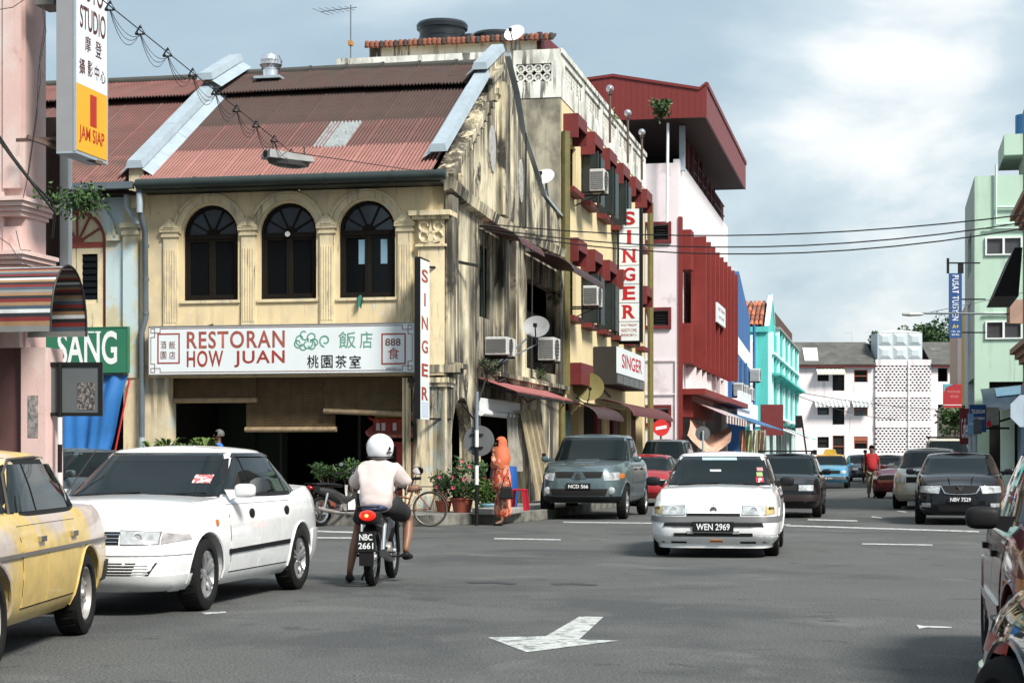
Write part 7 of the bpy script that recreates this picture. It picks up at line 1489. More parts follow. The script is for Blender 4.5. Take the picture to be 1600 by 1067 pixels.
c7 = simple('black_wagon', 'black estate car with a roof rack right behind the white oncoming saloon', 'car', 1229, 800, 40.3, HD, BLKP, L=4.2, W_=1.64, H=1.37, wb=2.4, n=7, clear=.2, doors=(0, -.9), rw=(-1.6, -1.85), ws=(.85, .2)); face(c7, ((.36, .58), (.66, .58), (.66, .70), (.36, .70)), bump=mat('bumper_dark', (.02, .012, .012), .5))
m = MB()
for x in (.0, -.5, -1.0): m.tube([(x, -.6, 1.42), (x, .6, 1.42)], .015, 5)
for s in (-.6, .6): m.tube([(.15, s, 1.43), (-1.3, s, 1.43)], .018, 5); [m.bar((x, s, 1.34), (x, s, 1.43), .03) for x in (.1, -.6, -1.2)]
c7.part('roof_rack', m, TRIMB)
c8 = simple('old_blue_taxi', 'old sky blue taxi with a yellow roof and roof sign down the street', 'taxi', 1297, 760, 76, HD, paint('sky_blue_paint', (.06, .26, .42), .3), L=4.1, W_=1.62, H=1.40, wb=2.4, n=9, clear=.22, wheel='disc', doors=(0, -.9), roofm=mat('taxi_yellow', (.60, .36, .08), .4), nose=.76, hood=.93); face(c8, ((.50, .60), (.70, .60), (.70, .74), (.50, .74)), bump=CHROME, pl='HB 5411')
m = MB(); m.prism([(-.28, 1.40), (.28, 1.40), (.20, 1.60), (-.20, 1.60)], -.12, .02, 'x'); c8.part('taxi_sign', m, mat('taxi_sign_yellow', (.62, .42, .05), .5))
c9 = simple('dark_saloon_car', 'dark blue grey saloon behind the blue taxi', 'car', 1346, 740, 96, HD+R(8), paint('navy_car_paint', (.02, .035, .05)), L=4.2, H=1.4, W_=1.66); face(c9)
c9b = simple('dark_saloon_car', 'small black car facing the camera between the red shirt man and the maroon hatchback', 'car', 1388, 738, 86, HD-R(8), BLKP, L=4.0, H=1.38, W_=1.64); face(c9b)
MRN = paint('maroon_car_paint', (.11, .010, .018), .15, dirt=.05)
c10 = simple('maroon_hatchback', 'dark maroon hatchback parked at an angle with its wheel towards the road', 'car', 1436, 770, 57.5, R(180+50), MRN, L=4.0, W_=1.64, H=1.38, wb=2.4, n=5, clear=.2, doors=(0, -.9), rw=(-1.1, -1.75)); face(c10)
c11 = simple('beige_car', 'beige silver car partly hidden behind the black saloon', 'car', 1452, 780, 46.5, HD-R(4), BEIGE, L=4.0, W_=1.66, H=1.52, wb=2.5, n=5, clear=.2, hood=1.0, belt=1.0, deck=1.0, nose=.8, rw=(-1.4, -1.7), doors=(0, -.9)); face(c11, ((.5, .66), (.78, .68), (.78, .80), (.5, .78)), bump=BEIGE)
c12 = simple('cream_van', 'tall cream white van behind the beige car and the black saloon', 'van', 1480, 760, 57, HD, paint('cream_car_paint', (.62, .60, .48)), L=4.3, W_=1.68, H=1.86, wb=2.4, n=7, clear=.3, hood=1.15, belt=1.15, deck=1.15, nose=1.0, tail=1.0, ws=(1.2, .75), rw=(-1.9, -2.1), fo=.7, doors=(.2, -.8)); face(c12, ((.5, .8), (.72, .8), (.72, .94), (.5, .94)))
m = MB(); 
for x in (.5, -.3, -1.1): m.tube([(x, -.62, 1.90), (x, .62, 1.90)], .02, 5)
c12.part('roof_rack', m, TRIMB)
c13 = simple('black_saloon_car', 'glossy black saloon with a silver V grille parked at the right kerb', 'car', 1499, 800, 36.4, HD-R(1.5), BLKP, L=4.4, W_=1.72, H=1.38, wb=2.55, n=4.6, clear=.18, doors=(0, -.95), hood=.95, deck=1.0, belt=.94, nose=.70, ws=(.95, .15), wr=.30, fo=.85); c13.dim
lamp(c13, [(.40, .60), (.76, .62), (.74, .74), (.36, .75)]); fp(c13, 'grille', [(-.28, .61), (.28, .61), (.33, .74), (-.33, .74)], UNDER, off=.008)
m = MB(); x = lambda y, z: c13.body.end(y, z)+.02; m.tube([(x(y, z), y, z) for y, z in ((-.36, .74), (-.29, .61), (-.2, .59), (0, .585), (.2, .59), (.29, .61), (.36, .74))], .012, 6); c13.part('grille_surround', m, CHROME, smooth=True); m = MB(); m.prism([(-.07, .74), (.07, .74), (0, .64)], x(0, .7)-.01, x(0, .7)+.015, 'x'); c13.part('emblem', m, CHROME)
plate(c13, 'NBV 7529', .49, .46, .11, off=.03); fp(c13, 'fog_lamp', [(.55, .34), (.72, .35), (.72, .42), (.55, .42)], LAMPG, sym=True, off=.012); fp(c13, 'lower_intake', [(-.4, .27), (.4, .27), (.4, .36), (-.4, .36)], UNDER, off=.008)
m = MB(); x0_ = 1.0; z0c = .95
for s in (1, -1): m = MB(); m.tube([(.98, s*.35, .975), (1.4, s*.27, .945), (1.8, s*.20, .86)], .010, 5); c13.part('bonnet_crease', m, BLKP, smooth=True)
# --- maroon car at the right edge
fwl = Vector((3.03, 11.8, 0)); lat2 = Vector((U.y, -U.x, 0)); cm_ = fwl-U*1.25+lat2*.85
c14 = car('maroon_saloon_car', 'maroon saloon with a big black mirror at the right edge', 'car', cm_, HD, L=4.4, W_=1.70, H=1.42, wb=2.5, fo=.88, wr=.30, hood=.92, deck=.97, nose=.68, tail=.86, belt=.90, ws=(.90, .15), rw=(-1.0, -1.6), paint_=MRN, wheel='alloy', n=4.5, clear=.19, doors=(-.0, -.98), det=2, mirror='black', tumble=.18)
lamp(c14, [(.50, .58), (.76, .60), (.74, .70), (.48, .70)], side=([(.73, .60), (.81, .62), (.80, .69), (.73, .69)], AMBER)); bp(c14, 'bumper', -.95, .95, .22, .52, MRN, .015, .05)
for sg in (1, -1): fp(c14, 'side_marker', [(1.0, .62), (1.03, .62), (1.03, .65), (1.0, .65)], AMBER, 'side', off=.012, sg=sg, nu=2); fp(c14, 'side_moulding', [(-.85, .44), (.78, .44), (.78, .50), (-.85, .50)], MRN, 'side', off=.018, sg=sg, nu=20)
# --- dark glossy car in the bottom right corner
p15 = gp(1590, 1250)
c15 = car('dark_glossy_car', 'very glossy dark car, only its chromed front corner in the bottom right corner', 'car', (2.78, 5.45), R(99), L=4.4, W_=1.72, H=1.38, wb=2.55, fo=.85, wr=.29, hood=.84, deck=.9, nose=.58, tail=.80, belt=.83, ws=(.85, .1), rw=(-1.0, -1.6), paint_=mat('polished_dark_metal', (.10, .10, .105), .05, .75, var=0, coat=1), wheel='alloy', n=3.6, clear=.18, doors=(0, -.95), det=2, mirror='black')
lamp(c15, [(.42, .56), (.74, .58), (.72, .68), (.40, .69)], side=([(.72, .56), (.80, .58), (.80, .64), (.72, .64)], REDL)); bp(c15, 'bumper', -1.0, 1.0, .22, .50, c15.o.children[0].data.materials[0], .015, .05)
# --- slate car behind the striped pole on the left
p = at(128, 790, 31.5); c16 = car('slate_grey_car', 'slate grey car with a steep windscreen parked before the blue tarpaulin', 'car', (p[0]-.4, p[1]), R(-90)-R(30), L=4.2, W_=1.68, H=1.45, wb=2.5, hood=.95, belt=.95, deck=1.0, ws=(.95, .2), rw=(-1.1, -1.7), paint_=paint('slate_car_paint', (.07, .09, .10), .25, .3), n=5, clear=.2, doors=(0, -.95), det=1); face(c16)
m = MB(); m.tube([(.4, .6, 1.42), (-.4, .62, 1.98)], .006, 4)
# ================================================================ people and two-wheelers
from mathutils import noise as MN
def skin(nodes, edges, m, name, parent, sub=2, extra=None, smooth=True, root=0):
    """nodes: {key: (x,y,z,rx[,ry])}; grows one continuous surface"""
    ks = list(nodes); me = bpy.data.meshes.new(name); me.from_pydata([nodes[k][:3] for k in ks], [(ks.index(a), ks.index(b)) for a, b in edges], [])
    o = bpy.data.objects.new(name, me); COL.objects.link(o); o.modifiers.new('s', 'SKIN'); 
    for i, k in enumerate(ks): n = nodes[k]; me.skin_vertices[0].data[i].radius = (n[3], n[4] if len(n) > 4 else n[3])
    for i in range(len(ks)): me.skin_vertices[0].data[i].use_root = (i == root)
    o.modifiers['s'].use_smooth_shade = True; sd_ = o.modifiers.new('d', 'SUBSURF'); sd_.levels = sub; sd_.render_levels = sub
    bpy.context.view_layer.update(); dg = bpy.context.evaluated_depsgraph_get(); nm = bpy.data.meshes.new_from_object(o.evaluated_get(dg)); bpy.data.objects.remove(o)
    if name in ('shirt', 'trousers', 'tunic', 'skirt', 'shorts'):       # cloth folds
        nm.update(); nrm = [v.normal.copy() for v in nm.vertices]
        for v, n_ in zip(nm.vertices, nrm):
            c = v.co; v.co = c+n_*(.024*MN.noise(Vector((c.x*9, c.y*9, c.z*4)))+.013*MN.noise(Vector((c.x*16+c.z*9, c.y*16, c.z*10+3))))
    if extra:
        bm = bmesh.new(); bm.from_mesh(nm); t = bpy.data.meshes.new('t'); t.from_pydata([tuple(v) for v in extra.v], [], extra.f); bm.from_mesh(t); bm.to_mesh(nm); bm.free()
    nm.materials.clear(); nm.materials.append(m); nm.shade_smooth(); nm.update(); return link(name, nm, parent)
SKIN = mat('brown_skin', (.20, .095, .055), .5, var=.06); SKIND = mat('dark_skin', (.12, .055, .035), .5, var=.06); HAIR = mat('black_hair', (.012, .011, .011), .6, var=.1); HAIRG = mat('greying_hair', (.10, .10, .10), .7, var=.4, sc=30)
def headfeat(mb, c, s=1.0, d=(1, 0)):
    """face on the side of the head that looks along d"""
    fx_, fy_ = d; lx, ly = -fy_, fx_
    def P(f, l, z): return (c[0]+fx_*f*s+lx*l*s, c[1]+fy_*f*s+ly*l*s, c[2]+z*s)
    mb.hexa([P(.085, -.016, -.03), P(.12, -.013, -.03), P(.12, .013, -.03), P(.085, .016, -.03), P(.085, -.008, .02), P(.095, -.006, .02), P(.095, .006, .02), P(.085, .008, .02)])
    for l in (-1, 1): mb.ball(P(0, l*.083, -.01), (.018*s, .018*s, .03*s), 8, 6); mb.ball(P(.088, l*.032, .012), (.012*s, .012*s, .009*s), 8, 6)
    mb.ball(P(.088, 0, -.06), (.014*s, .022*s, .010*s), 10, 6)
def hand(mb, w, d, s=1.0, curl=.6, up=(0, 0, 1)):
    """palm and five bent fingers from the wrist w along d"""
    d = Vector(d).normalized(); u = Vector(up); l = d.cross(u).normalized(); u = l.cross(d); w = Vector(w); p = w+d*.085*s
    mb.tube([w, w+d*.03*s, p], [.026*s, .038*s, .036*s], 8)
    for i, ln in enumerate((.068, .078, .072, .056)):
        b = p+l*(.030-.02*i)*s; a = b+(d*cos(curl)-u*sin(curl))*ln*.5*s; e = a+(d*cos(2.2*curl)-u*sin(2.2*curl))*ln*.5*s; mb.tube([b-d*.015*s, a, e], [.0105*s, .0095*s, .007*s], 6)
    b = w+d*.03*s+l*.034*s; mb.tube([b, b+(d*.6+l*.7)*.03*s, b+(d*.9+l*.3-u*.4)*.06*s], [.012*s, .011*s, .009*s], 6)
CHR = CHROME
# ---- underbone motorcycle: x forward, rear axle at 0
def motorbike(name, lab, loc, head, body, legshield, lean=0, plate_=None, lit=False, seatm=None):
    t = Thing(name, lab, 'motorcycle', (loc[0], loc[1], 0), rz=head); t.o.rotation_euler.x = lean; wbk = 1.23; r = .285
    tm = MB(); tm.lathe([(r-.075, -.030), (r-.05, -.048), (r-.018, -.042), (r, 0), (r-.018, .042), (r-.05, .048), (r-.075, .030), (r-.08, 0), (r-.075, -.022)], 40, ax='y'); 
    for k in range(36): a = 2*pi*k/36; tm.bar((r*cos(a)*.995, -.03, r*sin(a)*.995), (r*cos(a+.08)*1.0, .03, r*sin(a+.08)*1.0), .010, .006)
    tme_ = tm.mesh('wheel', RUBBER, smooth=35); rm = MB(); rm.lathe([(r-.075, -.02), (r-.09, -.015), (r-.09, .015), (r-.075, .02)], 32, ax='y'); rm.lathe([(.0, -.05), (.035, -.05), (.045, 0), (.035, .05), (0, .05)], 16, ax='y')
    for k in range(18): a = 2*pi*k/18; rm.tube([(cos(a+.3)*.04, .03*(-1)**k, sin(a+.3)*.04), (cos(a)*(r-.085), 0, sin(a)*(r-.085))], .0025, 4)
    rme_ = rm.mesh('rim', STEEL)
    for x in (0, wbk): w = link('wheel', tme_, t.o); w.location = (x, 0, r); link('rim', rme_, w)
    bb_ = MB(); bb_.lathe([(0, -.03), (.06, -.03), (.065, .02), (0, .02)], 20, (0, 0, r), 'y'); t.part('drum_brake', bb_, STEELW)
    m = MB(); m.tube([(-.02, .075, r), (.42, .075, .36)], .016, 6); m.tube([(-.02, -.075, r), (.42, -.075, .36)], .016, 6); t.part('swing_arm', m, BLACKP)
    for s in (1, -1): m = MB(); m.tube([(.0, s*.10, r+.02), (.10, s*.10, .64)], .022, 10); 
    for s in (1, -1): m = MB(); m.tube([(.0, s*.105, r+.02), (.09, s*.105, .62)], [.018, .030], 10); t.part('shock_absorber', m, STEEL, smooth=True)
    m = MB(); R_ = r+.04; m.grid(lambda u, v: (-(R_)*sin(R(-25+125*u))*1.0, (v-.5)*.12*(1-.2*u), r+R_*cos(R(-25+125*u))-.0), 16, 6); m.box(-.35, -.30, -.07, .07, .22, .50); t.part('rear_mudguard', m, BLACKP, smooth=60)
    m = MB(); m.grid(lambda u, v: (wbk+(R_)*sin(R(-80+120*u)), (v-.5)*.11, r+R_*cos(R(-80+120*u))), 14, 6); t.part('front_mudguard', m, body, smooth=60)
    m = MB()
    for s in (1, -1): m.tube([(wbk, s*.07, r), (wbk-.17, s*.07, .78)], .022, 8)
    t.part('front_fork', m, BLACKP, smooth=True)
    nodes = {'t': (-.20, 0, .69, .10, .06), 'a': (.0, 0, .66, .13, .10), 'b': (.28, 0, .60, .14, .13), 'c': (.50, 0, .50, .10, .12), 'd': (.72, 0, .46, .06, .09), 'e': (.92, 0, .62, .07, .08), 'f': (.98, 0, .80, .085, .075)}
    skin(nodes, [('t', 'a'), ('a', 'b'), ('b', 'c'), ('c', 'd'), ('d', 'e'), ('e', 'f')], body, 'frame_cover', t.o, 2)
    nodes = {'a': (-.16, 0, .775, .085, .028), 'b': (.05, 0, .785, .14, .04), 'c': (.35, 0, .765, .14, .04), 'd': (.58, 0, .74, .075, .03)}
    skin(nodes, [('a', 'b'), ('b', 'c'), ('c', 'd')], seatm or BLACKP, 'seat', t.o, 2)
    m = MB(); m.tube([(-.20, .10, .80), (-.30, .09, .80), (-.32, 0, .80), (-.30, -.09, .80), (-.20, -.10, .80)], .012, 6); t.part('grab_rail', m, BLACKP, smooth=True)
    m = MB(); m.lathe([(0, 0), (.05, 0), (.076, .03), (.082, .06)], 20, (-.33, 0, .0), 'x', sq=(1.05, .66)); 
    for v in range(len(m.v)): m.v[v] = (m.v[v][0], m.v[v][1], m.v[v][2]+.715)
    lm = mat('lit_tail_lamp', (.5, .012, .008), .2, var=.1, emit=(1, .025, .01, .45)) if lit else REDL
    to = t.part('tail_lamp', m, lm, smooth=40)
    if lit: m = MB(); m.ball((-.332, 0, .715), (.008, .02, .016), 10, 6); t.part('bulb_glow', m, mat('tail_bulb', (1, .5, .2), .3, emit=(1, .25, .06, 3)), to)
    m = MB(); m.box(-.26, -.10, -.11, .11, .63, .75); t.part('tail_housing', m, BLACKP, bevel=.02)
    if plate_:
        m = MB(); m.box(-.36, -.35, -.095, .095, .36, .56); po = t.part('number_plate', m, PLATEB); b = _B(t)
        for i, l in enumerate(plate_): 
            o = text(b, l, WHITE, 0, .505-.085*i, .36, .062, 'x', .13 if i == 0 else .15, .03, parent=po)
            for v in o.data.vertices: v.co.x, v.co.y = -v.co.x-.004, -v.co.y
    m = MB(); m.lathe([(0, -.10), (.07, -.10), (.08, -.05), (.08, .05), (.07, .10), (0, .10)], 16, (.58, 0, .34), 'y'); m.hexa([(.48, -.06, .28), (.80, -.05, .30), (.80, .05, .30), (.48, .06, .28), (.48, -.06, .40), (.80, -.05, .38), (.80, .05, .38), (.48, .06, .40)])
    for i in range(6): m.box(.66+.025*i, .672+.025*i, -.07, .07, .28, .41)
    t.part('engine', m, STEELW, smooth=30)
    m = MB(); m.tube([(.78, -.06, .30), (.70, -.11, .24), (.45, -.13, .24), (.20, -.14, .27), (-.22, -.15, .34)], [.018, .018, .02, .038, .042], 12); t.part('exhaust', m, STEELW if not lit else mat('dark_chrome', (.12, .12, .12), .25, .9), smooth=True)
    m = MB(); m.tube([(.55, -.26, .27), (.55, .26, .27)], .012, 6); m.box(.52, .60, -.30, -.20, .265, .29); m.box(.52, .60, .20, .30, .265, .29); m.tube([(.18, -.20, .33), (.18, .2, .33)], .011, 6); m.tube([(.45, .10, .24), (.40, .18, .03)], .010, 6); t.part('foot_pegs', m, BLACKP)
    if legshield:
        for s in (1, -1): m = MB(); m.grid(lambda u, v: (.86+.12*u-.10*v*v, s*(.07+.16*sin(pi*(.15+.7*v))*(.6+.4*u)), .34+.42*v), 6, 8); m.grid(lambda u, v: (.60+.27*u, s*(.14+.03*u), .30+.26*v*(.5+.5*u)), 6, 4); t.part('leg_shield', m, legshield, smooth=60)
    m = MB(); m.tube([(.80, .33, .97), (.90, .24, .99), (.98, .08, .95), (.98, -.08, .95), (.90, -.24, .99), (.80, -.33, .97)], .012, 8); t.part('handlebar', m, BLACKP, smooth=True)
    for s in (1, -1): m = MB(); m.tube([(.72, s*.35, .965), (.84, s*.31, .975)], .018, 8); t.part('grip', m, RUBBER, smooth=True)
    m = MB(); m.hexa([(.90, -.12, .84), (1.10, -.08, .82), (1.10, .08, .82), (.90, .12, .84), (.92, -.11, 1.0), (1.04, -.08, 1.0), (1.04, .08, 1.0), (.92, .11, 1.0)]); t.part('headlamp_cowl', m, body, bevel=.03)
    for s in (1, -1):
        m = MB(); m.tube([(.88, s*.26, .99), (.90, s*.31, 1.10)], .006, 5); mo_ = t.part('mirror', m, BLACKP); m = MB(); sball(m, (.90, s*.33, 1.15), (.018, .06, .042), .8); t.part('mirror_shell', m, BLACKP, mo_, smooth=60); m = MB(); m.lathe([(0, 0), (.052, 0), (.052, .006)], 20, (.878, s*.33, 1.15), 'x', sq=(1, .68)); t.part('mirror_glass', m, mat('mirror_glass', (.8, .82, .84), .05, 1, var=0), mo_)
    return t
p = gp(575, 918); q = gp(616, 903); hd = R(90)-R(5.5)
RB = paint('black_motorbike_paint', (.015, .016, .02), .2)
mb1 = motorbike('motorcycle', 'black small motorcycle with lit red tail lamp ridden by the man in the white helmet', (p[0]+.02, p[1]+.28), hd, RB, None, lean=0, plate_=('NBC', '2661'), lit=True, seatm=mat('navy_seat', (.02, .035, .09), .5))
p = at(500, 800, 34.0); mb2 = motorbike('motorcycle', 'parked motorcycle with white leg shields in front of the dark restaurant entrance', (p[0], p[1]), R(50), paint('white_motorbike_paint', (.03, .03, .03), .25), WHITE)
for o in mb2.o.children: pass
p = F2W(1.0, 8.6); mb3 = motorbike('motorcycle', 'dark parked motorcycle behind the red stool at the side of the restaurant', (p.x, p.y), R(250), RB, None); mb3.o.location.z = .19; mb2.o.location.z = .0
# ---- the rider
rd = Thing('person', 'motorcycle rider in a white helmet, pale pink shirt and black shorts seen from behind', 'person', tuple(mb1.o.location), rz=hd)
B = {'pel': (.30, 0, .88, .13, .12), 'sp': (.33, 0, 1.00, .135, .105), 'ch': (.40, 0, 1.13, .15, .10), 'nk': (.45, 0, 1.25, .06), 'jaw': (.48, 0, 1.31, .065), 'hd': (.48, 0, 1.38, .085, .095),
     'sl': (.42, .17, 1.17, .065), 'el': (.52, .29, .96, .042), 'wl': (.70, .33, .965, .028), 'sr': (.42, -.17, 1.17, .065), 'er': (.52, -.29, .96, .042), 'wr': (.70, -.33, .965, .028),
     'hl': (.34, .10, .86, .095), 'kl': (.56, .24, .53, .058), 'cl': (.46, .27, .36, .052), 'al': (.37, .30, .11, .032), 'tl': (.48, .31, .04, .035),
     'hr': (.34, -.10, .86, .095), 'kr': (.74, -.25, .66, .060), 'cr': (.66, -.26, .48, .055), 'ar': (.56, -.25, .33, .032), 'tr': (.68, -.25, .30, .035)}
E = [('pel', 'sp'), ('sp', 'ch'), ('ch', 'nk'), ('nk', 'jaw'), ('jaw', 'hd'), ('ch', 'sl'), ('sl', 'el'), ('el', 'wl'), ('ch', 'sr'), ('sr', 'er'), ('er', 'wr'), ('pel', 'hl'), ('hl', 'kl'), ('kl', 'cl'), ('cl', 'al'), ('al', 'tl'), ('pel', 'hr'), ('hr', 'kr'), ('kr', 'cr'), ('cr', 'ar'), ('ar', 'tr')]
ex = MB(); hand(ex, (.70, .33, .965), (1, 0, .1), 1, .9); hand(ex, (.70, -.33, .965), (1, 0, .1), 1, .9); headfeat(ex, (.48, 0, 1.37))
skin(B, E, SKIN, 'body', rd.o, 2, ex)
SHIRT = mat('pale_pink_shirt', (.55, .475, .455), .85, var=.05, sc=3, bump=.35, bsc=9)
Sn = {'hem': (.20, 0, .72, .185, .14), 'pel': (.25, 0, .88, .185, .14), 'ch': (.38, 0, 1.12, .19, .125), 'nk': (.44, 0, 1.235, .075), 'sl': (.40, .165, 1.15, .105), 'ul': (.45, .235, 1.07, .090), 'el': (.51, .285, .985, .075), 'sr': (.40, -.165, 1.15, .105), 'ur': (.45, -.235, 1.07, .090), 'er': (.51, -.285, .985, .075)}
skin(Sn, [('hem', 'pel'), ('pel', 'ch'), ('ch', 'nk'), ('ch', 'sl'), ('sl', 'ul'), ('ul', 'el'), ('ch', 'sr'), ('sr', 'ur'), ('ur', 'er')], SHIRT, 'shirt', rd.o, 3)
m = MB(); m.lathe([(.078, 0), (.072, .03), (.066, .03)], 20, (.445, 0, 1.245)); m.lathe([(.079, .010), (.0765, .016)], 20, (.445, 0, 1.245)); rd.part('collar', m, SHIRT, smooth=True); m = MB(); m.lathe([(.0805, .006), (.0785, .013)], 20, (.445, 0, 1.245)); rd.part('collar_stripe', m, BLACKP)
for s_ in (1, -1): m = MB(); m.tube([(.513+.075*cos(a), s_*(.287+.02*sin(a))+.0, .975+.072*sin(a)) for a in [2*pi*k/14 for k in range(15)]], .006, 5); rd.part('sleeve_hem', m, SHIRT, smooth=True)
SHO = mat('black_shorts', (.012, .012, .014), .85, var=.1)
skin({'p': (.30, 0, .83, .17, .13), 'l': (.38, .12, .80, .12), 'kl': (.53, .22, .59, .095), 'r': (.40, -.13, .80, .125), 'kr': (.66, -.24, .68, .10)}, [('p', 'l'), ('l', 'kl'), ('p', 'r'), ('r', 'kr')], SHO, 'shorts', rd.o, 2)
for s_, (ax_, ay_, az_) in ((1, (.37, .30, .0)), (-1, (.56, -.25, .22))):
    skin({'h': (ax_-.03, ay_, az_+.055, .045, .05), 'm': (ax_+.08, ay_+.01*s_, az_+.045, .05, .04), 't': (ax_+.20, ay_+.02*s_, az_+.035, .045, .03)}, [('h', 'm'), ('m', 't')], BLACKP, 'shoe', rd.o, 2)
hm = MB(); vs = []; HC = (.475, 0, 1.40)
for i in range(13):
    a = pi*(.02+.70*i/12)
    for j in range(28):
        t_ = 2*pi*j/28; vs.append((HC[0]+(.158*sin(a)+(.012 if i > 9 else 0)*0)*cos(t_)*1.05, HC[1]+.142*sin(a)*sin(t_), HC[2]+.138*cos(a)-(.03 if cos(t_) < 0 else -.03)*(i/12)**3))
fs = [(i*28+j, (i+1)*28+j, (i+1)*28+(j+1) % 28, i*28+(j+1) % 28) for i in range(12) for j in range(28) if not (i > 6 and (j < 5 or j > 22))]
hm.add(vs, fs); hm.f.append(tuple(range(28))); hm.m.append(0); HEL = mat('white_helmet', (.78, .78, .80), .2, var=0, coat=.8)
ho = rd.part('helmet', hm, HEL, smooth=60); m = MB(); m.lathe([(.150, 0), (.154, .006), (.150, .016), (.144, .016)], 28, (HC[0], 0, HC[2]-.115), sq=(1.02, .90), a0=R(60), a1=R(300)); rd.part('helmet_rim', m, BLACKP, ho, smooth=True)
m = MB()
for dz, w_ in ((.0, .05), (-.035, .04)): 
    yy = -.085; xx = HC[0]-.135; m.add([(xx-.002, yy-w_/2, HC[2]-.01+dz), (xx-.002+.012, yy+w_/2-.05, HC[2]-.01+dz), (xx+.010, yy+w_/2-.05, HC[2]-.035+dz), (xx-.002, yy-w_/2, HC[2]-.035+dz)], [(0, 1, 2, 3)])
m = MB(); m.lathe([(0, .002), (.020, .002), (.020, -.004)], 16, (0, 0, 0), 'y'); 
mm_ = m.mesh('helmet_badge', BLACKP); o = link('helmet_badge', mm_, ho); o.location = (HC[0]-.105, -.112, HC[2]-.02); o.rotation_euler = (0, 0, R(-48)); mm2 = MB().box(-.028, .028, -.003, .002, -.012, .004).mesh('helmet_badge', BLACKP); o = link('helmet_badge', mm2, ho); o.location = (HC[0]-.103, -.110, HC[2]-.055); o.rotation_euler = (0, 0, R(-48))
m = MB(); m.tube([(HC[0]+.10, .13, HC[2]-.01), (HC[0]+.16, .10, HC[2]+.02)], .012, 5); m.ball((HC[0]+.02, .146, HC[2]+.02), (.02, .01, .02), 10, 6); rd.part('visor_stud', m, BLACKP, ho)
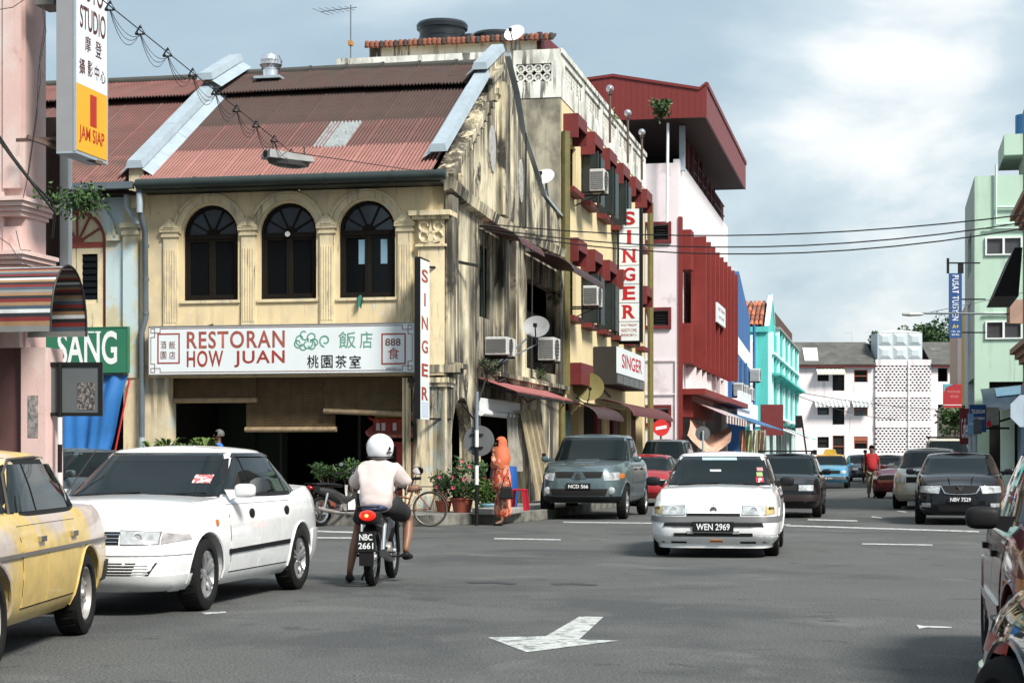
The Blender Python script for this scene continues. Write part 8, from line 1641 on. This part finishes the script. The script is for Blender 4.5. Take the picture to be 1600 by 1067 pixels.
# ---- standing people: x = facing direction
def person(lab, loc, face, H=1.68, top=None, bottom=None, skinm=SKIN, hair=HAIR, stride=.0, arms='down', z0=0.0, sleeves='short', group=None, shoes=BLACKP, fat=1.0):
    t = Thing('person', lab, 'person', (loc[0], loc[1], z0), rz=face, scale=H/1.72, group=group); s = stride
    B = {'pel': (0, 0, .93, .12*fat, .085), 'sp': (0, 0, 1.10, .115*fat, .085), 'ch': (0, 0, 1.30, .145*fat, .10), 'nk': (0, 0, 1.46, .052), 'jaw': (.015, 0, 1.52, .06), 'hd': (.005, 0, 1.61, .078, .092),
         'hl': (0, .085, .88, .085), 'kl': (.5*s+.02, .10, .50, .058), 'cl': (.5*s-.0, .10, .33, .05), 'al': (.75*s-.02, .10, .09, .034), 'tl': (.75*s+.12, .11, .03, .032),
         'hr': (0, -.085, .88, .085), 'kr': (-.35*s+.03, -.10, .50, .058), 'cr': (-.6*s, -.10, .33, .05), 'ar': (-.85*s-.02, -.10, .10, .034), 'tr': (-.85*s+.11, -.11, .03, .032),
         'sl': (0, .15, 1.37, .055), 'sr': (0, -.15, 1.37, .055)}
    if arms == 'down': B.update({'el': (-.03, .205*fat, 1.12, .042), 'wl': (.05, .21*fat, .88, .030), 'er': (-.03, -.205*fat, 1.12, .042), 'wr': (.05, -.21*fat, .88, .030)}); hd_ = [((.05, .21*fat, .88), (.15, 0, -1)), ((.05, -.21*fat, .88), (.15, 0, -1))]
    if arms == 'mouth': B.update({'el': (.14, .18, 1.20, .038), 'wl': (.17, .05, 1.42, .026), 'er': (.02, -.22, 1.14, .038), 'wr': (.12, -.24, .95, .026)}); hd_ = [((.17, .05, 1.42), (-.4, -.2, 1)), ((.12, -.24, .95), (.4, 0, -1))]
    E = [('pel', 'sp'), ('sp', 'ch'), ('ch', 'nk'), ('nk', 'jaw'), ('jaw', 'hd'), ('ch', 'sl'), ('sl', 'el'), ('el', 'wl'), ('ch', 'sr'), ('sr', 'er'), ('er', 'wr')]+[e for a in 'lr' for e in (('pel', 'h'+a), ('h'+a, 'k'+a), ('k'+a, 'c'+a), ('c'+a, 'a'+a), ('a'+a, 't'+a))]
    ex = MB(); headfeat(ex, (.01, 0, 1.60)); [hand(ex, w, d, .9, .35, up=(0, 1 if w[1] > 0 else -1, 0)) for w, d in hd_]
    skin(B, E, skinm, 'body', t.o, 2, ex)
    if hair: m = MB(); vs_ = [(-.012+.105*sin(a)*cos(b), .092*sin(a)*sin(b), 1.625+.108*cos(a)) for a in [pi*.62*i/8 for i in range(9)] for b in [2*pi*j/20 for j in range(20)]]; m.add(vs_, [(i*20+j, (i+1)*20+j, (i+1)*20+(j+1) % 20, i*20+(j+1) % 20) for i in range(8) for j in range(20) if not (i > 3 and (j < 4 or j > 15))]); t.part('hair', m, hair, smooth=60)
    g = lambda k, d=0, dy=0: (B[k][0], B[k][1], B[k][2], B[k][3]+d, (B[k][4] if len(B[k]) > 4 else B[k][3])+d)
    if top:
        S_ = {'lo': (0, 0, .82, .16*fat), 'sp': (0, 0, 1.1, .155*fat), 'ch': (0, 0, 1.29, .15*fat), 'nk': (0, 0, 1.43, .068), 'sl': g('sl', .025), 'sr': g('sr', .025), 'ul': tuple(B['sl'][i]*.35+B['el'][i]*.65 for i in range(3))+(.062,), 'ur': tuple(B['sr'][i]*.35+B['er'][i]*.65 for i in range(3))+(.062,)}
        e_ = [('lo', 'sp'), ('sp', 'ch'), ('ch', 'nk'), ('ch', 'sl'), ('sl', 'ul'), ('ch', 'sr'), ('sr', 'ur')]
        if sleeves == 'long': S_.update({'el': g('el', .022), 'er': g('er', .022), 'wl': g('wl', .02), 'wr': g('wr', .02)}); e_ += [('ul', 'el'), ('el', 'wl'), ('ur', 'er'), ('er', 'wr')]
        skin(S_, e_, top, 'shirt', t.o, 2)
    if bottom:
        skin({'p': (0, 0, .92, .135*fat, .105), 'hl': (0, .09, .82, .105), 'kl': g('kl', .028), 'cl': g('cl', .028), 'al': (B['al'][0], B['al'][1], .10, .062), 'hr': (0, -.09, .82, .105), 'kr': g('kr', .028), 'cr': g('cr', .028), 'ar': (B['ar'][0], B['ar'][1], .11, .062)}, [('p', 'hl'), ('hl', 'kl'), ('kl', 'cl'), ('cl', 'al'), ('p', 'hr'), ('hr', 'kr'), ('kr', 'cr'), ('cr', 'ar')], bottom, 'trousers', t.o, 2)
    for a in 'lr': ax_, ay_ = B['a'+a][:2]; skin({'h': (ax_-.02, ay_, .05, .042, .045), 'm': (ax_+.08, ay_, .04, .046, .036), 't': (ax_+.17, ay_, .03, .042, .026)}, [('h', 'm'), ('m', 't')], shoes, 'shoe', t.o, 1)
    return t
p = gp(1362, 777); person('man in a loose red shirt and khaki trousers walking up the road', p[:2], R(-105), 1.66, mat('red_shirt', (.36, .015, .022), .85, var=.1, bump=.3, bsc=8), mat('khaki_trousers', (.20, .19, .14), .9, var=.12, bump=.3, bsc=8), SKIND, HAIR, stride=.16, fat=1.2)
p = at(342, 800, 36.2); person('grey haired man in a bright blue shirt behind the white saloon', p[:2], R(185), 1.63, mat('blue_shirt', (.04, .16, .55), .8, var=.1), mat('dark_trousers', (.03, .03, .035), .9), SKIND, HAIRG, z0=.2)
p = at(1268, 740, 82); person('person in an orange top beside the old blue taxi', p[:2], R(180), 1.55, mat('orange_top', (.50, .16, .07), .8), mat('dark_trousers', (.03, .03, .035), .9), SKIN)
p = at(1352, 745, 88); person('person in a blue shirt walking behind the man in red', p[:2], R(-80), 1.62, mat('dull_blue_shirt', (.05, .08, .16), .8), mat('dark_trousers', (.03, .03, .035), .9), SKIND)
# ---- the woman in orange
FLOR = mat('orange_floral_cloth', (.42, .06, .025), .8, var=.12, sc=5, blot=[((.62, .30, .20), .50, .53, 11), ((.20, .02, .015), .57, .60, 14)], bump=.25, bsc=10); SCF = mat('orange_headscarf', (.52, .12, .05), .75, var=.1, bump=.25, bsc=9)
p = gp(783, 821); wo = person('woman in an orange headscarf and floral tunic with a hand raised to her mouth', p[:2], R(188), 1.66, None, None, SKIN, None, stride=.02, arms='mouth', sleeves='long')
skin({'hem': (-.02, 0, .60, .24, .25), 'ch': (0, 0, 1.28, .19, .17), 'nk': (0, 0, 1.42, .075), 'sl': (0, .17, 1.34, .08), 'el': (.14, .18, 1.18, .07), 'wl': (.165, .07, 1.36, .055), 'sr': (0, -.17, 1.34, .08), 'er': (.02, -.22, 1.12, .075), 'wr': (.11, -.235, .98, .065)},
     [('hem', 'ch'), ('ch', 'nk'), ('ch', 'sl'), ('sl', 'el'), ('el', 'wl'), ('ch', 'sr'), ('sr', 'er'), ('er', 'wr')], FLOR, 'tunic', wo.o, 3)
skin({'t': (-.02, 0, .70, .17, .17), 'm': (-.03, 0, .38, .16, .17), 'b': (-.05, 0, .12, .21, .22)}, [('t', 'm'), ('m', 'b')], FLOR, 'skirt', wo.o, 2)
m = MB(); n_ = 26; prof_s = [(.02, 1.735), (.06, 1.725), (.098, 1.67), (.108, 1.60), (.112, 1.54), (.15, 1.47), (.205, 1.39), (.24, 1.30), (.235, 1.20), (.22, 1.12)]
vs_ = [(-.005+r_*cos(2*pi*j/n_)*(1.05 if z_ > 1.45 else .78)+(.03 if z_ < 1.3 else 0), r_*.98*sin(2*pi*j/n_)*(1 if z_ > 1.4 else 1.05), z_+.012*sin(j*1.7)*(1.7-z_)*2) for r_, z_ in prof_s for j in range(n_)]
m.add(vs_, [(i*n_+j, (i+1)*n_+j, (i+1)*n_+(j+1) % n_, i*n_+(j+1) % n_) for i in range(len(prof_s)-1) for j in range(n_) if not (2 <= i <= 3 and (j < 4 or j > 21))]); m.f.append(tuple(range(n_))); m.m.append(0); wo.part('headscarf', m, SCF, smooth=70)
bg = Thing('handbag', 'black handbag hanging from the arm of the woman in orange', 'bag', (p[0]+.10, p[1]-.27, 0)); m = MB(); m.hexa([(-.14, -.04, .50), (.14, -.04, .50), (.14, .05, .50), (-.14, .05, .50), (-.10, -.03, .74), (.10, -.03, .74), (.10, .04, .74), (-.10, .04, .74)]); bg.part('bag_body', m, BLACKP, bevel=.03); m = MB(); m.tube([(-.08, 0, .73), (-.04, .0, .92), (.04, 0, .92), (.08, 0, .73)], .01, 6); bg.part('strap', m, BLACKP)
# ---- bicycle
def bicycle(lab, loc, head, fm):
    t = Thing('bicycle', lab, 'bicycle', loc, rz=head); r = .33; tm = MB(); tm.lathe([(r-.02, -.018), (r, 0), (r-.02, .018), (r-.035, 0), (r-.02, -.018)], 40, ax='y'); me = tm.mesh('wheel', mat('grey_brown_tyre', (.07, .06, .05), .8)); rm = MB(); rm.lathe([(r-.03, -.012), (r-.045, 0), (r-.03, .012)], 40, ax='y'); rm.lathe([(0, -.04), (.02, -.04), (.02, .04), (0, .04)], 10, ax='y')
    for k in range(20): a = 2*pi*k/20; rm.tube([(cos(a+.4)*.02, .02*(-1)**k, sin(a+.4)*.02), (cos(a)*(r-.04), 0, sin(a)*(r-.04))], .0018, 3)
    rr_ = rm.mesh('rim', mat('dull_rim', (.10, .09, .08), .5, .4))
    for x in (0, 1.05): w = link('wheel', me, t.o); w.location = (x, 0, r); link('rim', rr_, w)
    m = MB(); bbk = (.45, 0, .30); st_ = (.30, 0, .75); ht = (.88, 0, .80); hb = (.93, 0, .62)
    for a, b in ((bbk, st_), (bbk, hb), ((.38, 0, .52), hb), (ht, hb)): m.tube([a, b], .017, 8)
    for s in (.05, -.05): m.tube([(0, s, r), bbk], .010, 6); m.tube([(0, s, r), (.31, 0, .70)], .010, 6); m.tube([hb, (1.05, s, r)], .012, 6)
    t.part('frame', m, fm, smooth=True); m = MB(); m.tube([st_, (.27, 0, .86)], .012, 6); t.part('seat_post', m, STEEL); skin({'a': (.16, 0, .90, .10, .035), 'b': (.28, 0, .89, .07, .03), 'c': (.42, 0, .88, .025, .02)}, [('a', 'b'), ('b', 'c')], BLACKP, 'saddle', t.o, 2)
    m = MB(); m.tube([ht, (.86, 0, .98)], .012, 6); m.tube([(.70, .27, .96), (.84, .20, 1.0), (.86, 0, .98), (.84, -.2, 1.0), (.70, -.27, .96)], .011, 6); t.part('handlebar', m, STEELW, smooth=True)
    for x in (0, 1.05): m = MB(); m.grid(lambda u, v: (x+(r+.025)*cos(R(20+150*u)), (v-.5)*.05, r+(r+.025)*sin(R(20+150*u))), 14, 3); t.part('mudguard', m, fm, smooth=60)
    m = MB(); m.box(-.28, .22, -.06, .06, .735, .75); m.tube([(0, .06, r), (-.15, .06, .74)], .006, 5); m.tube([(0, -.06, r), (-.15, -.06, .74)], .006, 5); t.part('carrier', m, BLACKP); m = MB(); m.lathe([(.09, -.004), (.095, 0), (.09, .004), (.08, 0), (.09, -.004)], 20, (.45, .05, .30), 'y'); m.bar((.45, .08, .30), (.55, .08, .18), .012); m.bar((.45, -.08, .30), (.35, -.08, .42), .012); m.box(.50, .60, .08, .15, .17, .19); t.part('crankset', m, STEELW); return t
p = at(672, 815, 33.75); bicycle('old rusty red bicycle standing at the kerb beside the flowering shrub', (p[0], p[1], .0), R(172), mat('rusty_red_frame', (.22, .05, .03), .6, var=.3, dirt=.4))
# ---- stool
x_, y_ = W2F(at(811, 790, 37.2)); st = Thing('plastic_stool', 'red plastic stool behind the woman in orange', 'stool', (x_, y_, .19), f=True); RS = mat('red_plastic', (.40, .012, .03), .4)
m = MB(); m.box(x_-.15, x_+.15, y_-.15, y_+.15, .60, .64); st.part('seat', m, RS, bevel=.015)
for a in (-1, 1):
    for b in (-1, 1): m = MB(); m.hexa([(x_+a*.16-.03, y_+b*.16-.03, .19), (x_+a*.16+.03, y_+b*.16-.03, .19), (x_+a*.16+.03, y_+b*.16+.03, .19), (x_+a*.16-.03, y_+b*.16+.03, .19), (x_+a*.12-.03, y_+b*.12-.03, .60), (x_+a*.12+.03, y_+b*.12-.03, .60), (x_+a*.12+.03, y_+b*.12+.03, .60), (x_+a*.12-.03, y_+b*.12+.03, .60)]); st.part('leg', m, RS)
# ================================================================ plants
def leafmesh(mb, c, size, up=.3, asp=.45):
    d = Vector((random.gauss(0, 1), random.gauss(0, 1), random.gauss(up, .8))).normalized(); s = d.cross(Vector((random.gauss(0, 1), random.gauss(0, 1), random.gauss(0, 1)))).normalized()*size*asp*.5; c = Vector(c); e = d*size; n = s.cross(d).normalized()*size*.12
    mb.add([c, c+e*.5+s+n, c+e, c+e*.5-s+n], [(0, 1, 2, 3)])
LEAF = mat('leaf_green', (.045, .10, .022), .55, var=.45, sc=5); LEAFD = mat('dark_leaf_green', (.022, .055, .016), .55, var=.4, sc=4); LEAFY = mat('yellow_leaf_green', (.11, .17, .035), .55, var=.3, sc=6); FLW = mat('pink_petals', (.50, .06, .12), .6, var=.3); TCOT = mat('terracotta', (.25, .06, .035), .8, var=.15); BARK = mat('bark', (.08, .06, .045), .9, var=.2)
def bush(name, lab, base, rx, rz_, n, size, m=LEAF, m2=None, flowers=0, pot=None, cat='plant', grp=None, hz=None, ry=None):
    t = Thing(name, lab, cat, base, group=grp); ry = ry or rx; hz = hz or rz_; mb_, mc = MB(), MB()
    cl = [(random.uniform(-.75, .75)*rx, random.uniform(-.75, .75)*ry, hz+random.uniform(-.7, .7)*rz_, random.uniform(.25, .5)) for _ in range(14)]
    for i in range(n):
        c = cl[i % 14]; v = Vector((random.gauss(0, 1), random.gauss(0, 1), random.gauss(0, 1))).normalized()*random.random()**.4*c[3]
        leafmesh(mb_ if i % 3 else mc, (c[0]+v.x*rx, c[1]+v.y*ry, c[2]+v.z*rz_), size*random.uniform(.7, 1.3))
    t.part('leaves', mb_, m, kind='stuff'); t.part('leaves', mc, m2 or LEAFD, kind='stuff'); m = MB()
    for c in cl: m.tube([(0, 0, .12), (c[0]*.5, c[1]*.5, c[2]*.6), (c[0], c[1], c[2])], [.012, .008, .004], 4)
    t.part('stems', m, BARK)
    for _ in range(flowers):
        c = random.choice(cl); m = MB(); q = Vector((c[0]+random.uniform(-.4, .4)*rx, c[1]-.3*ry, c[2]+random.uniform(-.3, .5)*rz_)); 
        for k in range(5): a = 2*pi*k/5; m.add([q, q+Vector((cos(a)*.03, -.01, sin(a)*.03)), q+Vector((cos(a+.6)*.04, -.015, sin(a+.6)*.04)), q+Vector((cos(a+1.1)*.03, -.01, sin(a+1.1)*.03))], [(0, 1, 2, 3)])
        t.part('flower', m, FLW)
    if pot: r_, h_, pm = pot; m = MB(); m.lathe([(0, 0), (r_*.75, 0), (r_, h_), (r_*1.08, h_), (r_*1.08, h_+.03), (r_*.95, h_+.03), (r_*.9, h_*.85), (0, h_*.85)], 18, (0, 0, 0)); t.part('pot', m, pm, smooth=35)
    return t
def FW(px, py, Y, z): a = at(px, py, Y); return (a[0], a[1], z)
bush('flowering_shrub', 'tall pink flowering shrub in a pot by the corner column', FW(722, 800, 36.2, .19), .50, .42, 1300, .095, LEAF, LEAFD, 9, (.22, .26, TCOT), hz=.62)
bush('flowering_shrub', 'smaller flowering shrub just right of the bicycle', FW(693, 800, 36.3, .19), .26, .25, 420, .085, LEAFD, LEAF, 3, (.16, .2, TCOT), hz=.55)
bush('potted_plant', 'grassy plant in a pale blue basin behind the striped pole', FW(768, 800, 36.0, .19), .28, .24, 600, .14, LEAFY, LEAF, 0, (.24, .16, mat('pale_blue_basin', (.22, .42, .50), .4)), hz=.40)
bush('leafy_plant', 'leafy green plant in front of the dark entrance behind the parked motorcycle', FW(512, 800, 37.3, .19), .30, .17, 500, .11, LEAFD, LEAF, 0, (.2, .3, TCOT), hz=.78)
bush('leafy_plant', 'small leafy plant left of the rider beside the dark entrance', FW(552, 800, 37.3, .19), .30, .22, 500, .12, LEAF, LEAFD, 0, (.2, .3, TCOT), hz=.82)
def palm(lab, base, n, L_, m=LEAFY, h=.5):
    t = Thing('potted_palm', lab, 'plant', base, group='palm plants behind the white saloon'); 
    for i in range(n):
        a = random.uniform(0, 2*pi); mb_ = MB(); d = Vector((cos(a), sin(a), 0)); b = Vector((0, 0, h)); tip = b+d*L_*random.uniform(.6, 1)+Vector((0, 0, L_*random.uniform(-.1, .7))); mid = (b+tip)/2+Vector((0, 0, L_*.25)); w_ = Vector((-d.y, d.x, 0))*.035
        mb_.add([b, mid+w_, tip, mid-w_, (mid+tip)/2+w_*.8+Vector((0, 0, .04)), (mid+tip)/2-w_*.8+Vector((0, 0, .04))], [(0, 1, 3), (1, 4, 5, 3), (4, 2, 5)]); t.part('leaf', mb_, m if i % 3 else LEAF)
    m = MB(); m.lathe([(0, 0), (.16, 0), (.2, .35), (.0, .35)], 14); t.part('pot', m, TCOT); m = MB(); m.tube([(0, 0, .3), (0, 0, h)], .03, 6); t.part('stem', m, BARK); return t
for i, px_ in enumerate((238, 262, 290, 318)): palm(('potted palm nearest the drainpipe behind the white saloon', 'second potted palm from the drainpipe', 'third potted palm from the drainpipe', 'potted palm just left of the man in blue')[i], FW(px_, 800, 36.1, .19), 40, .42, h=1.12+.06*(i % 2))
t = Thing('hanging_vine', 'green leafy vine hanging beside the grey steel column', 'plant', at(128, 315, 27.2)); a = MB(); b = MB()
for i in range(520):
    u = random.random(); c = (random.gauss(.02, .14)+(.0 if u > .3 else -.45*random.random()), random.gauss(0, .1), random.gauss(.02, .10)-(.0 if u > .3 else -.05)); leafmesh(a if i % 3 else b, c, random.uniform(.06, .12), -.8, .5)
t.part('leaves', a, LEAF, kind='stuff'); t.part('leaves', b, LEAFD, kind='stuff'); m = MB(); m.tube([(-.5, .1, .0), (-.2, 0, .15), (.05, 0, .10), (.25, 0, -.05)], .008, 5); m.tube([(-.4, .1, -.1), (0, 0, .2), (.3, 0, .12)], .006, 5); t.part('stems', m, BARK)
bush('moss_tuft', 'weeds growing on the cornice above the side doorway', tuple(F2W(.15, 3.2, 3.15)), .25, .16, 260, .10, LEAFD, BARK, hz=.12, ry=.9)
bush('moss_tuft', 'dry weeds growing on the cornice below the grey dish', tuple(F2W(.15, 9.3, 3.15)), .22, .16, 260, .10, LEAFD, BARK, hz=.12, ry=1.2)
x, z = fy(1030, 168, 38); bush('rooftop_plant', 'small leafy plant hanging in front of the maroon roof canopy', tuple(F2W(x, 38.5, z-.5)), .40, .40, 260, .22, LEAF, LEAFD, hz=.5)
x, z = fy(968, 180, 22.5); bush('rooftop_plant', 'small yellow green plant behind the openwork parapet between the globe lamps', tuple(F2W(x-.3, 22.5, 12.0)), .25, .25, 120, .16, LEAFY, LEAF, hz=.35)
bush('street_tree', 'small green tree behind the red square sign on the right', FW(1493, 760, 62, 0), .55, .65, 900, .18, LEAF, LEAFD, hz=2.4, cat='tree')
def tree(lab, px, ytop, Y, rx, seed, n=2600, sz=.55):
    random.seed(seed); x, _, zt = at(px, ytop, Y); t = Thing('broadleaf_tree', lab, 'tree', (x, Y, 0), group='trees behind the pink apartments'); a, b = MB(), MB(); hz = zt-rx*.8
    cl = [(random.uniform(-.8, .8)*rx, random.uniform(-.8, .8)*rx, hz+random.uniform(-.8, .75)*rx*.8, random.uniform(.22, .45)*rx) for _ in range(22)]
    for i in range(n): c = cl[i % 22]; v = Vector((random.gauss(0, 1), random.gauss(0, 1), random.gauss(0, 1))).normalized()*random.random()**.35*c[3]; leafmesh(a if i % 2 else b, (c[0]+v.x, c[1]+v.y, c[2]+v.z), sz*random.uniform(.7, 1.3), asp=.6)
    t.part('crown', a, LEAF); t.part('crown', b, LEAFD); m = MB(); m.tube([(0, 0, 0), (.1, 0, hz*.5), (0, 0, hz)], [.4, .3, .18], 8)
    for c in cl[:8]: m.tube([(0, 0, hz*.8), (c[0], c[1], c[2])], [.14, .05], 5)
    t.part('trunk', m, BARK, smooth=True)
for i, (px_, yt, Y_, r_) in enumerate(((1468, 502, 226, 4.0), (1445, 512, 240, 3.6), (1415, 516, 236, 3.2), (1492, 508, 232, 4.2), (1385, 524, 240, 2.2))):
    tree(('dense tree right of the white roof tank', 'tree rising behind the white roof tank', 'lighter tree left of the dense one above the roof tank', 'tree partly hidden by the tall blue sign', 'thin low tree beside the television aerials')[i], px_, yt, Y_, r_, 40+i)
random.seed(11)
# white jug, cloth and litter
m = MB(); x, z = fy(563, 472, -.08); m.grid(lambda u, v: (x-.07+.14*u*(1-.3*v), -.09-.03*sin(u*7), z+.12-.24*v-.03*sin(u*9)), 8, 6); single('green_cloth', m, mat('green_rag', (.03, .16, .12), .8, var=.2), 'green cloth hanging from the sill of the right arched window', 'cloth', (x, -.08, z), f=True, smooth=180)
x, z = fy(450, 366, .08); m = MB(); m.lathe([(0, 0), (.055, 0), (.055, .02), (0, .02)], 20, (x, .04, z), 'y'); single('window_fan', m, WHITE, 'small round white vent in the middle arched window', 'vent', (x, .05, z), f=True)
x, z = fy(423, 122, 4.9); vt = Thing('turbine_vent', 'shiny aluminium turbine vent on the roof ridge by the metal coping', 'vent', (x, 4.9, z), f=True)
m = MB(); m.lathe([(.19, 0), (.18, .18), (.22, .2)], 24, (x, 4.9, z)); vt.part('collar', m, STEEL, smooth=40); m = MB(); m.box(x-.32, x+.32, 4.6, 5.2, z-.06, z); vt.part('flashing', m, GALV)
for k in range(22):
    a = 2*pi*k/22; m = MB(); pts = [(.20*1, .20), (.265, .30), (.27, .40), (.20, .52), (.03, .57)]
    q = [(x+r_*cos(a+.15*i), 4.9+r_*sin(a+.15*i), z+h_) for i, (r_, h_) in enumerate(pts)]; q2 = [(x+r_*.97*cos(a+.15*i+.30), 4.9+r_*.97*sin(a+.15*i+.30), z+h_) for i, (r_, h_) in enumerate(pts)]
    m.add(q+q2, [(i, i+1, i+6, i+5) for i in range(4)]); vt.part('vane', m, STEEL)
# shop rows added behind the viewer to feed reflections and darken ambient, otherwise unseen
for i, (x0, w_, h_, c) in enumerate(((-26, 14, 8.5, 'cream_plaster'), (-11, 9, 10.5, 'mint_plaster'), (4, 9, 9, 'pale_pink_plaster'), (14, 16, 11, 'brown_pink_plaster'))):
    t = Thing('shophouse', ('cream shophouse added unseen behind the viewer', 'mint green shophouse added unseen behind the viewer', 'pink shophouse added unseen behind the viewer', 'brown shophouse added unseen behind the viewer')[i], 'building', (x0, -22, 0)); m = MB(); m.box(0, w_, -10, 0, 3, h_); t.part('upper_wall', m, MATS[c]); m = MB(); m.box(0, w_, -10, -2, 0, 3); t.part('arcade_wall', m, MATS['shop_dark'])
    for k in range(int(w_/2.2)): m = MB(); m.box(.6+2.2*k, 1.7+2.2*k, 0, .05, 4.2, 6.2); t.part('window', m, DKGLASS)
    m = MB(); m.hexa([(-.2, .6, h_), (w_+.2, .6, h_), (w_+.2, -10, h_), (-.2, -10, h_), (-.2, -4.6, h_+2.5), (w_+.2, -4.6, h_+2.5), (w_+.2, -5, h_+2.5), (-.2, -5, h_+2.5)]); t.part('roof', m, ROOFM)

# pieces that could be told apart become parts of their own
def split_loose(names):
    for o in [o for o in COL.objects if o.type == 'MESH' and o.name.split('.')[0] in names and 'kind' not in o]:
        me = o.data; n = len(me.vertices); par = list(range(n))
        def fd(i):
            while par[i] != i: par[i] = par[par[i]]; i = par[i]
            return i
        for e in me.edges: a, b = fd(e.vertices[0]), fd(e.vertices[1]); par[a] = b
        grp = {}
        for p in me.polygons: grp.setdefault(fd(p.vertices[0]), []).append(p)
        if not 1 < len(grp) < 60: continue
        first = True
        for ps in grp.values():
            idx = {}; vs = []; fs = []
            for p in ps:
                f = []
                for v in p.vertices:
                    if v not in idx: idx[v] = len(vs); vs.append(tuple(me.vertices[v].co))
                    f.append(idx[v])
                fs.append(f)
            m = bpy.data.meshes.new(me.name); m.from_pydata(vs, [], fs)
            for q in me.materials: m.materials.append(q)
            if first: o.data = m; first = False
            else: c = link(o.name.split('.')[0], m, o.parent); c.matrix_local = o.matrix_local
split_loose({'gable_pilaster', 'gable_medallion', 'shopfront_post', 'inner_walls', 'rake_moulding', 'eave_board', 'lower_wall', 'rear_walls', 'white_fascia', 'low_wing', 'corner_trim', 'red_roof_end', 'grab_rail', 'door_curtain', 'duct_box', 'washer_jet', 'conduit', 'bracket', 'clamp', 'cornice', 'emblem_frame', 'steel_bracket', 'wall', 'wall_pipes', 'wall_cables', 'foot_pegs', 'blue_panel'})
